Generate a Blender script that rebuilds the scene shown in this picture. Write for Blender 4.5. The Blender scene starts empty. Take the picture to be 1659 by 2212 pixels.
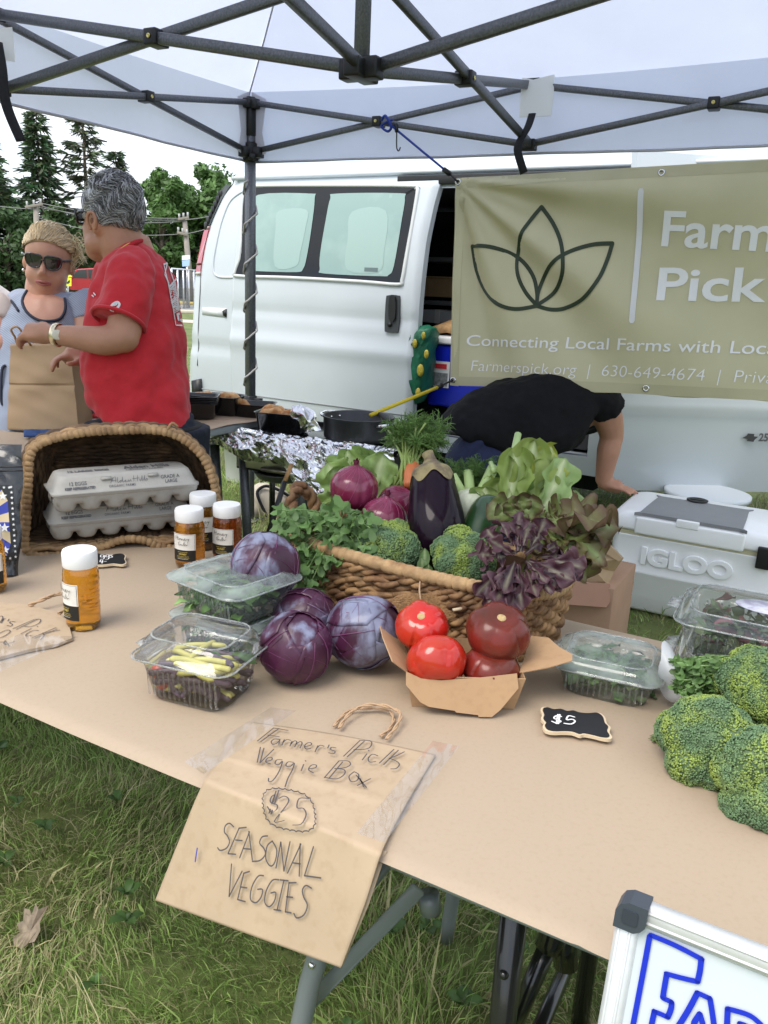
import bpy, bmesh, math, random
import numpy as np
from mathutils import Vector, Matrix, noise as mn
R = math.radians
SC = bpy.context.scene
# ------------------------------------------------------------------ camera, sky, sun, exposure
TH, RR, FF, CH, TZ = 0.2721, 0.0456, 1749.3, 1.33, 0.76      # pitch, roll, focal length, eye height, table height
cam = bpy.data.cameras.new('camera'); co = bpy.data.objects.new('camera', cam); SC.collection.objects.link(co)
cam.sensor_fit = 'VERTICAL'; cam.sensor_height = 24.0; cam.lens = FF / 2212 * 24.0
cam.clip_start = .05; cam.clip_end = 3000
_fw = Vector((0, math.cos(TH), -math.sin(TH))); _up = Vector((0, math.sin(TH), math.cos(TH))); _rt = Vector((1, 0, 0))
_r2 = _rt * math.cos(RR) + _up * math.sin(RR); _u2 = _up * math.cos(RR) - _rt * math.sin(RR)
mw = Matrix((( _r2.x, _u2.x, -_fw.x, 0), (_r2.y, _u2.y, -_fw.y, 0), (_r2.z, _u2.z, -_fw.z, CH), (0, 0, 0, 1)))
co.matrix_world = mw
SC.camera = co
SC.view_settings.view_transform = 'Standard'; SC.view_settings.look = 'None'; SC.view_settings.gamma = 1
SC.view_settings.exposure = 1.2
SC.cycles.use_denoising = True
SC.cycles.max_bounces = 10; SC.cycles.transparent_max_bounces = 24; SC.cycles.transmission_bounces = 10
SC.cycles.sample_clamp_indirect = 6; SC.cycles.caustics_reflective = False; SC.cycles.caustics_refractive = False
SUN_EL, SUN_AZ = R(58), R(226)          # azimuth from +Y, clockwise
wd = bpy.data.worlds.new('World'); SC.world = wd; wd.use_nodes = True
nt = wd.node_tree; nt.nodes.clear()
def nn(t, ty, **kw):
    n = t.nodes.new(ty)
    for k, v in kw.items(): setattr(n, k, v)
    return n
wo = nn(nt, 'ShaderNodeOutputWorld'); bg = nn(nt, 'ShaderNodeBackground'); bg.inputs[1].default_value = .12
sk = nn(nt, 'ShaderNodeTexSky', sky_type='NISHITA', sun_disc=False, sun_elevation=SUN_EL, sun_rotation=SUN_AZ)
tc = nn(nt, 'ShaderNodeTexCoord'); mp = nn(nt, 'ShaderNodeMapping'); mp.inputs['Scale'].default_value = (1, 1, 3.2)
nz = nn(nt, 'ShaderNodeTexNoise'); nz.inputs['Scale'].default_value = 2.3; nz.inputs['Detail'].default_value = 7; nz.inputs['Roughness'].default_value = .52
cr = nn(nt, 'ShaderNodeValToRGB'); cr.color_ramp.elements[0].position = .36; cr.color_ramp.elements[1].position = .56
cr.color_ramp.elements[0].color = (.30, .30, .30, 1); cr.color_ramp.elements[1].color = (1, 1, 1, 1)
mx = nn(nt, 'ShaderNodeMix', data_type='RGBA')
# cloud cover, brighter overhead than near the horizon
sx = nn(nt, 'ShaderNodeSeparateXYZ'); ml = nn(nt, 'ShaderNodeMapRange'); ml.inputs['From Min'].default_value = 0; ml.inputs['From Max'].default_value = 1; ml.inputs['To Min'].default_value = .86; ml.inputs['To Max'].default_value = 1.9
cl = nn(nt, 'ShaderNodeVectorMath', operation='SCALE'); cl.inputs[0].default_value = (4.5, 4.75, 5.05)
L = nt.links.new
L(tc.outputs['Generated'], sx.inputs[0]); L(sx.outputs['Z'], ml.inputs['Value']); L(ml.outputs[0], cl.inputs['Scale']); L(cl.outputs[0], mx.inputs['B']); L(tc.outputs['Generated'], mp.inputs['Vector']); L(mp.outputs[0], nz.inputs['Vector']); L(nz.outputs['Fac'], cr.inputs[0])
L(cr.outputs[0], mx.inputs['Factor']); L(sk.outputs[0], mx.inputs['A']); L(mx.outputs['Result'], bg.inputs[0]); L(bg.outputs[0], wo.inputs[0])
sl = bpy.data.lights.new('sun', 'SUN'); sl.energy = 1.35; sl.angle = R(34); sl.color = (1, .93, .83)
so = bpy.data.objects.new('sun', sl); SC.collection.objects.link(so)
_sd = Vector((math.sin(SUN_AZ) * math.cos(SUN_EL), math.cos(SUN_AZ) * math.cos(SUN_EL), math.sin(SUN_EL)))
so.rotation_euler = _sd.to_track_quat('Z', 'Y').to_euler(); so.location = (0, 0, 30)

# ------------------------------------------------------------------ placing: measured directions -> points in the place
def ray(px, py):
    a, b = px - 829.5, py - 1106
    u = a * math.cos(RR) + b * math.sin(RR); v = -a * math.sin(RR) + b * math.cos(RR)
    return _rt * (u / FF) - _up * (v / FF) + _fw
EYE = Vector((0, 0, CH))
def dp(px, py, d): return EYE + ray(px, py) * d
def pl(px, py, z=TZ):
    r = ray(px, py); return EYE + r * ((z - CH) / r.z)
def onplane(px, py, p0, n):
    r = ray(px, py); return EYE + r * (((p0 - EYE).dot(n)) / r.dot(n))
def depth(P): return (Vector(P) - EYE).dot(_fw)
TY, TOFF = -0.5006, .6348
TD = Vector((math.cos(TY), math.sin(TY), 0)); TN = Vector((-math.sin(TY), math.cos(TY), 0))
def T(d, n, z=TZ): return TD * d + TN * (n + TOFF) + Vector((0, 0, z))
def tabc(P): return P.dot(TD), P.dot(TN) - TOFF
ZV = Vector((0, 0, 1))
def zz(x0, y0, s):                                   # enlarged crop -> picture coordinates
    return lambda x, y: ((x0 + x / s) * .6636, (y0 + y / s) * .6636)

# ------------------------------------------------------------------ mesh builder
class MB:
    def __init__(s): s.v = []; s.f = []; s.m = []; s.c = []; s.n = 0; s.col = False; s.sm = []
    def add(s, vs, fs, mi=0, col=None, smooth=True):
        b = s.n; s.v.extend(tuple(v) for v in vs); s.n += len(vs)
        for f in fs: s.f.append(tuple(b + i for i in f)); s.m.append(mi); s.sm.append(smooth)
        if col is not None: s.col = True
        s.c.extend([col or (1, 1, 1)] * len(vs)); return s
    def xf(s, M):
        s.v = [tuple(M @ Vector(v)) for v in s.v]; return s
def tube(pts, r, seg=8, closed=False, caps=True, flat=None, roll=0.):
    pts = [Vector(p) for p in pts]; n = len(pts)
    rs = r if isinstance(r, (list, tuple)) else [r] * n
    tans = []
    for i in range(n):
        a = pts[(i + 1) % n] if (closed or i < n - 1) else pts[i]; b = pts[i - 1] if (closed or i > 0) else pts[i]
        t = a - b; tans.append(t.normalized() if t.length > 1e-9 else Vector((0, 0, 1)))
    ref = Vector((0, 0, 1)) if abs(tans[0].z) < .9 else Vector((1, 0, 0))
    nr = (ref - tans[0] * ref.dot(tans[0])).normalized()
    vs = []; fs = []
    for i in range(n):
        t = tans[i]; nr = (nr - t * nr.dot(t)); nr = nr.normalized() if nr.length > 1e-6 else t.orthogonal().normalized()
        bi = t.cross(nr)
        for k in range(seg):
            a = 2 * math.pi * k / seg + roll; ca, sa = math.cos(a), math.sin(a)
            rr = rs[i]
            vs.append(pts[i] + nr * ca * rr * (flat or 1) + bi * sa * rr)
    m = n if closed else n - 1
    for i in range(m):
        for k in range(seg):
            a = i * seg + k; b = i * seg + (k + 1) % seg; j = ((i + 1) % n) * seg
            fs.append((a, b, j + (k + 1) % seg, j + k))
    if caps and not closed:
        fs.append(tuple(range(seg))[::-1]); fs.append(tuple((n - 1) * seg + k for k in range(seg)))
    return vs, fs
def lathe(prof, seg=32, fn=None, o=(0, 0, 0)):
    vs = []; fs = []; o = Vector(o)
    for j, (r, z) in enumerate(prof):
        for k in range(seg):
            a = 2 * math.pi * k / seg; rr, dz = (r, 0)
            if fn: rr, dz = fn(r, z, a)
            vs.append(o + Vector((rr * math.cos(a), rr * math.sin(a), z + dz)))
    for j in range(len(prof) - 1):
        for k in range(seg):
            k2 = (k + 1) % seg; fs.append((j * seg + k, j * seg + k2, (j + 1) * seg + k2, (j + 1) * seg + k))
    if prof[0][0] > 1e-6: fs.append(tuple(range(seg))[::-1])
    if prof[-1][0] > 1e-6: fs.append(tuple((len(prof) - 1) * seg + k for k in range(seg)))
    return vs, fs
def sheet(fn, nu, nv, closeu=False):
    vs = []; fs = []
    for j in range(nv + 1):
        for i in range(nu + (0 if closeu else 1)): vs.append(Vector(fn(i / nu, j / nv)))
    w = nu if closeu else nu + 1
    for j in range(nv):
        for i in range(nu):
            i2 = (i + 1) % w if closeu else i + 1
            fs.append((j * w + i, j * w + i2, (j + 1) * w + i2, (j + 1) * w + i))
    return vs, fs
def box(cx, cy, cz, sx, sy, sz, bev=0., seg=2):
    bm = bmesh.new(); bmesh.ops.create_cube(bm, size=1)
    for v in bm.verts: v.co = Vector((v.co.x * sx, v.co.y * sy, v.co.z * sz))
    if bev: bmesh.ops.bevel(bm, geom=bm.edges[:], offset=bev, segments=seg, profile=.6, affect='EDGES')
    vs = [v.co + Vector((cx, cy, cz)) for v in bm.verts]; bm.verts.index_update()
    fs = [tuple(v.index for v in f.verts) for f in bm.faces]; bm.free(); return vs, fs
def bar(a, b, w, h, bev=.003, up=ZV):
    a, b = Vector(a), Vector(b); x = (b - a); ln = x.length; x.normalize()
    y = up.cross(x); y = y.normalized() if y.length > 1e-4 else x.orthogonal().normalized(); z = x.cross(y)
    vs, fs = box(0, 0, 0, ln, w, h, bev, 1); mid = (a + b) / 2
    return [mid + x * v.x + y * v.y + z * v.z for v in vs], fs
def prism(loop, nrm, t):
    """closed loop of points extruded by -nrm*t"""
    loop = [Vector(p) for p in loop]; n = len(loop); d = Vector(nrm).normalized() * t
    vs = loop + [p - d for p in loop]
    fs = [tuple(range(n)), tuple(range(2 * n - 1, n - 1, -1))] + [(i, i + n, (i + 1) % n + n, (i + 1) % n) for i in range(n)]
    return vs, fs
def rrect(w, h, r, seg=6, cx=0, cy=0):
    out = []
    for (sx, sy, a0) in ((1, 1, 0), (-1, 1, 90), (-1, -1, 180), (1, -1, 270)):
        for k in range(seg + 1):
            a = R(a0 + 90 * k / seg); out.append((cx + sx * (w / 2 - r) + r * math.cos(a), cy + sy * (h / 2 - r) + r * math.sin(a)))
    return out
def smooth_line(pts, k=5, closed=False):
    pts = [Vector(p) for p in pts]; n = len(pts)
    if n < 3: return pts
    out = []
    rng = range(n if closed else n - 1)
    for i in rng:
        p0 = pts[i - 1] if (closed or i > 0) else pts[0]; p1 = pts[i]; p2 = pts[(i + 1) % n]; p3 = pts[(i + 2) % n] if (closed or i + 2 < n) else p2
        for j in range(k):
            t = j / k
            out.append(.5 * ((2 * p1) + (p2 - p0) * t + (2 * p0 - 5 * p1 + 4 * p2 - p3) * t * t + (3 * p1 - p0 - 3 * p2 + p3) * t ** 3))
    if not closed: out.append(pts[-1])
    return out
def ico(sub=2, r=1., c=(0, 0, 0)):
    bm = bmesh.new(); bmesh.ops.create_icosphere(bm, subdivisions=sub, radius=r); bm.verts.index_update()
    vs = [v.co + Vector(c) for v in bm.verts]; fs = [tuple(v.index for v in f.verts) for f in bm.faces]; bm.free(); return vs, fs
def frame(x, z):
    """rotation whose local z is z, local x near x"""
    z = Vector(z).normalized(); x = Vector(x); x = (x - z * x.dot(z))
    x = x.normalized() if x.length > 1e-5 else z.orthogonal().normalized(); y = z.cross(x)
    return Matrix(((x.x, y.x, z.x), (x.y, y.y, z.y), (x.z, y.z, z.z)))
def loft(rings, caps=True):
    """rings: lists of points, equal length"""
    n = len(rings[0]); vs = [p for r in rings for p in r]; fs = []
    for j in range(len(rings) - 1):
        for k in range(n):
            k2 = (k + 1) % n; fs.append((j * n + k, j * n + k2, (j + 1) * n + k2, (j + 1) * n + k))
    if caps: fs.append(tuple(range(n))[::-1]); fs.append(tuple((len(rings) - 1) * n + k for k in range(n)))
    return vs, fs
def ering(c, ax, ay, n=28, p=2.3):
    c = Vector(c); out = []
    for k in range(n):
        a = 2 * math.pi * k / n; ca, sa = math.cos(a), math.sin(a)
        out.append(c + Vector(ax) * (abs(ca) ** (2 / p) * (1 if ca >= 0 else -1)) + Vector(ay) * (abs(sa) ** (2 / p) * (1 if sa >= 0 else -1)))
    return out

# ------------------------------------------------------------------ linking and describing
def build(name, mb, mats, parent=None):
    me = bpy.data.meshes.new(name); me.from_pydata([tuple(v) for v in mb.v], [], mb.f)
    if not isinstance(mats, (list, tuple)): mats = [mats]
    for m in mats: me.materials.append(m)
    me.polygons.foreach_set('material_index', mb.m); me.polygons.foreach_set('use_smooth', mb.sm)
    if mb.col:
        ca = me.color_attributes.new('Col', 'FLOAT_COLOR', 'POINT')
        ca.data.foreach_set('color', np.array([(c[0], c[1], c[2], 1.) for c in mb.c], dtype=np.float32).ravel())
    me.update(); o = bpy.data.objects.new(name, me); SC.collection.objects.link(o)
    if parent is not None:
        o.parent = parent; o.matrix_parent_inverse = parent.matrix_basis.inverted()
    return o
def local(name, mb, mats, parent):
    o = build(name, mb, mats); o.parent = parent; return o
def tag(o, label, cat=None, group=None, kind=None):
    if label: o['label'] = label
    if cat: o['category'] = cat
    if group: o['group'] = group
    if kind: o['kind'] = kind
    return o
def thing(name, label, cat, loc=(0, 0, 0), rz=0, group=None):
    o = bpy.data.objects.new(name, None); o.empty_display_size = .05; SC.collection.objects.link(o)
    o.matrix_basis = Matrix.Translation(Vector(loc)) @ Matrix.Rotation(rz, 4, 'Z'); return tag(o, label, cat, group)
def dup(o, parent=None):
    c = o.copy(); SC.collection.objects.link(c)
    if parent is not None: c.parent = parent; c.matrix_parent_inverse = o.matrix_parent_inverse.copy()
    for ch in list(o.children): dup(ch, c)
    return c
def P1(name, geo, mat, parent=None, mi=0, smooth=True, col=None):
    mb = MB(); mb.add(*geo, mi=mi, smooth=smooth, col=col); return build(name, mb, mat, parent)
def L1(name, geo, mat, parent, smooth=True):
    mb = MB(); mb.add(*geo, smooth=smooth); return local(name, mb, mat, parent)
def shade(o, ang=35):
    """sharp edges above an angle"""
    me = o.data; bm = bmesh.new(); bm.from_mesh(me)
    for e in bm.edges:
        if len(e.link_faces) == 2 and e.calc_face_angle(0) > R(ang): e.smooth = False
    bm.to_mesh(me); bm.free(); return o

# ------------------------------------------------------------------ materials
def mat(name, col, rough=.5, metal=0., var=0., vs=20., bump=0., bs=60., spec=.5, col2=None, c2s=8., c2lo=.45, c2hi=.6, attr=False,
        transl=0., trans=0., ior=1.45, coat=0., sss=0., stretch=None, wave=None, detail=4., sheen=0., bdist=.004):
    m = bpy.data.materials.new(name); m.use_nodes = True; t = m.node_tree; p = t.nodes['Principled BSDF']; ln = t.links.new
    p.inputs['Roughness'].default_value = rough; p.inputs['Metallic'].default_value = metal; p.inputs['Specular IOR Level'].default_value = spec
    p.inputs['IOR'].default_value = ior; p.inputs['Transmission Weight'].default_value = trans; p.inputs['Coat Weight'].default_value = coat
    p.inputs['Coat Roughness'].default_value = .08; p.inputs['Sheen Weight'].default_value = sheen
    if sss: p.inputs['Subsurface Weight'].default_value = sss; p.inputs['Subsurface Radius'].default_value = (.012, .006, .004)
    c4 = (*col, 1); p.inputs['Base Color'].default_value = c4
    co_ = t.nodes.new('ShaderNodeTexCoord'); vec = co_.outputs['Object']
    if stretch:
        mp_ = t.nodes.new('ShaderNodeMapping'); mp_.inputs['Scale'].default_value = stretch; ln(vec, mp_.inputs[0]); vec = mp_.outputs[0]
    def noise(s, det=detail, rg=.55):
        n = t.nodes.new('ShaderNodeTexNoise'); n.inputs['Scale'].default_value = s; n.inputs['Detail'].default_value = det; n.inputs['Roughness'].default_value = rg
        ln(vec, n.inputs['Vector']); return n.outputs['Fac']
    def rmp(fac, lo, hi, a, b):
        r = t.nodes.new('ShaderNodeValToRGB'); r.color_ramp.elements[0].position = lo; r.color_ramp.elements[1].position = hi
        r.color_ramp.elements[0].color = (*a, 1); r.color_ramp.elements[1].color = (*b, 1); ln(fac, r.inputs[0]); return r.outputs[0]
    def mix(f, a, b, mode='MIX'):
        n = t.nodes.new('ShaderNodeMix'); n.data_type = 'RGBA'; n.blend_type = mode
        if isinstance(f, float): n.inputs['Factor'].default_value = f
        else: ln(f, n.inputs['Factor'])
        for s, q in (('A', a), ('B', b)):
            if isinstance(q, tuple): n.inputs[s].default_value = (*q[:3], 1)
            else: ln(q, n.inputs[s])
        return n.outputs['Result']
    cur = tuple(col)
    if col2 is not None: cur = mix(rmp(noise(c2s), c2lo, c2hi, (0, 0, 0), (1, 1, 1)), cur, tuple(col2))
    if wave:
        w = t.nodes.new('ShaderNodeTexWave'); w.inputs['Scale'].default_value = wave[0]; w.inputs['Distortion'].default_value = wave[1]; w.inputs['Detail'].default_value = 3
        w.bands_direction = wave[3]; ln(vec, w.inputs['Vector'])
        cur = mix(rmp(w.outputs['Fac'], .2, .8, (0, 0, 0), (1, 1, 1)), cur, tuple(wave[2]))
    if var: cur = mix(1.0, cur, rmp(noise(vs), .25, .75, (1 - var,) * 3, (1 + var,) * 3), 'MULTIPLY')
    if attr:
        a_ = t.nodes.new('ShaderNodeAttribute'); a_.attribute_name = 'Col'; cur = mix(1.0, cur, a_.outputs['Color'], 'MULTIPLY')
    if not isinstance(cur, tuple): ln(cur, p.inputs['Base Color'])
    if bump:
        b_ = t.nodes.new('ShaderNodeBump'); b_.inputs['Strength'].default_value = bump; b_.inputs['Distance'].default_value = bdist
        ln(noise(bs, 5), b_.inputs['Height']); ln(b_.outputs[0], p.inputs['Normal'])
    if transl:
        tr = t.nodes.new('ShaderNodeBsdfTranslucent'); ms = t.nodes.new('ShaderNodeMixShader'); ms.inputs[0].default_value = transl
        if isinstance(cur, tuple): tr.inputs[0].default_value = (*cur, 1)
        else: ln(cur, tr.inputs[0])
        ln(p.outputs[0], ms.inputs[1]); ln(tr.outputs[0], ms.inputs[2]); ln(ms.outputs[0], t.nodes['Material Output'].inputs[0])
    return m
def plastic(name, tint=(.96, .97, .97), frost=0., fs=9., frostcol=(.75, .82, .8), rough=.06, gl=.65):
    """thin clear plastic: lets most light through, mirrors at grazing angles; frost = patchy condensation"""
    m = bpy.data.materials.new(name); m.use_nodes = True; t = m.node_tree; t.nodes.clear(); ln = t.links.new
    o = t.nodes.new('ShaderNodeOutputMaterial'); tr = t.nodes.new('ShaderNodeBsdfTransparent'); tr.inputs[0].default_value = (*tint, 1)
    g = t.nodes.new('ShaderNodeBsdfGlossy'); g.inputs['Roughness'].default_value = rough
    fr = t.nodes.new('ShaderNodeLayerWeight'); fr.inputs[0].default_value = .35
    ma = t.nodes.new('ShaderNodeMath'); ma.operation = 'MULTIPLY_ADD'; ma.inputs[1].default_value = gl; ma.inputs[2].default_value = gl * .07
    ln(fr.outputs['Fresnel'], ma.inputs[0])
    m1 = t.nodes.new('ShaderNodeMixShader'); ln(ma.outputs[0], m1.inputs[0]); ln(tr.outputs[0], m1.inputs[1]); ln(g.outputs[0], m1.inputs[2]); out = m1.outputs[0]
    if frost:
        d = t.nodes.new('ShaderNodeBsdfDiffuse'); d.inputs[0].default_value = (*frostcol, 1); tl = t.nodes.new('ShaderNodeBsdfTranslucent'); tl.inputs[0].default_value = (*frostcol, 1)
        dm = t.nodes.new('ShaderNodeMixShader'); ln(d.outputs[0], dm.inputs[1]); ln(tl.outputs[0], dm.inputs[2])
        tcn = t.nodes.new('ShaderNodeTexCoord'); n = t.nodes.new('ShaderNodeTexNoise'); n.inputs['Scale'].default_value = fs; n.inputs['Detail'].default_value = 6; ln(tcn.outputs['Object'], n.inputs['Vector'])
        r = t.nodes.new('ShaderNodeMapRange'); r.inputs['From Min'].default_value = .35; r.inputs['From Max'].default_value = .65; r.inputs['To Min'].default_value = frost * .35; r.inputs['To Max'].default_value = min(1, frost * 1.3)
        ln(n.outputs['Fac'], r.inputs['Value']); m2 = t.nodes.new('ShaderNodeMixShader'); ln(r.outputs[0], m2.inputs[0]); ln(out, m2.inputs[1]); ln(dm.outputs[0], m2.inputs[2]); out = m2.outputs[0]
        ln(m2.outputs[0], o.inputs[0])
    ln(out, o.inputs[0]); return m
def text_mb(s, size, bold=0., font_sp=1.):
    """flat lettering from the built-in font: vertices in x,y, cap height about .73*size"""
    cu = bpy.data.curves.new('lettering', 'FONT'); cu.body = s; cu.size = size; cu.offset = bold; cu.space_character = font_sp; cu.fill_mode = 'FRONT'; cu.resolution_u = 4
    o = bpy.data.objects.new('lettering', cu); me = o.to_mesh()
    vs = [v.co.copy() for v in me.vertices]; fs = [tuple(p.vertices) for p in me.polygons]
    o.to_mesh_clear(); bpy.data.objects.remove(o); bpy.data.curves.remove(cu); return vs, fs
def ribbon(pts, w, nrm, smooth=True, k=4, lift=.0008):
    """pen stroke on a surface: a thin flat strip along pts"""
    pts = smooth_line(pts, k) if smooth else [Vector(p) for p in pts]
    out = [pts[0]]
    for p in pts[1:]:
        if (p - out[-1]).length > w * .15: out.append(p)
    if len(out) < 2: out = [out[0] - Vector((w * .4, 0, 0)), out[0] + Vector((w * .4, 0, 0))]
    nrm = Vector(nrm).normalized(); vs = []; fs = []
    e = (out[0] - out[1]).normalized() * w * .4; f = (out[-1] - out[-2]).normalized() * w * .4
    out = [out[0] + e] + out + [out[-1] + f]; n = len(out)
    for i, p in enumerate(out):
        t = (out[min(i + 1, n - 1)] - out[max(i - 1, 0)]).normalized(); s = nrm.cross(t).normalized()
        ww = w / 2 * (.55 if i in (0, n - 1) else 1)
        vs += [p + nrm * lift + s * ww, p + nrm * lift - s * ww]
    for i in range(n - 1): fs.append((2 * i, 2 * i + 1, 2 * i + 3, 2 * i + 2))
    return vs, fs
rnd = random.Random(7)
# ------------------------------------------------------------------ shared materials
M_steel = mat('hammered_grey_steel', (.13, .135, .15), .38, .55, var=.35, vs=160, bump=.25, bs=220)
M_blackpl = mat('black_plastic', (.012, .012, .013), .42, var=.3, vs=40)
M_web = mat('black_webbing', (.012, .012, .014), .85, var=.3, vs=150)
M_brass = mat('brass_bolt', (.75, .65, .25), .3, 1)
M_white = mat('white_paint', (.55, .595, .635), .22, var=.03, vs=3, coat=.5)
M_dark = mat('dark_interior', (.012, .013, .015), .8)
M_chrome = mat('bright_metal', (.75, .75, .76), .22, 1)

# ------------------------------------------------------------------ ground
M_lawn = mat('lawn_soil', (.095, .13, .035), .95, var=.4, vs=3, col2=(.14, .16, .05), c2s=1.3, c2lo=.4, c2hi=.65, bump=.5, bs=25, bdist=.03)
P1('ground', sheet(lambda u, v: ((u - .5) * 3000, (v - .3) * 3000, -.012), 4, 4), M_lawn)['kind'] = 'structure'
M_road = mat('asphalt_road', (.27, .27, .26), .9, var=.1, vs=2)
M_conc = mat('concrete_kerb', (.52, .47, .38), .9, var=.12, vs=4)
def strip(name, y0, y1, z, m, h=0., sl=.0):
    if h: g = box(0, (y0 + y1) / 2, z + h / 2 - .02, 400, y1 - y0, h, .02, 1)
    else: g = sheet(lambda u, v: ((u - .5) * 400, y0 + (y1 - y0) * v, z), 1, 1)
    o = P1(name, g, m); o['kind'] = 'structure'; o.rotation_euler.z = R(2); return o
strip('pavement', 25.3, 26.8, .0, M_conc, .03)
strip('kerb', 31.6, 31.9, 0, M_conc, .14); strip('road', 31.95, 41.5, -.004, M_road); strip('kerb', 41.6, 42.1, 0, mat('yellow_kerb', (.62, .47, .16), .9, var=.1), .16)
# grass blades
def grass():
    rng = np.random.default_rng(3)
    def zone(n, x0, x1, y0, y1): return rng.uniform(x0, x1, n), rng.uniform(y0, y1, n)
    parts = []
    for (n, x0, x1, y0, y1, h, w) in ((110000, -1.5, .75, .45, 2.4, .036, .0021), (64000, -1.9, 3.0, 2.0, 5.6, .05, .0032), (26000, -7, 0., 5.6, 16, .055, .007)):
        x, y = zone(n, x0, x1, y0, y1)
        keep = rng.uniform(0, 1, n) < .62 + .38 * np.sin(x * 9 + 3 * np.sin(y * 7)) * np.sin(y * 11 + 2 * np.sin(x * 5))
        x, y = x[keep], y[keep]; n = len(x)
        hh = h * rng.lognormal(0, .38, n) * (1 + .35 * np.sin(x * 6.1 + 1.3) * np.sin(y * 5.3)); ww = w * rng.uniform(.6, 1.6, n)
        wide = rng.uniform(0, 1, n) < .03; ww[wide] *= 2.6
        # tufts lean together, single blades stray
        az = 2.4 * np.sin(x * 4.3 + y * 2.1) + 2.1 * np.sin(y * 5.7 - x * 1.9) + rng.normal(0, .95, n); lean = np.clip(rng.normal(1.02, .38, n), .05, 1.62)
        rot = rng.uniform(0, 2 * np.pi, n)
        dx, dy = np.cos(az), np.sin(az); sx, sy = np.cos(rot), np.sin(rot)
        dead = rng.uniform(0, 1, n) + .22 * np.sin(x * 3.7 + 2) * np.sin(y * 4.1 + x)
        hh = np.where(dead > .76, hh * 1.25, hh)
        vs = np.zeros((n, 7, 3), np.float32)
        for k, (t, wf) in enumerate(((0, 1), (.42, .95), (.78, .6))):
            bend = lean * t; r = hh * t
            px = x + dx * r * np.sin(bend); py = y + dy * r * np.sin(bend); pz = r * np.cos(bend * .8) * .95 - .006
            vs[:, 2 * k, 0] = px - sx * ww * wf / 2; vs[:, 2 * k + 1, 0] = px + sx * ww * wf / 2
            vs[:, 2 * k, 1] = py - sy * ww * wf / 2; vs[:, 2 * k + 1, 1] = py + sy * ww * wf / 2
            vs[:, 2 * k, 2] = vs[:, 2 * k + 1, 2] = pz
        vs[:, 6, 0] = x + dx * hh * np.sin(lean); vs[:, 6, 1] = y + dy * hh * np.sin(lean); vs[:, 6, 2] = hh * np.cos(lean * .9) * .95
        vs[:, 6, 2] = np.maximum(vs[:, 6, 2], .006)
        g = rng.uniform(0, 1, n)[:, None]
        c = np.array([.165, .28, .06]) * (1 - g) + np.array([.37, .49, .15]) * g
        olive = np.array([.36, .34, .17]); straw = np.array([.50, .45, .25])
        c = np.where((dead > .60)[:, None], olive * (.7 + .6 * g), c); c = np.where((dead > .85)[:, None], straw * (.6 + .6 * g), c)
        c *= rng.uniform(.7, 1.25, n)[:, None]
        parts.append((vs.reshape(-1, 3), np.repeat(c, 7, 0)))
    V = np.concatenate([p[0] for p in parts]); Cc = np.concatenate([p[1] for p in parts]); nb = len(V) // 7
    base = (np.arange(nb) * 7)[:, None]
    quads = (base + np.array([[0, 1, 3, 2, 2, 3, 5, 4]])).reshape(-1); tris = (base + np.array([[4, 5, 6]])).reshape(-1)
    me = bpy.data.meshes.new('grass'); me.vertices.add(len(V)); me.vertices.foreach_set('co', V.astype(np.float32).ravel())
    me.loops.add(len(quads) + len(tris)); me.loops.foreach_set('vertex_index', np.concatenate([quads, tris]).astype(np.int32))
    nq, ntr = len(quads) // 4, len(tris) // 3; me.polygons.add(nq + ntr)
    me.polygons.foreach_set('loop_start', np.concatenate([np.arange(nq) * 4, nq * 4 + np.arange(ntr) * 3]).astype(np.int32))
    me.update(calc_edges=True); me.validate()
    ca = me.color_attributes.new('Col', 'FLOAT_COLOR', 'POINT'); ca.data.foreach_set('color', np.concatenate([Cc, np.ones((len(Cc), 1))], 1).astype(np.float32).ravel())
    me.polygons.foreach_set('use_smooth', [True] * len(me.polygons))
    me.materials.append(mat('grass_blade', (1, 1, 1), .55, attr=True, transl=.25, spec=.35))
    o = bpy.data.objects.new('grass', me); SC.collection.objects.link(o)
    tag(o, 'long uneven green and straw coloured lawn grass around the stall', 'grass', kind='stuff')
grass()
def weeds():
    mb = MB(); r = random.Random(12)
    for k in range(70):
        x, y = r.uniform(-1.15, .5), r.uniform(.55, 2.3); n = r.randint(3, 6); a0 = r.uniform(0, 6)
        for i in range(n):
            a = a0 + 6.28 * i / n + r.uniform(-.3, .3); ln_ = r.uniform(.015, .04); w = ln_ * r.uniform(.3, .45)
            d = Vector((math.cos(a), math.sin(a), 0)); s = Vector((-d.y, d.x, 0)); o = Vector((x, y, .016 + r.uniform(0, .012)))
            g = r.uniform(.7, 1.3)
            vs, fs = sheet(lambda u, v: o + d * ln_ * v + s * (u - .5) * 2 * w * math.sin(math.pi * (v * .86 + .1)) + ZV * (.014 * math.sin(v * 2.2) + .006 * abs(u - .5)), 2, 5)
            mb.add(vs, fs, col=(.06 * g, .12 * g, .028 * g))
    tag(build('clover', mb, mat('weed_leaf', (1, 1, 1), .5, attr=True, transl=.2)), 'broad green weed leaves low among the lawn grass', 'weeds', kind='stuff')
weeds()
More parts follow.
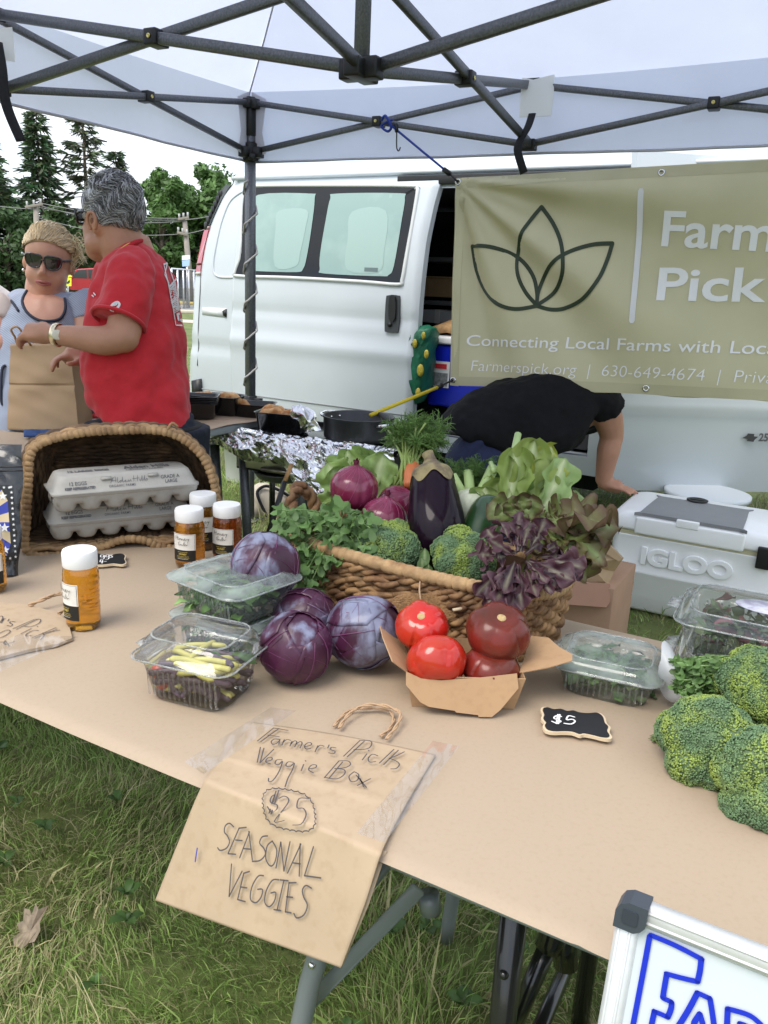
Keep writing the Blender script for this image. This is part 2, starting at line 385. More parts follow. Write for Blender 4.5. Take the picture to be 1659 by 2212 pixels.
# a dry leaf on the grass
def dry_leaf():
    c = pl(66, 2000, .04); mb = MB()
    out = [(-.5, -.4), (-.62, -.1), (-.42, .02), (-.55, .30), (-.30, .26), (-.22, .50), (.0, .38), (.05, .22), (.20, .48), (.30, .28), (.58, .40), (.5, .12), (.38, -.1), (.42, -.34), (.2, -.5), (-.05, -.42), (-.25, -.55)]
    up = Vector((-.1, -.35, 1)).normalized(); F = frame((1, .25, 0), up)
    pts = [c + F @ Vector((x * .062, y * .07, .018 * math.sin(3 * x + 2 * y) + .02 * y * y)) for x, y in out]
    n = len(pts); pts.append(c + F @ Vector((0, -.01, -.004)))
    mb.add(pts, [(i, (i + 1) % n, n) for i in range(n)], smooth=False)
    mb.add(*tube([pts[n], c + F @ Vector((.01, -.045, -.012)), c + F @ Vector((.012, -.07, -.01))], .0012, 5))
    o = build('dry_leaf', mb, mat('dry_leaf', (.31, .245, .18), .8, var=.35, vs=60, transl=.2)); so_ = o.modifiers.new('thick', 'SOLIDIFY'); so_.thickness = .0006
    tag(o, 'curled dry brown leaf lying on the lawn grass', 'leaf')
dry_leaf()

# ------------------------------------------------------------------ tent
TC = Vector((-.7683, 4.4818, 0)); TA = Vector((.8916, -.4528, 0)); TB = Vector((-.4528, -.8916, 0)); TL = 1.48
M_fab = mat('white_canopy_fabric', (.68, .72, .87), .75, transl=.46, var=.03, vs=4, bump=.35, bs=5, bdist=.03)
def tent():
    t = thing('canopy_tent', 'white pop up canopy tent with grey folding truss frame over the stall', 'tent', TC)
    z = lambda p, h: Vector((p.x, p.y, h))
    K = [TC, TC + TA * 2 * TL, TC + TA * 2 * TL + TB * 2 * TL, TC + TB * 2 * TL]; cen = TC + TA * TL + TB * TL; pk = z(cen, 3.02)
    ev = 2.245
    mb = MB()
    for i in range(4):
        a, b = K[i], K[(i + 1) % 4]; out = ((a + b) / 2 - cen).normalized()
        def fn(u, v, a=a, b=b, i=i):
            e = cen + (a.lerp(b, u) - cen) * 1.02
            p = z(e, ev).lerp(pk, v); p.z -= .05 * math.sin(math.pi * v) * (1 + .3 * math.sin(u * 9 + i)) + .012 * math.sin(u * 23 + v * 11) * math.sin(v * 3.1) + .035 * math.sin(math.pi * u) * (1 - v) ** 2
            return p
        mb.add(*sheet(fn, 40, 24))
        def fv(u, v, a=a, b=b, out=out, i=i):
            e = cen + (a.lerp(b, u) - cen) * (1.02 + .006 * v); p = z(e, ev - (ev - 1.915) * v - .035 * math.sin(math.pi * u) * (1 - v)); 
            return p + out * (.010 * math.sin(u * 21 + i) * v + .004 * math.sin(u * 57) * v + .02 * math.sin(u * math.pi) * v)
        mb.add(*sheet(fv, 60, 6))
    build('canopy', mb, M_fab, t)
    hm = MB()
    for i in range(4):
        a, b = K[i], K[(i + 1) % 4]; out = ((a + b) / 2 - cen).normalized()
        hm.add(*tube([z(cen + (a.lerp(b, k / 40) - cen) * 1.026, 1.917) + out * (.010 * math.sin(k / 40 * 21 + i) + .004 * math.sin(k / 40 * 57) + .02 * math.sin(k / 40 * math.pi)) for k in range(41)], .006, 6))
        hm.add(*tube([z(cen + (K[i] - cen) * 1.02, ev - .012).lerp(pk, k / 16) - ZV * (.05 * math.sin(math.pi * k / 16) + .004) for k in range(17)], .004, 5))
    build('seam', hm, mat('seam_tape', (.62, .62, .68), .8, transl=.3), t)
    M_pk = mat('pocket_cloth', (.72, .71, .76), .8, transl=.35)
    for i in range(4):          # corner reinforcement, an inner pocket of the same cloth
        ci = MB(); k = K[i]; i1 = (K[(i + 1) % 4] - k).normalized(); i2 = (K[i - 1] - k).normalized()
        for d in (i1, i2):
            o0 = k + (k - cen).normalized() * .01
            ci.add(*prism([z(o0 + d * .012, 2.24), z(o0 + d * .10, 2.20), z(o0 + d * .075, 2.05), z(o0 + d * .1, 1.95), z(o0 + d * .012, 1.93)], d.cross(ZV), .002), smooth=False)
        build('corner_pocket', ci, M_pk, t)
    mt, ml, hl, hh = 2.180, 1.944, 1.905, 2.157
    def fbar(p, q, w=.018, h=.027): P1('truss_bar', bar(p, q, w, h), M_steel, t)
    def blk(p, d, s=(.05, .05, .06)):
        mb = MB(); g = box(0, 0, 0, *s, .006, 2); F = frame(d, ZV); mb.add([p + F @ Vector(v) for v in g[0]], g[1])
        for s_ in (-1, 1):
            nrm = F @ Vector((0, 1, 0)); q = p + nrm * s_ * (s[1] / 2 + .001); bg_ = lathe([(.007, 0), (.007, .003), (.004, .004), (.004, .002)], 10); G = frame(d, nrm * s_)
            mb.add([q + G @ Vector(v) for v in bg_[0]], bg_[1], mi=1)
        build('joint', mb, [M_blackpl, M_brass], t)
    for i in range(4):
        a, b = K[i], K[(i + 1) % 4]; m = (a + b) / 2; d = (b - a).normalized(); off = d.cross(ZV) * .012
        for (e, s) in ((a, 1), (b, -1)):
            fbar(z(e, 2.19) + off, z(m, ml) + off); fbar(z(e, 1.96) - off, z(m, mt) - off)
            blk(z((e + m) / 2, (2.19 + ml) / 2), d, (.045, .062, .045))
        blk(z(m, mt), d, (.07, .05, .045)); blk(z(m, ml), d, (.07, .05, .045))
        inw = (cen - m).normalized(); o2 = inw.cross(ZV) * .012
        if i != 2:
            pass
        fbar(z(m, mt) + o2, z(cen, hl) + o2, .020, .034); fbar(z(m, ml) - o2, z(cen, hh) - o2, .020, .034); blk(z((m + cen) / 2, (mt + hl) / 2), inw, (.05, .066, .048))
    P1('centre_post', bar(z(cen, hl), z(cen, 2.99), .034, .034), M_steel, t)
    blk(z(cen, hl), TA, (.12, .05, .055)); blk(z(cen, hl - .003), TB, (.12, .049, .05)); blk(z(cen, hh), TA, (.11, .06, .05))
    for i in range(4):
        k = K[i]; dd = (cen - k).normalized()
        pm = P1('pole', bar(z(k, .70), z(k, 2.06), .046, .046, .006), M_steel, t)
        P1('inner_leg', bar(z(k, .012), z(k, .72), .036, .036, .005), M_steel, t)
        bm_ = MB(); bm_.add(*bar(z(k, 2.03), z(k, 2.215), .052, .052, .006)); bm_.add(*bar(z(k, 2.18) - TA * .055, z(k, 2.18) + TA * .055, .05, .045)); bm_.add(*bar(z(k, 2.181) - TB * .055, z(k, 2.181) + TB * .055, .049, .044))
        build('corner_bracket', bm_, M_blackpl, t)
        sm_ = MB(); sm_.add(*bar(z(k, 1.91), z(k, 2.005), .066, .066, .008)); sm_.add(*bar(z(k, 1.955) - TA * .07, z(k, 1.955) + TA * .07, .05, .05)); sm_.add(*bar(z(k, 1.954) - TB * .07, z(k, 1.954) + TB * .07, .049, .049)); sm_.add(*bar(z(k, 1.93) + dd * .03, z(k, 1.93) + dd * .07, .03, .03))
        build('slider', sm_, M_blackpl, t)
        jm = MB(); jm.add(*bar(z(k, .63), z(k, .715), .058, .058, .006)); jm.add(*bar(z(k, .69) + TA * .02, z(k, .69) + TA * .075, .03, .03)); build('leg_lock', jm, M_blackpl, t)
        P1('foot_plate', bar(z(k, 0.0) - TA * .06, z(k, 0.0) + TA * .06, .1, .012), M_steel, t)
    # fabric tabs with straps at the side middles
    M_tab = mat('tab_cloth', (.90, .90, .88), .8, transl=.3)
    def tab_strap(q, sp):
        n = -_fw
        pts = [dp(*p) for p in q]; build('fabric_tab', MB().add(*prism(pts, (pts[1] - pts[0]).cross(pts[2] - pts[0]), .002), smooth=False), M_tab, t)
        P1('strap', tube(smooth_line([dp(*p) for p in sp], 5), .017, 8, flat=.15), M_web, t)
    tab_strap([(1128, 168, 3.40), (1152, 172, 3.40), (1198, 160, 3.41), (1196, 205, 3.41), (1191, 250, 3.41), (1122, 253, 3.40), (1124, 215, 3.40)], [(1150, 245, 3.37), (1140, 275, 3.36), (1121, 308, 3.35), (1119, 330, 3.35), (1132, 374, 3.36)])
    tab_strap([(-60, 55, 2.78), (-10, 62, 2.78), (26, 58, 2.78), (30, 95, 2.78), (32, 133, 2.78), (-60, 120, 2.78)], [(-6, 90, 2.74), (4, 150, 2.73), (8, 200, 2.73), (20, 245, 2.74), (46, 305, 2.75)])
tent()
mbx = MB(); zt_, zb_ = 1.82, .73; pts = []
for k in range(281):
    f = k / 280; a = 2 * math.pi * f * 5.5 + 1.2; q = .0325 * min(1.3, 1 / max(abs(math.cos((a % (math.pi / 2)) - math.pi / 4)), .7))
    pts.append(TC + TA * q * math.cos(a) + TB * q * math.sin(a) + ZV * (zt_ + (zb_ - zt_) * f))
mbx.add(*tube(pts, .0055, 6))
tag(build('cord', mbx, mat('grey_cord', (.42, .41, .40), .8, bump=.4, bs=300)), 'thin grey cord wound in a spiral around the tent pole', 'cord')

# ------------------------------------------------------------------ banner hung on the back of the tent
BP0 = TC + TB * .03
def bpt(px, py):
    P = onplane(px, py, BP0, TB); q = P - BP0; return q.dot(TA), P.z
def banner():
    c00, c01, c10, c11 = (1.160, 1.813), (1.203, .885), (3.60, 1.893), (3.64, 1.005)
    t = thing('banner', 'olive green vinyl banner with white lettering and a dark leaf emblem', 'banner', BP0 + TA * 1.2 + ZV * .9)
    def wr(x, zc):       # pull folds that fan out from the tied corner
        dx, dz = x - 1.17, 1.80 - zc; r = math.hypot(dx, dz) + 1e-3; a = math.atan2(dz, dx)
        w = .026 * math.sin(a * 13 + .4) * min(1, r * 2.2) * math.exp(-r * .75) + .012 * math.sin(a * 23) * math.exp(-r * 1.5) * min(1, r * 4)
        w += .010 * math.sin(x * 2.3 + zc * 1.4) + .006 * mn.noise(Vector((x * 6, zc * 6, 1)))
        return w
    def P(x, zc, lift=0): return BP0 + TA * x + TB * (wr(x, zc) + lift) + ZV * zc
    def fs(u, v):
        x = (c00[0] * (1 - u) + c10[0] * u) * (1 - v) + (c01[0] * (1 - u) + c11[0] * u) * v; zc = (c00[1] * (1 - u) + c10[1] * u) * (1 - v) + (c01[1] * (1 - u) + c11[1] * u) * v
        if v > .97: zc += .004 * math.sin(u * 40)
        return P(x, zc)
    o = P1('sheet', sheet(fs, 140, 60), mat('olive_vinyl', (.60, .56, .36), .40, var=.05, vs=5), t); o.modifiers.new('t', 'SOLIDIFY').thickness = .0015
    hm = MB()
    def edge(f, n=80): return [P(*f(k / n), .002) for k in range(n + 1)]
    li = lambda a, b: (lambda s: (a[0] + (b[0] - a[0]) * s, a[1] + (b[1] - a[1]) * s))
    for a, b in ((c00, c10), (c01, c11), (c00, c01)):
        sgn = (0, -.022) if a is c00 and b is c10 else ((0, .022) if a is c01 else (.022, 0))
        q = [(li(a, b)(k / 80)) for k in range(81)]
        hm.add([P(x + sgn[0] * s, zc + sgn[1] * s, .0022) for (x, zc) in q for s in (0.02, 2)], [(2 * k, 2 * k + 1, 2 * k + 3, 2 * k + 2) for k in range(80)])
    build('hem', hm, mat('olive_vinyl_hem', (.51, .475, .30), .5, var=.06, vs=9), t)
    # emblem
    Zb = zz(1400, 480, 1.508)
    def stroke(pts, w, mb, k=6):
        q = [bpt(*Zb(*p)) for p in pts]; q = smooth_line([Vector((x, zc, 0)) for x, zc in q], k)
        mb.add(*ribbon([P(p.x, p.y, .0035) for p in q], w, TB, False))
    em = MB()
    stroke([(542, 290), (480, 370), (436, 470), (419, 560), (432, 640), (470, 715), (522, 775)], .0175, em); stroke([(542, 290), (600, 372), (640, 460), (657, 550), (650, 630), (603, 712), (522, 775)], .0175, em)
    stroke([(197, 482), (290, 487), (380, 515), (450, 562), (500, 635), (520, 715), (522, 778)], .0175, em); stroke([(197, 482), (216, 600), (262, 700), (330, 766), (420, 793), (522, 778)], .0175, em)
    stroke([(893, 470), (800, 476), (700, 506), (622, 552), (562, 622), (527, 705), (522, 778)], .0175, em); stroke([(893, 470), (868, 555), (828, 650), (755, 740), (660, 788), (590, 796), (522, 778)], .0175, em)
    build('emblem', em, mat('dark_green_print', (.030, .048, .026), .45), t)
    tx = MB(); dv = MB(); stroke([(1042, 217), (1018, 540), (995, 850)], .0235, dv); build('divider', dv, mat('white_print', (.80, .80, .82), .5), t)
    M_wp = mat('white_lettering', (.90, .90, .92), .5)
    def write(s, pl_, ptop, ref, pr, bold=0., cap=.729):
        x0, z0 = bpt(*pl_); xt, z1 = bpt(*ptop); xr, zr = bpt(*pr)
        rv = text_mb(ref, 1, bold)[0]; w = max(v.x for v in rv) - min(v.x for v in rv); l0 = min(v.x for v in rv)
        capv = text_mb('E', 1, bold)[0]; h = max(v.y for v in capv)
        vs, fs_ = text_mb(s, 1, bold); sx = (xr - x0) / w; sy = (z1 - z0) / h; sl = (zr - z0) / (xr - x0); sh = (xt - x0) / (z1 - z0)
        bm = bmesh.new(); bv = [bm.verts.new(v) for v in vs]
        for f in fs_:
            try: bm.faces.new([bv[i] for i in f])
            except ValueError: pass
        for _ in range(3):
            le = [e for e in bm.edges if e.calc_length() * sx > .05]
            if le: bmesh.ops.subdivide_edges(bm, edges=le, cuts=1)
        bm.verts.index_update(); out = []
        for v in bm.verts:
            xx = (v.co.x - l0) * sx; yy = v.co.y * sy; out.append(P(x0 + xx + yy * sh, z0 + xx * sl + yy, .0045))
        wds = s.split('  '); wds = s.split(); ends = []; pos = 0
        for w_ in wds: pos = s.index(w_, pos) + len(w_); ends.append(max(v.x for v in text_mb(s[:pos], 1, bold)[0]) + .02)
        grp = [MB() for _ in wds]
        for f in bm.faces:
            xc = sum(v.co.x for v in f.verts) / len(f.verts); k = next((i for i, e in enumerate(ends) if xc <= e), len(ends) - 1); grp[k].add([out[v.index] for v in f.verts], [tuple(range(len(f.verts)))], smooth=False)
        for g_ in grp: build('lettering', g_, M_wp, t)
        bm.free()
    write("Farmer's", (1428, 530), (1437, 456), 'Far', (1580, 538), .018)
    write('Pick', (1418, 647), (1425, 578), 'Pick', (1654, 651), .018)
    write('Connecting Local Farms with Local', (1007, 747), (1009, 724), 'Connecting Local Farms with', (1555, 762), .004)
    write('Farmerspick.org  |  630-649-4674  |  Private', (1017, 801), (1020, 779), 'Farmerspick.org  |  630-649-4674', (1521, 822), -.012)
    gm = MB()
    for p in ((989, 393), (1430, 374), (980, 821), (1395, 839)):
        x, zc = bpt(*p); c = P(x, zc, .003)
        gm2 = tube([c + TA * .011 * math.cos(a) + ZV * .011 * math.sin(a) for a in np.linspace(0, 2 * math.pi, 17)[:-1]], .0045, 6, closed=True)
        P1('grommet', gm2, M_chrome, t)
    return P
BPf = banner()
# cords that hold the banner
g0 = BPf(*bpt(989, 393), .008); e0 = dp(838, 266, 3.74)
t = thing('cord', 'taut blue cord from the tent truss to the top corner of the banner', 'cord', e0)
mb = MB(); mb.add(*tube(smooth_line([e0, dp(868, 290, 3.74), dp(910, 325, 3.72), dp(962, 368, 3.69)], 4), .005, 6))
mb.add(*tube(smooth_line([e0 + Vector((-.03, 0, .01)), e0 + Vector((-.012, -.03, .025)), e0 + Vector((.015, -.03, -.02)), e0 + Vector((.0, 0, -.035)), e0 + Vector((-.03, .01, -.01)), e0 + Vector((.02, -.02, .012))], 6), .006, 6))
build('line', mb, mat('blue_cord', (.02, .05, .35), .6), t)
mb = MB(); mb.add(*tube([dp(958, 366, 3.69), dp(972, 376, 3.68)], .012, 8)); mb.add(*tube([dp(970, 375, 3.68), g0], .005, 6)); build('hook', mb, M_blackpl, t)
t = thing('hook', 'small dark open hook dangling from the blue cord under the tent truss', 'hook', dp(857, 280, 3.74))
mb = MB(); mb.add(*tube(smooth_line([dp(856, 268, 3.74), dp(857, 285, 3.74)], 3), .009, 8)); mb.add(*tube(smooth_line([dp(857, 285, 3.74), dp(857, 318, 3.74), dp(861, 326, 3.74), dp(865, 318, 3.74)], 5), .003, 6)); build('wire', mb, M_blackpl, t)
g1 = BPf(*bpt(980, 821), .008); e1 = dp(800, 897, 3.35)
t = thing('bungee_cord', 'yellow bungee cord stretched from the lower banner corner towards the pot', 'cord', e1)
P1('line', tube([dp(945, 837, 3.80), e1], .0085, 8), mat('yellow_bungee', (.72, .55, .03), .6, wave=(60, 2, (.6, .45, .02), 'X')), t)
mb = MB(); mb.add(*tube([dp(943, 838, 3.80), dp(955, 832, 3.82)], .012, 8)); mb.add(*tube([dp(950, 834, 3.81), g1], .005, 6)); build('hook', mb, M_blackpl, t)
# ------------------------------------------------------------------ van
VY = R(-31); VD = Vector((math.cos(VY), math.sin(VY), 0)); VN = Vector((math.sin(VY), -math.cos(VY), 0)); V0 = dp(508, 596, 5.5); V0.z = 0
def wprof(z):
    if z < .5: return -.22 * (.5 - z)
    if z < 1.15: return .018 * math.sin((z - .5) / .65 * math.pi)
    return -.15 * ((z - 1.15) / .8) ** 1.7
def vp(px, py, add=0.):
    z = 1.2
    for _ in range(6):
        P = onplane(px, py, V0 + VN * (wprof(z) + add), VN); z = P.z
    return (P - V0).dot(VD), P.z
def W(u, z, w=0.): return V0 + VD * u + VN * (wprof(z) + w) + ZV * z
def van():
    t = thing('cargo_van', 'white cargo van with its sliding side door open behind the banner', 'van', V0)
    M_glass = mat('dark_van_glass', (.008, .009, .012), .03, spec=.45)
    M_rub = mat('black_rubber', (.015, .015, .016), .6, var=.2)
    zg = (vp(622, 381)[1] + vp(1000, 366)[1]) / 2; ub = vp(884, 700)[0]; uf = vp(1272, 940)[0]; zs = vp(1250, 985)[1]; zb = .36; zh = zg - .10; uend = uf + 2.2
    prof = sorted([(vp(x, y)[1], vp(x, y)[0]) for x, y in ((401, 850), (407, 700), (412, 600), (428, 520), (447, 468), (470, 425), (496, 394))])
    ur0 = prof[0][1]
    def ur(z):
        if z <= prof[0][0]: return prof[0][1]
        for (z0, u0), (z1, u1) in zip(prof, prof[1:]):
            if z <= z1: return u0 + (u1 - u0) * (z - z0) / (z1 - z0)
        return prof[-1][1]
    def skin(u, z):
        d = u - ur(z); w = 0
        if d < .14: w -= .045 * (1 - max(d, 0) / .14) ** 2.2
        if .80 < z < .92: w -= .012 * math.sin((z - .80) / .12 * math.pi)
        return W(u, z, w)
    b = MB()
    zl = [zb + (zg - zb) * k / 40 for k in range(41)]
    def patch(u0, u1, z0, z1, nu=24, nz=24, fu=None):
        b.add(*sheet(lambda s, v: skin((fu or (lambda zz_: u0))(z0 + (z1 - z0) * v) * (1 - s) + u1 * s, z0 + (z1 - z0) * v), nu, nz))
    patch(0, ub, zb, zg, 40, 44, ur)
    uq = vp(1425, 700)[0]; patch(uf, uq, zb, zg); patch(uq, uend, zg - .12, zg, 6, 4); patch(ub, uf, zb, zs); patch(ub, uf, zh, zg)
    # rear face, roof, far side
    b.add(*sheet(lambda s, v: skin(ur(zb + (zg - zb) * v), zb + (zg - zb) * v) - VN * 1.75 * s, 4, 30))
    b.add(*sheet(lambda s, v: W(ur(zg) * (1 - s) + uend * s, zg) - VN * (1.65 * v) + ZV * .13 * math.sin(math.pi * min(1, v * 1.0)) ** .6, 20, 16))
    b.add(*sheet(lambda s, v: W(ur0 * (1 - s) + uend * s, zb + (zg - zb) * v) - VN * 1.72, 6, 6))
    b.add(*tube([W(ur(zg) + (uend - ur(zg)) * k / 10 + .03, zg - .005, .012) for k in range(11)], .014, 8))
    # door opening jambs
    for (u_, s_) in ((ub, 1), (uf, -1)): b.add(*sheet(lambda s, v: W(u_, zs + (zh - zs) * v, -.001 - .12 * s) + VD * .0 * s, 2, 14))
    b.add(*sheet(lambda s, v: W(ub + (uf - ub) * s, zs, -.14 * v), 8, 2))
    build('body', b, M_white, t)
    # rounded corner trim of the opening and its seal
    P1('door_seal', tube(smooth_line([W(uf - .03, 1.2, -.02), W(uf - .03, zs + .25, -.02), W(uf - .05, zs + .10, -.02), W(uf - .13, zs + .035, -.02), W(uf - .3, zs + .03, -.02), W(ub + .1, zs + .03, -.02)], 6), .02, 8), M_rub, t)
    P1('door_track', bar(W(ub - .2, zg - .055, .02), W(uend - .9, zg - .055, .02), .03, .05), M_rub, t)
    # interior
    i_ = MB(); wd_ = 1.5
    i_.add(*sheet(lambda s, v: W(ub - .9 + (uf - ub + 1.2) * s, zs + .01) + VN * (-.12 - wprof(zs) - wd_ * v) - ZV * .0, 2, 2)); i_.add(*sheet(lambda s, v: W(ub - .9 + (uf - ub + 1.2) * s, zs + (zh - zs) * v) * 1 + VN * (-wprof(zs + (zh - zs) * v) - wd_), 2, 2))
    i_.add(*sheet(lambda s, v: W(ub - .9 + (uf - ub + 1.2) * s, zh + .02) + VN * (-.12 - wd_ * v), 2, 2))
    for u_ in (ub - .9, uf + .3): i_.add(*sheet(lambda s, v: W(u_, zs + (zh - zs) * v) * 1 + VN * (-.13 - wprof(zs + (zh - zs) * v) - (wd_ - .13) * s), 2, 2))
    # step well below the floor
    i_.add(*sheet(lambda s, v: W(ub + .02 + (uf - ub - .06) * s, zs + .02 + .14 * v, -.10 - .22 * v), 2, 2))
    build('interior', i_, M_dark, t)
    for zc in (vp(945, 655, -.8)[1], vp(945, 752, -.8)[1], vp(945, 560, -.8)[1]):
        P1('shelf', bar(W(ub - .5, zc, -1.05 - wprof(zc)), W(uf + .2, zc, -1.05 - wprof(zc)), .4, .03), mat('grey_shelf', (.16, .17, .19), .6), t)
    # tail light, vent strip
    Zv = zz(540, 600, 4.915); 
    def poly(name, pts, m, lift=.006, th=.03, sm=False, conv=Zv):
        q = [vp(*conv(*p)) for p in pts]; return P1(name, prism([skin(u, z) + VN * lift for u, z in q], VN, th), m, t, smooth=sm)
    tl = poly('tail_light', [(575, 672), (690, 668), (660, 780), (610, 1000), (566, 1270), (552, 1445), (430, 1450), (440, 1270), (490, 990), (540, 780)], mat('red_lens', (.42, .012, .020), .16, coat=1, var=.15, vs=9), .010)
    P1('lens_rib', bar(skin(*vp(*Zv(441, 1275))) + VN * .016, skin(*vp(*Zv(565, 1270))) + VN * .016, .008, .012), mat('dark_red_lens', (.12, .01, .012), .3), tl)
    P1('lens_cap', prism([skin(*vp(*Zv(*p))) + VN * .014 for p in ((575, 672), (690, 668), (678, 715), (562, 718))], VN, .01), mat('grey_pink_lens', (.34, .22, .22), .25), tl)
    P1('lens_base', prism([skin(*vp(*Zv(*p))) + VN * .014 for p in ((436, 1400), (558, 1398), (552, 1445), (430, 1450))], VN, .01), mat('clear_lens', (.55, .50, .48), .25), tl)
    vs_ = poly('vent_strip', [(985, 0), (930, 80), (840, 290), (760, 480), (690, 655), (578, 655), (640, 540), (720, 380), (790, 200), (830, 90), (900, -10)], mat('vent_grey_plastic', (.055, .065, .07), .5), .010)
    for k in range(7):
        x0, y0 = 835 - k * 36, 150 + k * 84
        P1('vent_slot', bar(skin(*vp(*Zv(x0 - 40, y0 + 10))) + VN * .018, skin(*vp(*Zv(x0 + 22, y0))) + VN * .018, .012, .05), M_blackpl, vs_)
    # rear quarter: recessed panel outline, fuel handle pocket
    Zd = zz(600, 500, 1.7463)
    q = smooth_line([skin(*vp(*Zd(*p))) + VN * .002 for p in ((330, 215), (262, 270), (215, 380), (182, 520), (166, 620), (172, 680), (210, 703), (300, 703))], 6); P1('body_crease', tube(q, .007, 6), M_white, t)
    pk = P1('side_pocket', prism([skin(*vp(*Zv(*p))) + VN * .003 for p in ((585, 1970), (975, 1985), (975, 2135), (585, 2085))], VN, .01), mat('pocket_paint', (.66, .68, .69), .35), t)
    P1('latch', prism([skin(*vp(*Zv(*p))) + VN * .012 for p in ((920, 2030), (975, 1995), (975, 2125), (935, 2100))], VN, .02), M_blackpl, pk)
    q = [skin(*vp(*Zv(x, y))) + VN * .001 for x, y in ((553, 1450), (545, 1700), (528, 2000), (515, 2300), (505, 2600), (505, 2900))]; P1('panel_gap', tube(q, .004, 6), mat('panel_gap', (.12, .12, .13), .8), t)
    # rear lamp of the bumper corner, mud flap and step
    P1('bumper_step', prism([skin(*vp(*p)) + VN * .03 for p in ((418, 822), (436, 818), (440, 862), (420, 866))], VN, .06), M_blackpl, t)
    # ---- sliding door, slid back over the rear side
    dl, dw = .05, .05
    D = lambda px, py, e=0.: (lambda q: W(q[0], q[1], dl + e))(vp(px, py, dl))
    d = MB()
    zt_, zl_ = vp(700, 392, dl)[1], .40
    edge = [vp(x, y, dl) for x, y in ((952, 374), (933, 440), (916, 520), (906, 600), (898, 700), (891, 800), (886, 893))]; edge = sorted((z, u) for u, z in edge)
    def dr(z):
        if z <= edge[0][0]: return edge[0][1]
        for (z0, u0), (z1, u1) in zip(edge, edge[1:]):
            if z <= z1: return u0 + (u1 - u0) * (z - z0) / max(1e-6, z1 - z0)
        return edge[-1][1]
    udl = vp(492, 750, dl)[0]
    def dsk(u, z, e=0.):
        e0 = min(u - udl, dr(z) - u, zt_ - z); r_ = .03; w = dl
        if e0 < r_: w -= (r_ - math.sqrt(max(0, r_ * r_ - (r_ - max(e0, 0)) ** 2)))
        for zc, am, wd in ((.93, .014, .05), (1.13, -.006, .03)):
            w += am * math.exp(-((z - zc) / wd) ** 2)
        return W(u, z, w + e)
    d.add(*sheet(lambda s, v: dsk(udl + (dr(zl_ + (zt_ - zl_) * v) - udl) * (s + .0), zl_ + (zt_ - zl_) * v), 60, 60))
    nb = len(d.v)
    d.add(*sheet(lambda s, v: W(dr(zl_ + (zt_ - zl_) * v), zl_ + (zt_ - zl_) * v, dl - .03 - dw * s), 1, 30)); d.add(*sheet(lambda s, v: W(udl, zl_ + (zt_ - zl_) * v, dl - .03 - .03 * s), 1, 20))
    d.add(*sheet(lambda s, v: W(udl + (dr(zt_) - udl) * s, zt_, dl - .03 - .04 * v), 10, 1))
    door = build('sliding_door', d, M_white, t)
    def conf(name, pts, e, m, par, th=0., kk=7):
        q = smooth_line([Vector((x, y, 0)) for x, y in pts], 4, True); c = sum(q, Vector()) / len(q); n = len(q); vs = []; fs = []
        for k in range(kk):
            f = 1 - k / kk
            for p in q: w_ = c + (p - c) * f; vs.append(D(*Zd(w_.x, w_.y), e))
        vs.append(D(*Zd(c.x, c.y), e))
        for k in range(kk - 1):
            for i in range(n): j = (i + 1) % n; fs.append((k * n + i, k * n + j, (k + 1) * n + j, (k + 1) * n + i))
        fs += [((kk - 1) * n + i, (kk - 1) * n + (i + 1) % n, kk * n) for i in range(n)]
        return P1(name, (vs, fs), m, par)
    fr = [(322, 560), (330, 300), (350, 205), (395, 186), (800, 182), (1285, 185), (1320, 200), (1325, 240), (1262, 600), (1240, 720), (1215, 745), (1000, 728), (600, 706), (310, 696), (292, 670)]
    gl = conf('window', fr, .006, M_glass, door)
    M_pane = mat('pale_tinted_pane', (.25, .37, .35), .04, spec=.6, coat=.5, col2=(.30, .43, .40), c2s=2.5)
    for pane in ([(425, 235), (720, 228), (746, 255), (725, 440), (700, 590), (680, 655), (640, 674), (420, 668), (365, 662), (370, 500), (385, 330)], [(870, 228), (1225, 226), (1258, 250), (1240, 380), (1195, 640), (1165, 690), (1120, 697), (800, 682), (775, 655), (778, 560), (810, 370), (835, 255)]):
        conf('pane', pane, .009, M_pane, gl)
    M_in = mat('pane_far_window', (.31, .44, .41), .04, spec=.6, coat=.5)
    for pane in ([(545, 325), (700, 320), (695, 420), (665, 560), (640, 640), (520, 640), (525, 420)], [(960, 330), (1150, 325), (1140, 560), (1110, 670), (930, 660), (935, 480)]):
        conf('pane_glimpse', pane, .0105, M_in, gl)
    P1('pane_glimpse', prism([D(*Zd(*p), .0105) for p in ((1172, 232), (1190, 230), (1130, 690), (1110, 688))], VN, .001), M_in, gl, smooth=False)
    P1('glass_label', prism([D(*Zd(*p), .0115) for p in ((1030, 647), (1107, 650), (1104, 673), (1028, 670))], VN, .001), mat('glass_label', (.12, .17, .17), .4), gl, smooth=False)
    sl_ = smooth_line([D(*Zd(*p), .004) for p in fr], 4, True); P1('window_seal', tube(sl_, .012, 6, closed=True), mat('grey_white_seal', (.62, .64, .64), .5), gl)
    hb = [(1165, 806), (1215, 806), (1230, 830), (1222, 1000), (1205, 1016), (1155, 1014), (1145, 990), (1152, 830)]
    h = P1('handle_plate', prism(smooth_line([D(*Zd(*p), .014) for p in hb], 4, True), VN, .03), mat('handle_grey', (.045, .05, .055), .45), door, smooth=False)
    P1('handle', prism(smooth_line([D(*Zd(*p), .03) for p in ((1180, 816), (1212, 818), (1210, 940), (1176, 940))], 3, True), VN, .02), M_blackpl, h, smooth=False)
    P1('lock', tube([D(*Zd(1176, 972), .012), D(*Zd(1176, 972), .024)], .014, 12), M_blackpl, h)
    P1('door_crease', bar(D(*Zd(100, 1337), .0), D(*Zd(1275, 1490), .0), .012, .008), mat('shadow_gap', (.25, .26, .27), .7), t)
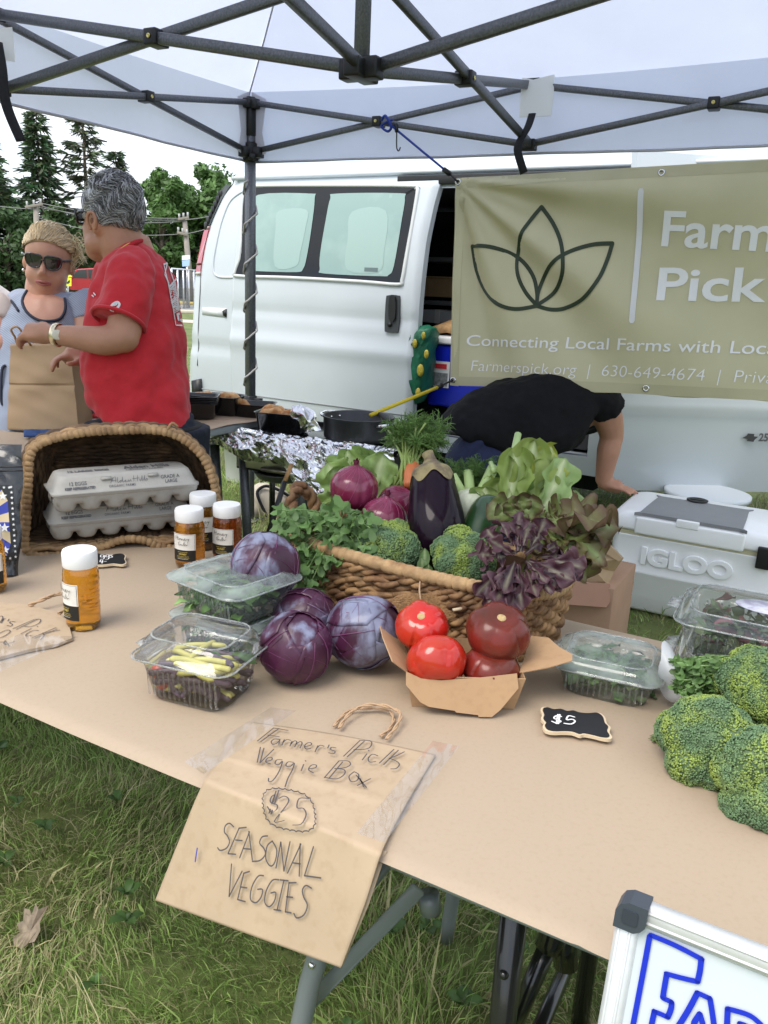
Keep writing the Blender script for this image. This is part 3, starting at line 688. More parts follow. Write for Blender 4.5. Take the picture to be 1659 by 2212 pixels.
    P1('lower_trim', prism([W(udl - .25, .36, .045), W(udl + .9, .36, .045), W(dr(.4), .36, .05), W(dr(.4), .41, .06), W(udl - .25, .41, .05)], VN, .04), M_white, t)
    # ---- front door standing open behind the banner
    a, bq = dp(1395, 318, 3.88), dp(1735, 362, 4.0); a = Vector((a.x, a.y, 0)); bq = Vector((bq.x, bq.y, 0)); fd = (bq - a).normalized(); fn_ = Vector((fd.y, -fd.x, 0))
    F_ = lambda px, py, e=0.: (lambda P: P + fn_ * e)(onplane(px, py, a, fn_))
    zt2 = onplane(1395, 318, a, fn_).z; ln2 = 1.15
    m = MB()
    def fsk(s, v):
        z = .33 + (zt2 - .33) * v; return a + fd * (ln2 * s) + ZV * (z - .0) + fn_ * (.018 * math.sin(min(1, v * 2) * math.pi) - (.09 * ((v - .5) / .5) ** 1.6 if v > .5 else 0) + .01 * math.exp(-((z - .78) / .03) ** 2))
    m.add(*sheet(fsk, 16, 50)); k0 = sheet(fsk, 16, 50); m.add([p - fn_ * .07 for p in k0[0]], k0[1])
    m.add(*sheet(lambda s, v: fsk(0, v) - fn_ * .07 * s, 1, 50)); m.add(*sheet(lambda s, v: fsk(s, 1) - fn_ * .07 * v, 16, 1)); m.add(*sheet(lambda s, v: fsk(s, 0) - fn_ * .07 * v, 16, 1))
    fdr = build('front_door', m, M_white, t)
    wl = [a + fd * x + ZV * z + fn_ * (.012 - .09 * max(0, ((z - .47) / (zt2 - .47) - .5) / .5) ** 1.6) for x, z in ((.24, zt2 - .10), (.14, zt2 - .17), (.10, zt2 - .6), (.9, zt2 - .6), (.95, zt2 - .09))]
    P1('window', prism(wl, fn_, .01), M_glass, fdr, smooth=False)
    # emblem and number on the door
    lo = [F_(x, y, .034) for x, y in ((1597, 944), (1607, 938), (1609, 934), (1622, 935), (1621, 940), (1630, 941), (1622, 948), (1620, 952), (1607, 950), (1608, 946))]
    P1('emblem', prism(lo, fn_, .004), mat('badge_dark', (.10, .10, .11), .35, .6), fdr, smooth=False)
    vs, fs = text_mb('2500', 1, .03); p0 = F_(1630, 950, .034); hh = (F_(1632, 933, .034) - p0).length / .729
    P1('lettering', ([p0 + fd * v.x * hh * .95 + ZV * v.y * hh for v in vs], fs), mat('badge_grey', (.16, .16, .17), .35, .6), fdr, smooth=False)
    # wheels under the body
    for u_ in (ur0 + .95, uend - .35):
        wv = lathe([(.05, -.11), (.19, -.115), (.2, -.12), (.33, -.12), (.36, -.08), (.36, .08), (.33, .12), (.2, .12), (.19, .1), (.05, .1)], 32); F = frame((1, 0, 0), VN); c = W(u_, .5, 0); c.z = .36; c -= VN * .16
        w_ = P1('wheel', ([c + F @ v for v in wv[0]], wv[1]), M_rub, t); rv = lathe([(.0, .09), (.06, .1), (.08, .07), (.17, .06), (.19, .1), (.195, .08)], 24); P1('rim', ([c + F @ v for v in rv[0]], rv[1]), M_chrome, w_)
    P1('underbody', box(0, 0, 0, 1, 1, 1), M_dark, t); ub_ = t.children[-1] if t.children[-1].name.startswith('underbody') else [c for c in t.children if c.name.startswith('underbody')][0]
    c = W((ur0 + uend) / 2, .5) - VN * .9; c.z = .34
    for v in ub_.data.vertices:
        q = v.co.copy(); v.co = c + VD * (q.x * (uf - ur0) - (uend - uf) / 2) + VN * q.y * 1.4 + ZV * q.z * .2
    return dict(ub=ub, uf=uf, zs=zs)
VI = van()
def incar(px, py, w):        # a point inside the van, w metres behind the side
    P = onplane(px, py, V0 + VN * w, VN); return P
# things inside the van
zf = VI['zs'] + .012
c = incar(932, 850, -.18)
t = thing('ice_chest', 'bright blue ice chest with white lid inside the open van', 'ice chest', c)
b0 = incar(922, 858, -.16); top = incar(925, 742, -.16).z; b0.z = zf + .14
F = Matrix((( VD.x, -VN.x, 0), (VD.y, -VN.y, 0), (0, 0, 1)))
def vbox(o, x0, x1, y0, y1, z0, z1, bev=.015):
    g = box((x0 + x1) / 2, (y0 + y1) / 2, 0, x1 - x0, y1 - y0, z1 - z0, bev, 3); return [Vector((o.x, o.y, (z0 + z1) / 2)) + F @ v for v in g[0]], g[1]
P1('chest', vbox(b0, 0, .95, 0, .42, b0.z, top, .02), mat('bright_blue_plastic', (.006, .016, .42), .35, coat=.3), t)
P1('lid', vbox(b0, -.015, .965, -.015, .435, top + .002, top + .05, .015), mat('white_plastic', (.74, .75, .76), .4), t)
lab = P1('label', ([b0 + F @ Vector((x, -.004, z)) - ZV * b0.z + ZV * 0 for x, z in ((.03, top - .26), (.15, top - .26), (.15, top - .10), (.03, top - .10))], [(0, 1, 2, 3)]), mat('label_white', (.72, .73, .74), .5), t)
P1('label_red', ([b0 + F @ Vector((x, -.007, z)) - ZV * b0.z for x, z in ((.05, top - .145), (.13, top - .145), (.13, top - .115), (.05, top - .115))], [(0, 1, 2, 3)]), mat('label_red', (.6, .03, .04), .5), t)
P1('label_grey', ([b0 + F @ Vector((x, -.007, z)) - ZV * b0.z for x, z in ((.04, top - .25), (.14, top - .25), (.14, top - .17), (.04, top - .17))], [(0, 1, 2, 3)]), mat('label_grey', (.22, .23, .24), .5, var=.5, vs=60), t)
c = b0 + F @ Vector((.06, .2, 0)); c.z = top + .05
mb = MB()
for k in range(4):
    mb.add(*tube(smooth_line([c + F @ Vector((-.10 + .02 * k, -.12 + .05 * k, .02 + .012 * k)), c + F @ Vector((0, -.10 + .05 * k, .045 + .012 * k)), c + F @ Vector((.14, -.12 + .06 * k, .02 + .01 * k))], 4), [.006] + [.028] * 7 + [.006], 8))
tag(build('bread_loaf', mb, mat('bread_crust', (.55, .33, .15), .7, var=.3, vs=30)), 'tan bread loaves lying on the blue ice chest lid', 'bread')
# green carrier bag printed with pineapples
c = incar(905, 860, .02); c.z = VI['zs'] + .03
t = thing('shopping_bag', 'green plastic shopping bag printed with yellow pineapples in the van doorway', 'bag', c)
q = [(868, 862), (884, 868), (917, 862), (926, 800), (934, 740), (938, 712), (925, 702), (905, 706), (890, 700), (876, 760)]
loop = smooth_line([incar(x, y, -.02) for x, y in q], 4, True); cc = sum(loop, Vector()) / len(loop)
mb = MB(); n = len(loop); rings = []
for k, (s, w) in enumerate(((.55, .075), (.85, .06), (1, .02), (1, -.03), (.85, -.09), (.5, -.11))): rings.append([cc + (p - cc) * (s + .03 * math.sin(i * .9 + k)) + VN * (w + .012 * math.sin(i * 1.7 + k * 2)) for i, p in enumerate(loop)])
mb.add(*loft(rings)); build('bag', mb, mat('green_film', (.012, .13, .07), .45, var=.5, vs=12, bump=.4, bs=20, bdist=.02), t)
for (x, y, s) in ((908, 800, .85), (896, 742, .6), (903, 848, .65), (921, 765, .6), (915, 725, .5)):
    p = incar(x, y, .066); m = MB(); g = ico(2, 1)
    m.add([p + F @ Vector((v.x * .028 * s, v.y * .008, v.z * .045 * s)) for v in g[0]], g[1])
    build('printed_pineapple', m, mat('yellow_print', (.42, .34, .04), .4, var=.5, vs=90), t)
P = incar(935, 620, -.85)
t = thing('carton', 'small brown cardboard carton on a van shelf', 'carton', P); o = incar(915, 640, -.92); P1('box', vbox(o, 0, .28, 0, .25, o.z, o.z + .13, .004), mat('carton_tan', (.30, .20, .11), .8, var=.1), t)
P1('flap', vbox(o, .0, .28, -.02, .06, o.z + .132, o.z + .14, .002), mat('carton_flap', (.36, .25, .14), .8), t)
o = incar(912, 690, -.85); t = thing('carton', 'pale grey boxes on the lower van shelf beside the banner', 'carton', o); P1('box', vbox(o, 0, .35, 0, .3, o.z - .02, o.z + .07, .01), mat('pale_grey_box', (.34, .35, .37), .6), t)
P1('tape', vbox(o, .1, .14, -.004, .3, o.z - .02, o.z + .074, .001), mat('carton_tape', (.45, .45, .45), .3), t)
# ------------------------------------------------------------------ tables and their paper
M_kraft = mat('kraft_table_paper', (.375, .29, .208), .7, var=.02, vs=3, col2=(.35, .27, .19), c2s=170, c2lo=.5, c2hi=.75, bump=.10, bs=90, bdist=.002)
M_bagk = mat('kraft_bag_paper', (.40, .30, .20), .72, var=.08, vs=10, col2=(.365, .265, .17), c2s=60, c2lo=.5, c2hi=.7, bump=.25, bs=14, bdist=.006)
M_tblgrey = mat('grey_table_edge', (.30, .33, .34), .5)
M_greyleg = mat('grey_enamel_tube', (.19, .21, .215), .35, coat=.3)
M_blackleg = mat('black_enamel_tube', (.012, .012, .013), .25, coat=.5)
def tbar(mb, a, b, w, h): mb.add(*bar(a, b, w, h))
def folding_table(name, label, d0, d1, n0, n1, legm, topm=None):
    t = thing('folding_table', label, 'table', T((d0 + d1) / 2, (n0 + n1) / 2, 0)); c = T((d0 + d1) / 2, (n0 + n1) / 2, .737)
    g = box(0, 0, 0, d1 - d0, n1 - n0, .020, .006, 2); F = Matrix((( TD.x, TN.x, 0), (TD.y, TN.y, 0), (0, 0, 1)))
    P1('tabletop', ([c + F @ v for v in g[0]], g[1]), topm or M_tblgrey, t); return t
tg = folding_table('a', 'grey folding table under the brown paper with a bag sign taped to it', -2.17, -.342, .02, .755, M_greyleg)
tb = folding_table('b', 'folding table with black legs under the right half of the brown paper', -.336, 1.5, .02, .755, M_blackleg)
def vline(px, py, n): P = onplane(px, py, T(0, n, 0), TN); return P
# grey table legs (near end)
for n in (.10, .62):
    q = tabc(vline(688, 2085, .10))[0]; P1('leg', tube(smooth_line([T(q, n, .72), T(q, n, .50), T(q - .012, n - (.012 if n < .3 else -.012), .40), T(q - .05, n - (.05 if n < .3 else -.05), .02)], 5), .0145, 12), M_greyleg, tg)
P1('rivet', ico(2, .005, T(q - .0, .084, .475)), M_chrome, tg)
P1('brace', bar(vline(905, 1918, .14), T(q - .03, .115, .36), .004, .020), M_greyleg, tg); P1('brace', bar(T(tabc(vline(905, 1918, .14))[0], .60, .71), T(q - .03, .62, .36), .004, .020), M_greyleg, tg)
P1('hinge', tube([vline(925, 1930, .16), vline(932, 1955, .16) + ZV * -.01], .014, 10), M_greyleg, tg)
P1('crossbar', tube([T(q, .1, .5), T(q, .62, .5)], .012, 10), M_greyleg, tg)
for n in (.10, .62): P1('leg', tube([T(-1.9, n, .72), T(-1.93, n, .02)], .0145, 12), M_greyleg, tg)
# black table legs
qa = tabc(vline(1110, 1975, .12))[0]
for n in (.12, .62): P1('leg', tube([T(qa, n, .72), T(qa, n, .015)], .0165, 14), M_blackleg, tb)
P1('crossbar', tube([T(qa, .12, .635), T(qa + .085, .20, .655)], .010, 10), M_blackleg, tb); P1('crossbar', tube([T(qa, .12, .30), T(qa, .62, .30)], .012, 10), M_blackleg, tb)
b0, b1 = vline(1190, 2030, .20), vline(1092, 2250, .16)
P1('brace', tube([b0, b1], .012, 12), M_blackleg, tb); P1('brace_sleeve', tube([T(tabc(b0)[0] + .02, .2, .71), b0 + (b0 - b1) * .02, b0 + (b1 - b0) * .08], .0165, 14), M_blackleg, tb)
P1('rivet', ico(2, .006, vline(1088, 2105, .103)), M_blackleg, tb)
P1('bracket', tube([vline(1215, 2035, .24) + ZV * .03, vline(1222, 2085, .24)], .016, 12), M_blackleg, tb)
for n in (.12, .62): P1('leg', tube([T(1.2, n, .72), T(1.23, n, .02)], .0145, 12), M_blackleg, tb)
# the brown paper over both
def paper():
    def fn(u, v):
        d = -2.2 + 3.72 * u; edge = .0
        n = -.001 + .776 * v; z = TZ - .001
        z += .0012 * math.sin(d * 13 + n * 4) * math.sin(n * 9) + .0009 * mn.noise(Vector((d * 6, n * 6, 3)))
        for d0, a_, w_ in ((-1.05, .0012, .006), (-.52, -.0016, .005), (-.12, .0014, .006), (.13, .0012, .005)): z += a_ * math.exp(-((d - d0 - .03 * math.sin(n * 5) - .12 * (n - .3) * (a_ < 0)) / w_) ** 2)
        if v < .12:
            k = 1 - v / .12; z -= .003 * k ** 2 + (.006 + .002 * math.sin(d * 6.5)) * k ** 16; n -= .001 * k * (1 + math.sin(d * 5))
        if v > .93: z -= .02 * ((v - .93) / .07) ** 2
        return T(d, n, z)
    o = P1('paper_table_cover', sheet(fn, 460, 90), M_kraft); tag(o, 'wide sheet of brown kraft paper covering the long produce tables', 'table cover')
paper()

# ------------------------------------------------------------------ paper bag signs
M_tape = plastic('clear_tape', (.99, .985, .97), frost=.07, fs=30, frostcol=(.85, .84, .82), rough=.10, gl=.22)
M_mark = mat('black_marker', (.075, .065, .068), .7); M_bluemark = mat('blue_marker', (.01, .03, .52), .5); M_rope = mat('twisted_paper_cord', (.42, .28, .17), .8, bump=.6, bs=60)
HA = R(66); HDIR = -TN * math.cos(HA) - ZV * math.sin(HA); HN = (-TN * math.sin(HA) + ZV * math.cos(HA)); HP0 = T(0, -.005, TZ + .003)
def bagpt(px, py, lift=0.):
    P = pl(px, py, TZ + .004 + lift)
    if tabc(P)[1] >= -.005: return P
    return onplane(px, py, HP0 + HN * lift, HN)
def rope(name, pts, r, parent, m):
    pts = smooth_line(pts, 6); mb = MB()
    L_ = [0]
    for a, b in zip(pts, pts[1:]): L_.append(L_[-1] + (b - a).length)
    for s in (0, math.pi):
        q = []
        for i, p in enumerate(pts):
            t = (pts[min(i + 1, len(pts) - 1)] - pts[max(0, i - 1)]).normalized(); a = s + L_[i] / .022 * 2 * math.pi * .5
            x = t.orthogonal().normalized(); y = t.cross(x); q.append(p + (x * math.cos(a) + y * math.sin(a)) * r * .55)
        mb.add(*tube(q, r * .62, 6))
    return build(name, mb, m, parent)
def bag_sign():
    t = thing('paper_bag_sign', 'flat kraft bag sign with $25 handwritten, hanging over the front table edge', 'sign', bagpt(640, 1700))
    Lf = smooth_line([Vector((x, y, 0)) for x, y in ((545, 1560), (494, 1622), (440, 1690), (384, 1822), (335, 1945))], 8); Rt = smooth_line([Vector((x, y, 0)) for x, y in ((941, 1630), (885, 1722), (826, 1835), (788, 1952), (736, 2091))], 8)
    n = len(Lf) - 1
    def fn(u, v):
        k = v * n; i = min(int(k), n - 1); f = k - i; a = Lf[i].lerp(Lf[i + 1], f); b = Rt[i].lerp(Rt[i + 1], f); p = a.lerp(b, u)
        top = .0
        P = bagpt(p.x, p.y + (10 * math.sin(u * math.pi) * (1 - v) * -.6), .0012 + .0011 * math.sin(u * 5 + v * 9) * math.sin(v * 6) + (.0015 * math.exp(-((v - .30) / .02) ** 2)) + .0008 * math.sin(u * 17 + v * 4))
        return P
    o = P1('bag', sheet(fn, 50, 64), M_bagk, t); s_ = o.modifiers.new('t', 'SOLIDIFY'); s_.thickness = .0022; s_.offset = 1
    o2 = P1('gusset', [[bagpt(x, y, -.006) for x, y in ((836, 1838), (797, 1955), (742, 2084), (730, 2080), (780, 1950), (815, 1836))], [(0, 1, 4, 5), (1, 2, 3, 4)]], M_bagk, t); o2.modifiers.new('t', 'SOLIDIFY').thickness = .002
    rope('handle', [pl(x, y, TZ + z) for x, y, z in ((733, 1572, .007), (752, 1545, .010), (785, 1524, .014), (830, 1524, .016), (864, 1540, .014), (858, 1566, .010), (835, 1596, .007))], .0025, t, M_rope)
    rope('handle', [pl(x, y, TZ + z) for x, y, z in ((722, 1568, .004), (750, 1538, .005), (790, 1530, .006), (838, 1534, .006), (850, 1552, .005), (842, 1574, .005), (822, 1590, .005))], .0023, t, M_rope)
    Z5 = zz(450, 2250, 1.508); mb = MB(); bl = MB()
    def st(*pts, w=.0031, m=mb, k=4):
        q = [bagpt(*Z5(x, y), .0054) for x, y in pts]
        nr = ZV if tabc(q[0])[1] >= -.005 else HN
        m.add(*ribbon(q, w, nr, len(pts) > 2, k))
    S = st
    for a in ([(665, 183), (585, 247)], [(690, 186), (602, 250)], [(663, 183), (735, 195)], [(636, 218), (692, 226)], [(692, 240), (668, 238), (653, 250), (660, 263), (680, 258), (695, 242)], [(695, 240), (690, 264)], [(717, 240), (705, 268)], [(712, 252), (730, 240), (748, 244)],
              [(755, 248), (745, 272)], [(750, 260), (768, 246), (778, 253), (768, 276)], [(774, 262), (795, 250), (804, 258), (794, 282)], [(818, 275), (846, 268), (850, 258), (835, 255), (818, 268), (822, 286), (846, 284)], [(882, 270), (868, 300)], [(876, 283), (893, 268), (912, 273)], [(937, 266), (930, 282)],
              [(970, 281), (948, 278), (946, 290), (966, 298), (958, 310), (935, 305)], [(1088, 245), (1008, 322)], [(1110, 248), (1026, 325)], [(1088, 245), (1135, 245), (1146, 262), (1125, 285), (1058, 290)], [(1122, 310), (1100, 340)], [(1130, 292), (1133, 296)], [(1176, 320), (1150, 312), (1130, 330), (1135, 350), (1165, 348)],
              [(1255, 288), (1183, 356)], [(1277, 292), (1205, 363)], [(1306, 300), (1270, 318), (1233, 332)], [(1233, 332), (1265, 345), (1282, 362), (1266, 382), (1240, 384)],
              [(600, 278), (584, 352)], [(617, 282), (598, 354)], [(598, 354), (665, 288)], [(630, 347), (655, 340), (655, 328), (636, 330), (626, 350), (650, 360)], [(706, 340), (680, 340), (672, 358), (690, 363), (708, 346), (692, 395), (662, 440), (641, 446), (640, 430)], [(762, 352), (735, 350), (725, 368), (745, 373), (766, 355), (756, 390), (735, 430), (721, 472)],
              [(812, 362), (800, 393)], [(820, 343), (823, 347)], [(838, 384), (870, 378), (873, 365), (850, 366), (836, 388), (860, 404)], [(985, 345), (914, 427)], [(1003, 350), (936, 431)], [(985, 345), (1028, 345), (1042, 362), (1015, 378), (965, 383)], [(965, 383), (1010, 388), (1012, 410), (975, 433), (916, 426)],
              [(1060, 398), (1035, 420), (1045, 446), (1075, 440), (1082, 412), (1060, 398)], [(1088, 430), (1107, 472)], [(1140, 432), (1075, 466)], [(1070, 415), (1120, 475)]): S(*a, w=.0016)
    for a in ([(672, 510), (655, 520), (648, 545), (665, 555), (682, 562), (680, 582), (655, 597), (634, 570)], [(690, 490), (652, 606)], [(676, 494), (642, 602)], [(690, 530), (715, 518), (737, 530), (730, 560), (668, 642), (716, 638)], [(838, 530), (790, 530), (780, 575), (810, 578), (824, 610), (800, 655), (758, 660)],
              [(470, 665), (450, 648), (430, 660), (425, 690), (440, 710), (450, 740), (435, 770), (405, 781), (392, 768)], [(497, 672), (443, 797)], [(497, 672), (532, 668)], [(480, 730), (512, 733)], [(443, 797), (480, 800)], [(548, 690), (500, 817)], [(545, 688), (562, 828)], [(520, 772), (556, 775)],
              [(637, 710), (610, 715), (598, 745), (618, 770), (626, 800), (600, 830), (562, 835)], [(660, 735), (635, 760), (628, 820), (650, 857), (672, 840), (682, 780), (660, 735)], [(702, 740), (678, 867)], [(702, 740), (717, 882)], [(717, 882), (747, 738)], [(800, 750), (735, 892)], [(797, 748), (792, 907)], [(762, 842), (797, 847)], [(862, 763), (818, 905)], [(818, 905), (898, 916)],
              [(460, 848), (448, 1007)], [(448, 1007), (512, 883)], [(520, 893), (490, 1022)], [(520, 893), (548, 884)], [(504, 960), (536, 965)], [(490, 1022), (527, 1032)], [(617, 905), (590, 908), (560, 960), (553, 1020), (580, 1037), (605, 1010), (612, 973), (588, 972)], [(692, 925), (660, 928), (630, 980), (623, 1035), (645, 1057), (670, 1030), (677, 988), (653, 990)],
              [(717, 928), (684, 1072)], [(698, 925), (738, 930)], [(668, 1071), (702, 1076)], [(742, 940), (724, 1082)], [(742, 940), (777, 939)], [(730, 1008), (760, 1011)], [(724, 1082), (752, 1087)], [(852, 966), (825, 953), (808, 975), (814, 1010), (832, 1050), (815, 1097), (780, 1112), (766, 1090)]): S(*a, w=.0016)
    ring = []; N_ = 27
    for k in range(N_ * 6 + 1):
        a = 2 * math.pi * k / (N_ * 6); ca, sa = math.cos(a), math.sin(a); rr = (abs(ca) ** 3 + abs(sa) ** 3) ** (-1 / 3); sc = 1 - .06 * abs(math.sin(a * N_ / 2)) ** .6 * 1.0 + .03
        ring.append((742 + 135 * rr * ca * sc * .95 + 12 * sa, 582 + 106 * rr * sa * sc * .95 + 22 * ca))
    mb.add(*ribbon([bagpt(*Z5(x, y), .0054) for x, y in ring], 0.0014, HN, False))
    build('handwriting', mb, M_mark, t)
    S((292, 770), (287, 800), (282, 836), w=.0016, m=bl); build('pen_mark', bl, mat('blue_ink', (.03, .04, .30), .5), t)
bag_sign()
def bag_sign2():
    t = thing('paper_bag_sign', 'second kraft bag sign lying flat at the left table end beside the honey', 'sign', pl(60, 1360))
    out = [(-170, 1300), (-60, 1296), (62, 1306), (120, 1322), (147, 1341), (156, 1378), (123, 1391), (60, 1403), (0, 1419), (-90, 1440), (-190, 1460)]
    P1('bag', prism([pl(x, y, TZ + .006) for x, y in out], ZV, .005), M_bagk, t, smooth=False)
    Zq = lambda x, y: (x * .28, 1247.6 + y * .28); mb = MB()
    for a in ([(0, 300), (18, 300), (20, 318), (0, 348)], [(27, 322), (10, 352)], [(20, 334), (30, 320), (42, 320)], [(70, 322), (60, 338)], [(118, 345), (85, 340), (75, 352), (95, 362), (85, 376), (53, 372)], [(265, 325), (100, 396)], [(287, 325), (125, 402)], [(265, 325), (312, 325), (300, 355), (240, 380), (188, 378)],
              [(242, 395), (160, 437)], [(286, 378), (292, 382)], [(297, 410), (260, 410), (215, 430), (198, 452), (240, 448)], [(432, 388), (248, 467)], [(442, 400), (268, 472)], [(462, 408), (400, 418), (328, 430)], [(328, 430), (340, 448), (312, 482)], [(45, 408), (-20, 440), (-40, 470), (20, 460), (75, 425), (72, 408), (45, 408)], [(0, 500), (32, 498), (42, 488), (30, 510), (50, 515)], [(40, 488), (72, 532)], [(112, 495), (33, 522)]):
        q = [pl(*Zq(x, y), TZ + .0065) for x, y in a]; mb.add(*ribbon(q, .0014, ZV, len(a) > 2))
    build('handwriting', mb, M_mark, t)
    rope('handle', [pl(x, y, TZ + z) for x, y, z in ((62, 1308, .008), (90, 1296, .016), (118, 1285, .02), (150, 1281, .018), (175, 1290, .014), (160, 1305, .012), (126, 1326, .008))], .0034, t, M_rope)
bag_sign2()
def tape(label, quads, wr=.0022):
    t = thing('tape_strip', label, 'tape', bagpt(*quads[0][0]))
    for q in quads:
        a, b, c, d = q
        def fn(u, v):
            x = (a[0] * (1 - u) + b[0] * u) * (1 - v) + (d[0] * (1 - u) + c[0] * u) * v; y = (a[1] * (1 - u) + b[1] * u) * (1 - v) + (d[1] * (1 - u) + c[1] * u) * v
            return bagpt(x, y, .011 + wr * mn.noise(Vector((x * .03, y * .012, 2))) + wr * .5 * mn.noise(Vector((x * .07, y * .03, 5))))
        P1('film', sheet(fn, 30, 30), M_tape, t)
tape('crinkled clear tape strip over the left edge of the hanging bag sign', [[(398, 1645), (585, 1528), (640, 1535), (440, 1672)]])
tape('crinkled clear tape strip over the right corner of the hanging bag sign', [[(935, 1600), (992, 1612), (830, 1820), (770, 1800)]])
tape('long crinkled clear tape strip across the flat bag sign near the honey jar', [[(-60, 1420), (40, 1370), (170, 1375), (0, 1450)]])

# ------------------------------------------------------------------ little chalk boards
M_slate = mat('chalk_black', (.012, .012, .014), .55, var=.2, vs=40); M_birch = mat('birch_edge', (.62, .50, .34), .7); M_chalk = mat('white_chalk_pen', (.80, .80, .80), .6)
def plaque(label, out, strokes, conv, w):
    pts = smooth_line([pl(*conv(x, y), TZ + .009) for x, y in out], 4, True); c = sum(pts, Vector()) / len(pts)
    t = thing('price_sign', label, 'price sign', c - ZV * .009)
    P1('board', prism(pts, ZV, .0045), M_birch, t, smooth=False)
    P1('chalk_face', prism([c + (p - c) * .93 + ZV * .0012 for p in pts], ZV, .001), M_slate, t, smooth=False)
    mb = MB()
    for s in strokes: mb.add(*ribbon([pl(*conv(x, y), TZ + .0105) for x, y in s], w, ZV, len(s) > 2))
    build('handwriting', mb, M_chalk, t)
plaque('small black chalk price sign reading $5 lying on the brown paper', [(1190, 900), (1197, 884), (1225, 881), (1260, 892), (1310, 890), (1355, 905), (1395, 901), (1440, 915), (1500, 920), (1560, 917), (1598, 943), (1612, 985), (1635, 1010), (1628, 1040), (1645, 1072), (1628, 1084), (1585, 1080), (1530, 1066), (1470, 1055), (1440, 1060), (1390, 1043), (1330, 1040), (1270, 1041), (1222, 1030), (1203, 1003), (1213, 983), (1193, 955), (1200, 930)],
       [[(1322, 945), (1290, 940), (1275, 955), (1300, 966), (1318, 975), (1290, 985), (1262, 975)], [(1300, 932), (1290, 990)], [(1312, 932), (1302, 990)], [(1405, 948), (1368, 940), (1355, 965), (1390, 962), (1408, 975), (1385, 992), (1340, 988)]], zz(1150, 1850, 1.9518), .0024)
plaque('little black chalk sign behind the front honey jar, lettering half hidden', [(560, 985), (600, 978), (650, 985), (700, 990), (745, 982), (780, 981), (800, 993), (795, 1015), (804, 1038), (780, 1050), (720, 1045), (660, 1052), (600, 1052), (560, 1045), (552, 1015)],
       [[(660, 992), (642, 990), (640, 1003), (656, 1003), (662, 992), (660, 1015), (640, 1018)], [(690, 990), (674, 992), (674, 1003), (688, 1002), (694, 990), (690, 1015), (672, 1018)], [(716, 990), (702, 992), (710, 998), (714, 1004), (700, 1008)], [(640, 1022), (636, 1034), (655, 1034)], [(652, 1024), (648, 1044)], [(664, 1032), (675, 1031)]], zz(0, 1300, 1.9518), .0022)

# ------------------------------------------------------------------ honey
M_lid = mat('white_ribbed_lid', (.80, .80, .80), .45)
def honey_mat(n, c, d):
    m = bpy.data.materials.new(n); m.use_nodes = True; p = m.node_tree.nodes['Principled BSDF']
    p.inputs['Base Color'].default_value = (*c, 1); p.inputs['Transmission Weight'].default_value = .86; p.inputs['Roughness'].default_value = .06; p.inputs['IOR'].default_value = 1.34; p.inputs['Coat Weight'].default_value = .8; p.inputs['Coat Roughness'].default_value = .02
    return m
M_hon = [honey_mat('golden_honey', (.90, .42, .035), 1), honey_mat('amber_honey', (.72, .30, .030), 1), honey_mat('red_honey', (.60, .13, .02), 1)]
M_lab = [mat('cream_label', (.74, .71, .66), .55), mat('black_label', (.012, .011, .010), .5), mat('label_line', (.10, .09, .08), .5), mat('label_gold', (.65, .48, .10), .5), mat('label_comb', (.66, .63, .58), .55)]
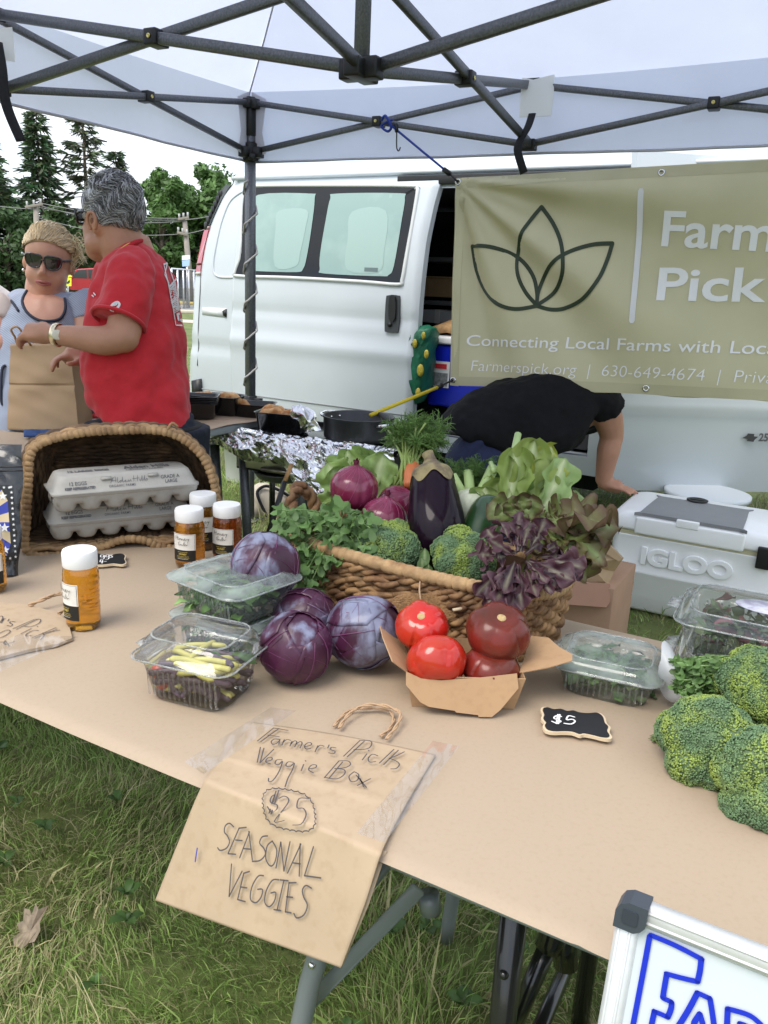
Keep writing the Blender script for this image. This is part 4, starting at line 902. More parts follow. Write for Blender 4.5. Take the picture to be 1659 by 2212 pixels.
def jar(label, px, py, hm, rz, sc=1., edge=False):
    c = pl(px, py) if not edge else px
    t = thing('honey_jar', label, 'honey jar', c, rz, 'honey jars on the brown paper'); s = sc
    prof = [(0, .0), (.024, .0), (.0285, .003), (.0302, .010), (.0305, .026)] + [(.0305 + .00028 * math.sin(k * 1.35), .030 + k * .0018) for k in range(26)] + [(.0302, .0815), (.0294, .089), (.0276, .0945), (.0262, .098), (.0262, .101), (0, .101)]
    el = lambda r, z, a: (r * 1. / math.sqrt((math.cos(a) / 1.) ** 2 + (math.sin(a) / (.94 + .06 * max(0, min(1, (z - .05) / .045)))) ** 2), 0)
    g = lathe([(r * s, z * s) for r, z in prof], 48, lambda r, z, a: el(r, z / s, a)); L1('jar', g, hm, t)
    lp = [(0, .098), (.0275, .098), (.0285, .100), (.0287, .119), (.0272, .1225), (.012, .1222), (0, .1222)]
    g = lathe([(r * s, z * s) for r, z in lp], 96, lambda r, z, a: (r * (1 + (.012 * math.sin(a * 48) if .1 < z / s < .119 else 0)), 0)); shade(L1('lid', g, M_lid, t), 50)
    def lp_(a, z, e):
        r = .0307; rr = r / math.sqrt(math.cos(a) ** 2 + (math.sin(a) / .94) ** 2) + e
        return Vector((rr * math.cos(a), rr * math.sin(a), z)) * s
    def patch(mb, a0, a1, z0, z1, e, mi): mb.add(*sheet(lambda u, v: lp_(a0 + (a1 - a0) * u, z0 + (z1 - z0) * v, e), 14, 1), mi=mi)
    A = -math.pi / 2; w = .86; mb = MB()
    patch(mb, A - w, A + w, .0425, .076, .0012, 0); patch(mb, A - w, A + w, .019, .0424, .0012, 1)
    ln = []
    for (z0, z1) in ((.0742, .0746),): patch(mb, A - w * .93, A + w * .93, z0, z1, .0016, 2)
    for s_ in (-1, 1): patch(mb, A + s_ * w * .93 - .012, A + s_ * w * .93 + .012, .0435, .0746, .0016, 2)
    for k in range(5):
        for j in range(4):
            a_ = A - w * .7 + k * .3 + (j % 2) * .15; z_ = .050 + j * .0065
            if abs(a_ - A) > .35: mb.add(*ribbon([lp_(a_ + .085 * math.cos(q), z_ + .0028 * math.sin(q), .0016) for q in np.linspace(0, 2 * math.pi, 7)], .0003, Vector((0, -1, 0)), False), mi=4)
    def script(pts, z0, h, mi=2, wd=.0008): mb.add(*ribbon([lp_(A + x * w * .8, z0 + y * h, .0022) for x, y in pts], wd, Vector((0, -1, 0)), True, 4), mi=mi)
    z = .064      # handwritten style word and a second one below
    script([(-.75, 0), (-.7, 1)], z, .008); script([(-.5, 0), (-.48, 1)], z, .008); script([(-.78, .5), (-.4, .55)], z, .008); script([(-.3, .4), (-.38, .1), (-.24, .05), (-.2, .35), (-.3, .4), (-.08, .35), (-.05, 0), (.02, .35), (.1, .3), (.12, 0), (.2, .2), (.32, .35), (.26, .5), (.2, .1), (.35, 0), (.5, .4), (.55, .1), (.66, .4), (.5, -.7)], z, .008)
    z = .053; script([(-.2, .9), (-.4, .7), (-.35, .3), (-.1, .2), (-.3, 0), (-.45, .1)], z, .008); script([(0, .3), (-.05, 0), (.1, .05), (.15, .4), (.2, 1), (.2, 0), (.3, .3), (.4, .2), (.35, 0), (.55, .3)], z, .008)
    for k, (zz_, x0, x1) in enumerate(((.0385, -.5, .5), (.0295, -.6, .6), (.0268, -.65, .65), (.0242, -.55, .55))): script([(x0 + (x1 - x0) * q / 12, (q % 2) * .5) for q in range(13)], zz_, .0011, 3 if k < 3 else 0, .0005)
    vs, fs = text_mb('HONEY', .0052, .0001); w_ = max(v.x for v in vs); mb.add([lp_(A + (v.x - w_ / 2) / .0327, .0325 + v.y, .0022) for v in vs], fs, mi=3)
    local('label', mb, M_lab, t)
    return t
jar('golden honey jar standing alone at the front of the table', 181, 1352, M_hon[0], R(-40), 1.0).scale = (.97, .97, 1.10)
jar('amber honey jar at the left of the back trio by the egg basket', 411, 1222, M_hon[1], R(-14))
jar('dark red honey jar beside the purple cabbage, right of the back trio', 491, 1210, M_hon[2], R(-14))
jar('amber honey jar half hidden behind two other jars', 440, 1182, M_hon[1], R(10))
jar('golden honey jar cut off by the left picture border', -22, 1275, M_hon[0], R(30))

# ------------------------------------------------------------------ black coffee pouch
def pouch():
    t = thing('coffee_pouch', 'glossy black stand up pouch with a blue and tan starred label', 'pouch', pl(-10, 1240))
    d0 = depth(pl(25, 1240)); B = lambda x, y, e=0.: dp(x, y, d0 + (1210 - y) * .00006 - e)
    L0, R0 = -150, lambda y: 50 - (y - 960) * .03 + 3 * math.sin(y * .05)
    def fr(s, v, sg):
        y = 1243 - 283 * v; x = L0 + (R0(y) - L0) * s; bul = .030 * math.sin(math.pi * s) ** .7 * (1 - v ** 2.2) * (1.15 if v < .2 else 1) + .0025 * math.sin(s * 19 + v * 13) * math.sin(v * 15) * (v < .93) + .0035 * mn.noise(Vector((s * 7, v * 9, 4)))
        return B(x, y, bul * sg - .0)
    mb = MB(); mb.add(*sheet(lambda s, v: fr(s, v, 1), 40, 50)); mb.add(*sheet(lambda s, v: fr(s, v, -1), 40, 50))
    mb.add(*sheet(lambda s, v: fr(s, 0, 1 - 2 * v), 20, 2))
    build('pouch', mb, mat('black_foil_film', (.016, .018, .022), .22, spec=.8, var=.2, bump=.3, bs=18, bdist=.01), t)
    for k in range(2): P1('zip_line', tube([fr(s / 12, .80 + .03 * k, 1) + Vector((0, -.001, 0)) for s in range(13)], .0012, 6), M_blackpl, t)
    lab = [MB() for _ in range(4)]
    def lp(x, y, e=.003): y0 = y; v = (1243 - y) / 283; s = (x - L0) / (R0(y) - L0); P = fr(s, v, 1); return P + (EYE - P).normalized() * e
    def quad(mb, a, b, c, d, e): mb.add(*sheet(lambda u, v: lp((a[0] * (1 - u) + b[0] * u) * (1 - v) + (d[0] * (1 - u) + c[0] * u) * v, (a[1] * (1 - u) + b[1] * u) * (1 - v) + (d[1] * (1 - u) + c[1] * u) * v, e), 10, 10))
    quad(lab[0], (-130, 1048), (27, 1048), (38, 1210), (-128, 1212), .0015)
    cx, cy = -52, 1128; N_ = 22
    for k in range(N_):
        a0, a1 = 2 * math.pi * k / N_, 2 * math.pi * (k + 1) / N_
        def hit(a):
            dx, dy = math.cos(a), math.sin(a); x1 = 20 if dx > 0 else -118; t_ = min((x1 - cx) / dx if abs(dx) > 1e-6 else 1e9, ((1200 if dy > 0 else 1058) - cy) / dy if abs(dy) > 1e-6 else 1e9); return cx + dx * t_ + (dy * t_ * .07 if dx > 0 else 0), cy + dy * t_
        p, q = hit(a0), hit(a1); lab[1 + k % 2].add(*sheet(lambda u, v: lp(cx + (p[0] + (q[0] - p[0]) * u - cx) * v, cy + (p[1] + (q[1] - p[1]) * u - cy) * v, .0026), 3, 8))
    def star(x, y, r):
        P0 = lp(x, y, .004); X = lp(x + 1, y, .004) - P0; Y = lp(x, y + 1, .004) - P0
        pts = [P0 + X * (r * (1 if k % 2 == 0 else .42) * math.sin(math.pi * k / 5)) - Y * (r * (1 if k % 2 == 0 else .42) * math.cos(math.pi * k / 5)) for k in range(10)]
        lab[3].add(pts + [P0], [(k, (k + 1) % 10, 10) for k in range(10)], smooth=False)
    for k in range(14): star(24 + k * .75, 1052 + k * 11.6, 3.6)
    for k in range(12): star(20 - k * 11.5, 1053, 3.6); star(22 - k * 11.5, 1206, 3.6)
    for x, y, r in ((6, 1072, 10), (10, 1140, 11), (12, 1188, 9)): star(x, y, r)
    build('label', lab[0], mat('label_dark', (.012, .012, .013), .4), t); build('label_rays', lab[1], mat('label_blue', (.035, .05, .32), .45), t); build('label_rays', lab[2], mat('label_tan', (.56, .45, .27), .5), t); build('label_stars', lab[3], mat('label_white', (.75, .75, .74), .5), t)
pouch()

# ------------------------------------------------------------------ egg basket lying on its side
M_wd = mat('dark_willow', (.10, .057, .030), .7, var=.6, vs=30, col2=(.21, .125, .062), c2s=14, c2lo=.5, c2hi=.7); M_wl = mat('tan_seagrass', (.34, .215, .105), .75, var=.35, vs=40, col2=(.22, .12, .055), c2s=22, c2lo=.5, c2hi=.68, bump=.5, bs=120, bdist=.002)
EL, ER = pl(60, 1196), pl(478, 1172); EX = (ER - EL).normalized(); EYv = Vector((-EX.y, EX.x, 0)); EN = (-EYv + ZV * .16).normalized()
def egg_basket():
    t = thing('wicker_basket', 'large dark wicker basket with tan braided rim lying open on its side', 'basket', (EL + ER) / 2)
    rim = [(60, 1192), (58, 1120), (62, 1040), (66, 985), (90, 958), (150, 940), (215, 932), (270, 930), (330, 930), (372, 938), (408, 958), (440, 992), (460, 1040), (467, 1090), (462, 1140), (440, 1172), (400, 1186), (345, 1180), (315, 1168), (280, 1164), (248, 1170), (225, 1180), (180, 1190), (120, 1200)]
    P0 = (EL + ER) / 2 + ZV * .008
    loop = smooth_line([onplane(x, y, P0, EN) for x, y in rim], 8, True); c = sum(loop, Vector()) / len(loop)
    # braid wrapped round the rim
    Ls = [0]
    for a, b in zip(loop, loop[1:] + loop[:1]): Ls.append(Ls[-1] + (b - a).length)
    tot = Ls[-1]
    fine = []
    N_ = 900
    j = 0
    for k in range(N_):
        s = tot * k / N_
        while Ls[j + 1] < s: j += 1
        f = (s - Ls[j]) / (Ls[j + 1] - Ls[j] + 1e-9); fine.append(loop[j].lerp(loop[(j + 1) % len(loop)], f))
    rs = [.0058 + .0034 * abs(math.sin(k / N_ * math.pi * 104)) ** .45 + .0006 * math.sin(k * .37) for k in range(N_)]
    build('rim', MB().add(*tube(fine, rs, 10, closed=True)), M_wl, t)
    back = -EN; dpt = .23
    def wall(k, s, grow=0.):     # s 0..1 rim to floor
        p = loop[k % len(loop)]; r = p - c; sh = 1 + .07 * math.sin(min(1, s * 1.5) * math.pi) - .20 * max(0, s - .5) * 2 * .9
        q = c + r * (sh + grow) + back * dpt * s; q.z = max(q.z, TZ + .008 - grow * .1); return q
    n = len(loop); mb = MB(); ml_ = MB()
    for i in range(24):
        s = .03 + .95 * i / 23
        pts = [wall(k, s) + (wall(k, s) - c).normalized() * .0036 * math.sin(k * .9 + i * math.pi) + Vector((0, 0, .002 * mn.noise(Vector((k * .3, i, 2))))) for k in range(n)]
        (ml_ if i < 4 else mb).add(*tube(pts, .0058, 6, closed=True), )
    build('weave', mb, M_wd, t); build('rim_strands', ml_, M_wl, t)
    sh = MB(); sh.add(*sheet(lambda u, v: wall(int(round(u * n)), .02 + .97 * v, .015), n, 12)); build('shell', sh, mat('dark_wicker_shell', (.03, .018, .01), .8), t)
    fl = MB(); cb = c + back * (dpt * .97)
    for i in range(26):
        z0 = TZ + .012 + i * .0092; row = []
        xs = [ (wall(k, 1) - c).dot(EX) for k in range(n) if abs(wall(k, 1).z - z0) < .02]
        if len(xs) < 2: continue
        x0, x1 = min(xs), max(xs)
        for q in range(31):
            x = x0 + (x1 - x0) * q / 30; row.append(Vector((c.x, c.y, 0)) + EX * x + Vector((back.x, back.y, 0)) * (dpt * .96 + .004 * math.sin(q * 1.6 + i * math.pi)) + ZV * (z0 + .002 * math.sin(q * .7 + i)) + Vector((back.x, back.y, 0)) * (z0 - c.z) * .16)
        fl.add(*tube(row, .0062, 6))
    build('bottom_weave', fl, M_wd, t)
    kn = onplane(372, 928, P0, EN); P1('handle_tie', tube(smooth_line([kn + ZV * .0 - EX * .01, kn + ZV * .014, kn + EX * .012 + ZV * .006], 4), .003, 6), M_wl, t)
egg_basket()
M_pulp = mat('grey_egg_pulp', (.37, .355, .325), .9, var=.08, vs=30, bump=.35, bs=220, bdist=.002); M_ink = mat('carton_ink', (.10, .10, .11), .8)
def carton(label, pl_, pr_, z0, L_=.295):
    a, b = pl(*pl_, z0), pl(*pr_, z0); X = (b - a).normalized(); Y = Vector((-X.y, X.x, 0)); a = a + Y * .0; Wd = .108
    t = thing('egg_carton', label, 'egg carton', a, 0, 'egg cartons in the dark basket'); Q = lambda x, y, z: a + X * x + Y * y + ZV * z
    def tray(u, v):
        x, y = u * L_, v * Wd; best = 0
        for i in range(6):
            cx = .0245 + i * (L_ - .049) / 5
            for cy in (.027, Wd - .027):
                r2 = ((x - cx) ** 2 + (y - cy) ** 2) / .0265 ** 2
                if r2 < 1: best = max(best, min(1, (1 - r2) ** .5 * 1.25))
        e = min(x, L_ - x, y, Wd - y); z = .036 - .036 * best
        if best < .45: z = min(z, .036 - .014 * min(1, e / .012))
        z = min(z, .036 - .019 * min(1, e / .005)) if e > 0 else z
        return Q(x, y, max(z, 0))
    mb = MB(); mb.add(*sheet(tray, 110, 34)); mb.add(*loft([[Q(L_ / 2 + x, Wd / 2 + y, z) for x, y in rrect(L_ + g, Wd + g, .014, 5)] for z, g in ((.030, -.004), (.0365, .008), (.0395, .008))], False)); build('tray', mb, M_pulp, t)
    H = [(.0375, .008), (.0410, .009), (.0425, -.002), (.058, -.014), (.070, -.026), (.0725, -.036)]
    lid = build('lid', MB().add(*loft([[Q(L_ / 2 + x, Wd / 2 + y, z) for x, y in rrect(L_ + g, Wd + g, .016, 5)] for z, g in H])), M_pulp, t)
    def face(x, h): # point on the sloping front face
        f = h / .0265; return Q(x, (.001 + .012 * f), .0425 + .0275 * f) + (-Y * .8 + ZV * .5).normalized() * .0012
    ink = MB()
    def wr(s, x0, h0, size, bold=0, sp=1.):
        vs, fs = text_mb(s, size, bold, sp); ink.add([face(x0 + v.x, h0 + v.y) for v in vs], fs, smooth=False)
    wr('12 EGGS', .030, .0115, .0095, .00012); wr('KEEP REFRIGERATED', .022, .0040, .0064, .0003); wr('GRADE A', .216, .0125, .0095, .0001); wr('LARGE', .224, .0040, .0088, .0001); wr('ORGANIC FARMS', .108, .0035, .0062, .00005, 1.15)
    cur = [[(0, 0), (.35, .9), (.75, 1.2), (.7, .1)], [(.2, .45), (.8, .5)], [(1.0, 1.1), (1.0, 0), (1.35, .3), (1.6, .45), (1.3, .3), (1.35, 0), (1.65, .4), (1.7, 1.1), (1.7, 0), (2.0, .25), (2.2, .4), (2.0, .05), (2.3, 0), (2.5, .4), (2.55, 0), (2.8, .4), (2.85, 0)], [(3.3, 1.2), (3.25, 0)], [(3.85, 1.2), (3.75, 0)], [(3.1, .55), (4.0, .62)], [(4.1, .4), (4.15, 0), (4.4, .5), (4.5, 1.1), (4.45, 0), (4.75, .5), (4.85, 1.1), (4.8, 0), (5.1, .4), (5.2, .1), (5.0, 0)]]
    for s in cur: ink.add(*ribbon([face(.112 + x * .0145, .0115 + y * .0088) for x, y in s], .0008, -Y, True))
    for x in (.094, .19):
        lp_ = [face(x, .0185), face(x + .021, .0185), face(x + .021, .0235), face(x, .0235)]
        ink.add(*ribbon(lp_ + [lp_[0]], .0012, -Y, False)); P1('latch', prism([p + (-Y) * .003 for p in lp_], -Y, .004), M_pulp, lid)
    build('print', ink, M_ink, lid)
    tp = MB()
    for (x0, s, sz) in ((.035, '12 LARGE EGGS', .012), (.15, 'Alden Hills', .022)):
        vs, fs = text_mb(s, sz, .0006); tp.add([Q(x0 + v.x, .045 + v.y * 1.6, .0738) for v in vs], fs)
    vs, fs = text_mb('ORGANIC FARMS', .010, .0003); tp.add([Q(.15 + v.x, .030 + v.y, .0738) for v in vs], fs); build('top_print', tp, M_ink, lid)
carton('grey pulp egg carton underneath, resting on the dark basket wall', (112, 1172), (360, 1146), TZ + .028)
carton('grey pulp egg carton on top of the other carton', (119, 1112), (370, 1088), TZ + .099)

# ------------------------------------------------------------------ whiteboard leaning on the table
def whiteboard():
    lean = R(7); p0 = T(0, -.024, TZ); nrm = (-TN * math.cos(lean) + ZV * math.sin(lean)); G = lambda x, y, e=0.: onplane(x, y, p0, nrm) + nrm * e
    a = G(1343, 1928); X = TD.copy(); X = (X - nrm * X.dot(nrm)).normalized(); Yd = nrm.cross(X); Yd = -Yd if Yd.z > 0 else Yd
    # the frame's own top edge
    b = G(1659, 2052); X = (b - a); X = (X - ZV * 0).normalized(); Yd = nrm.cross(X); Yd = -Yd if Yd.z > 0 else Yd
    ln = a.z / -Yd.z - .01; wd = .62
    t = thing('whiteboard', 'white dry erase board with blue outlined capitals leaning on the table front', 'whiteboard', a + Yd * ln)
    A = mat('brushed_aluminium', (.70, .71, .72), .42, .5, var=.06, vs=60)
    P = lambda x, y, e=0.: a + X * x + Yd * y + nrm * e
    P1('panel', prism([P(.004, .004, .004), P(wd - .004, .004, .004), P(wd - .004, ln - .004, .004), P(.004, ln - .004, .004)], nrm, .008), mat('white_enamel', (.64, .69, .74), .12, coat=.6), t, smooth=False)
    fw_ = .0195
    for (p, q, ins) in ((P(.02, fw_ / 2), P(wd - .02, fw_ / 2), Yd), (P(fw_ / 2, .02), P(fw_ / 2, ln - .02), X), (P(wd - fw_ / 2, .02), P(wd - fw_ / 2, ln - .02), -X), (P(.02, ln - fw_ / 2), P(wd - .02, ln - fw_ / 2), -Yd)):
        m = MB(); v, f = bar(p + nrm * .003, q + nrm * .003, fw_ if True else 0, .018, .003, nrm) if False else bar(p, q, fw_, .018, .004, up=nrm); m.add(v, f)
        for o in (-.3, .18): v, f = bar(p + ins * fw_ * o + nrm * .0085, q + ins * fw_ * o + nrm * .0085, .003, .003, .001, up=nrm); m.add(v, f)
        build('frame', m, A, t)
    for (x, y) in ((0, 0), (wd, 0), (0, ln), (wd, ln)):
        sx, sy = (1 if x == 0 else -1), (1 if y == 0 else -1)
        c = [(0, .012), (.004, .004), (.012, 0), (.030, 0), (.030, .020), (.026, .026), (.020, .030), (0, .030)]
        cc = P1('corner_cap', prism([P(x + sx * u * .86 - sx * .001, y + sy * v * .86 - sy * .001, .0125) for u, v in c], nrm, .023), mat('dark_grey_cap', (.05, .06, .075), .45), t, smooth=False)
        P1('cap_inset', prism([P(x + sx * (.005 + .013 * u), y + sy * (.005 + .013 * v), .0135) for u, v in rrect(1, 1, .2, 4, .5, .5)], nrm, .001), mat('dark_grey_inset', (.035, .042, .055), .5), cc, smooth=False)
    Z6 = zz(1400, 2700, 1.508); mb = MB()
    for s in ([(1090, 500), (1210, 550), (1340, 617)], [(1336, 612), (1330, 670), (1318, 726)], [(1318, 726), (1240, 708), (1165, 688)], [(1168, 688), (1158, 745), (1148, 806)], [(1148, 806), (1192, 826)], [(1192, 826), (1188, 860), (1172, 900)], [(1172, 900), (1140, 885), (1105, 872)], [(1108, 870), (1090, 955), (1075, 1060)], [(1085, 505), (1045, 720), (1000, 955), (980, 1060)], [(975, 1060), (1075, 1062)],
              [(1318, 780), (1270, 870), (1205, 975), (1170, 1040)], [(1316, 780), (1378, 808)], [(1378, 806), (1390, 880), (1402, 975), (1408, 1050)], [(1330, 882), (1298, 938), (1345, 955), (1330, 884)], [(1170, 1040), (1230, 1055)], [(1240, 1050), (1262, 1005), (1330, 1020), (1345, 1060)], [(1345, 1060), (1408, 1052)],
              [(1465, 858), (1460, 960), (1452, 1075)], [(1465, 858), (1560, 885), (1612, 920), (1645, 965), (1640, 1030), (1600, 1060)], [(1525, 930), (1562, 945), (1585, 975), (1560, 1000), (1522, 990), (1525, 930)]):
        mb.add(*ribbon([G(*Z6(x, y), .0052) for x, y in s], .0046, nrm, len(s) > 2))
    build('lettering', mb, M_bluemark, t)
whiteboard()
# ------------------------------------------------------------------ camp stove with foil, trays and pot
M_foil = mat('aluminium_foil', (.80, .80, .82), .20, 1, var=.05, vs=30)
M_tray = mat('black_tray_plastic', (.010, .010, .012), .18, coat=.4, var=.3, vs=30)
M_bread = mat('toasted_bread', (.62, .36, .16), .75, var=.35, vs=40, col2=(.50, .20, .06), c2s=25, bump=.4, bs=60)
GZ = .72
def stove():
    a = pl(452, 928, GZ); b = pl(745, 968, GZ); X = (b - a).normalized(); Y = Vector((-X.y, X.x, 0)); LN, WD = .86, .37
    t = thing('camp_stove', 'two burner camp stove with crumpled foil wrapped along its front edge', 'stove', Vector((a.x, a.y, 0)) + X * .4 + Y * .2)
    Q = lambda x, y, z: Vector((a.x, a.y, 0)) + X * x + Y * y + ZV * z
    F = Matrix(((X.x, Y.x, 0), (X.y, Y.y, 0), (0, 0, 1)))
    def qb(x0, x1, y0, y1, z0, z1, bev=.004): g = box(0, 0, 0, x1 - x0, y1 - y0, z1 - z0, bev, 2); c = Q((x0 + x1) / 2, (y0 + y1) / 2, (z0 + z1) / 2); return [c + F @ v for v in g[0]], g[1]
    P1('griddle_plate', qb(.01, LN, .01, WD, GZ - .012, GZ + .004), mat('black_griddle', (.010, .010, .010), .25, coat=.3), t)
    P1('griddle_rim', qb(.0, LN + .01, WD, WD + .012, GZ - .02, GZ + .02), M_blackpl, t)
    P1('burner_box', qb(.10, .80, .05, WD - .03, GZ - .16, GZ - .014), M_blackpl, t)
    P1('control_panel', qb(.11, .36, .040, .052, GZ - .15, GZ - .06), mat('stainless_panel', (.55, .54, .50), .3, .9, var=.2, vs=25), t)
    vs, fs = text_mb('EXPLORER', .026, .001); P1('lettering', ([Q(.125 + v.x, .038, GZ - .115 + v.y) for v in vs], fs), mat('panel_lettering', (.03, .03, .03), .5), t)
    kn = lathe([(0, 0), (.026, 0), (.026, .012), (.012, .016), (.010, .028), (0, .028)], 20); G = frame((1, 0, 0), -Y); c = Q(.305, .04, GZ - .085)
    P1('knob', ([c + G @ v for v in kn[0]], kn[1]), mat('worn_knob', (.35, .33, .24), .35, .8), t)
    P1('handle', tube([Q(.24, .03, GZ - .142), Q(.46, -.01, GZ - .13)], .010, 8), mat('spatula_metal', (.40, .36, .32), .35, .9), t)
    bw = lathe([(0, 0), (.06, .004), (.11, .02), (.13, .045), (.135, .05), (.12, .05), (.10, .03), (0, .012)], 32, o=Q(.26, .17, GZ - .22)); P1('burner_shield', bw, mat('scorched_steel', (.20, .20, .21), .5, .7, var=.4, vs=20), t)
    for x, y in ((.0, .03), (.13, .05), (.27, .30), (.78, .05), (.80, .32)): P1('leg', tube([Q(x, y, GZ - .03), Q(x + (.04 if x < .2 else 0), y, .01)], .020 if x else .022, 14), M_steel, t)
    P1('leg_screw', tube([Q(.035, .0, GZ - .28), Q(.06, -.02, GZ - .28)], .008, 8), M_chrome, t)
    # foil
    def drop(x):
        k = [(0, .085), (.06, .06), (.10, .075), (.2, .105), (.32, .085), (.38, .10), (.44, .16), (.52, .20), (.60, .20), (.68, .10), (.76, .07), (.88, .06)]
        for (x0, h0), (x1, h1) in zip(k, k[1:]):
            if x <= x1: return h0 + (h1 - h0) * (x - x0) / (x1 - x0)
        return .06
    def crump(p, am): 
        v = 0
        for s, w in ((9, 1.), (20, .55), (44, .25)): v += w * (1 - 2 * abs(mn.noise(p * s)))
        return am * (v - .9)
    def foil(u, v):
        x = -.012 + (LN + .01) * u; h = drop(x)
        if v < .22: k = v / .22; p = Q(x, .055 * (1 - k), GZ + .008 + .01 * math.sin(k * math.pi))
        else: k = (v - .22) / .78; p = Q(x + .02 * (k * h) , -.008 - .05 * math.sin(min(1, k * 1.3) * 1.4) * min(1, h * 7), GZ + .008 - h * k)
        return p + (-Y * .9 + ZV * .5) * crump(p, .020) + X * crump(p + Vector((3, 1, 2)), .008)
    P1('foil', sheet(foil, 130, 44), M_foil, t, smooth=False)
    def foil2(u, v):
        y = .0 + .30 * u; k = v
        p = Q(-.012 - .02 * math.sin(k * 2), y, GZ + .012 - .07 * k); return p - X * crump(p, .012) + ZV * crump(p + Vector((2, 2, 2)), .006)
    P1('foil', sheet(foil2, 30, 12), M_foil, t, smooth=False)
    return Q, X, Y
SQ, SX, SY = stove()
def tray_geo(L_, W_, H_, t_=.0015):
    rings = []
    for z, g in ((0, -.030), (.004, -.024), (H_ - .002, -.004), (H_, .006), (H_ + .003, .010), (H_ + .004, .006), (H_ + .001, -.006), (.006, -.028), (.003, -.036)):
        rings.append([Vector((x, y, z)) for x, y in rrect(L_ + g, W_ + g, .022 + max(0, g) * .5, 5)])
    mb = MB(); v, f = loft(rings); mb.add(v, f); n = len(rings[0])
    for k in range(10):
        for s in (-1, 1): pass
    return mb
def tray(label, P, rz, food, L_=.21, W_=.145, H_=.078):
    t = thing('food_tray', label, 'food tray', P, rz, 'black plastic food trays'); local('tray', tray_geo(L_, W_, H_), M_tray, t)
    r = random.Random(int(P.x * 1000))
    for k in range(food):
        x, y = (-.05 + .1 * (k % 2) + r.uniform(-.01, .01)), (-.03 + .05 * (k // 2))
        pts = smooth_line([Vector((x - .045, y - .01, H_ * .72)), Vector((x - .015, y, H_ * .98 + .006 * k)), Vector((x + .02, y + .008, H_ * 1.0)), Vector((x + .05, y + .015, H_ * .74))], 4)
        L1('bread', tube(pts, [.006] + [.019 + .004 * math.sin(i * 1.1) for i in range(len(pts) - 2)] + [.006], 10), M_bread, t)
    return t
ra = math.atan2(SX.y, SX.x)
pA = pl(541, 909, GZ + .008); pB = pl(590, 928, GZ + .008)
tray('black tray with one small bun at the left end of the foil stove', pA, ra + .35, 1)
tray('black tray of toasted bread between the other tray and the foil', pB + SX * .05 , ra + .18, 3)
def pot():
    c = (pl(690, 950, GZ + .006) + pl(855, 946, GZ + .006)) / 2; c.z = GZ + .006; r_ = .142
    t = thing('cooking_pot', 'wide dark grey anodised pan with steel loop handles on the stove', 'pot', c)
    g = lathe([(0, 0), (r_ - .012, 0), (r_ - .002, .008), (r_, .02), (r_ + .002, .092), (r_ + .0035, .094), (r_ + .001, .096), (r_ - .003, .093), (r_ - .005, .02), (r_ - .014, .006), (0, .005)], 64, o=c)
    P1('pan', g, mat('anodised_grey', (.060, .061, .066), .36, .5, var=.12, vs=12), t)
    for a in (R(138), R(-42)):
        d = Vector((math.cos(a), math.sin(a), 0)); s = Vector((-d.y, d.x, 0)); o = c + d * r_ + ZV * .074
        P1('handle', tube(smooth_line([o - s * .045, o - s * .042 + d * .035 + ZV * .008, o + d * .048 + ZV * .012, o + s * .042 + d * .035 + ZV * .008, o + s * .045], 5), .007, 10), M_chrome, t)
    for a in (R(128), R(148)):
        d = Vector((math.cos(a), math.sin(a), 0)); P1('rivet', ico(2, .006, c + d * (r_ - .004) + ZV * .074), M_chrome, t)
pot()
def foil_scrap():
    a = dp(640, 918, 3.17); mb = MB(); pts = [(628, 878), (650, 872), (668, 880), (690, 900), (694, 930), (668, 938), (646, 925), (634, 900)]
    base = [dp(x, y, 3.12) for x, y in pts]; c = sum(base, Vector()) / len(base)
    def fn(u, v):
        k = u * len(base); i = int(k) % len(base); p = c + (base[i].lerp(base[(i + 1) % len(base)], k - int(k)) - c) * (.02 + .98 * v)
        n = p * 26; return p + Vector((mn.noise(n) * .02, -.03 * (1 - v) + .05 * abs(mn.noise(n * .6)), mn.noise(n + Vector((4, 4, 4))) * .018))
    o = P1('foil_sheet', sheet(fn, 40, 14), M_foil, smooth=False); o.modifiers.new('t', 'SOLIDIFY').thickness = .001; tag(o, 'crumpled loose piece of aluminium foil standing beside the pan', 'foil')
foil_scrap()
# rear work table behind the man, papered
def rear_table():
    t = thing('folding_table', 'papered work table behind the man, holding black trays near the van', 'table', T(-2.3, 2.1, 0))
    F = Matrix(((TD.x, TN.x, 0), (TD.y, TN.y, 0), (0, 0, 1)))
    g = box(0, 0, 0, .48, .72, .03, .006); c = T(-2.38, 2.02, .735); P1('tabletop', ([c + F @ v for v in g[0]], g[1]), M_tblgrey, t)
    P1('paper', sheet(lambda u, v: T(-2.625 + .49 * u, 1.655 + .73 * v, TZ - .006 + .003 * math.sin(u * 9 + v * 14)), 16, 30), mat('kraft_paper_rear', (.44, .32, .22), .75, var=.1, vs=6), t)  # rear table's brown kraft, slightly paler than the produce table paper
    for d in (-2.56, -2.2):
        for n in (1.74, 2.30): P1('leg', tube([T(d, n, .73), T(d, n, .01)], .014, 10), M_blackleg, t)
rear_table()
p = pl(472, 893, TZ - .003); tray('black tray of bread alone at the far corner of the rear table', p, ra + .25, 2)
p = pl(420, 900, TZ - .003)
t = thing('food_tray', 'stack of empty nested black trays at the back of the red shirt', 'tray stack', p, ra + .5)
for k in range(5):
    m = tray_geo(.20, .145, .062); local('tray', m.xf(Matrix.Translation((0, 0, .007 * k))), M_tray, t)
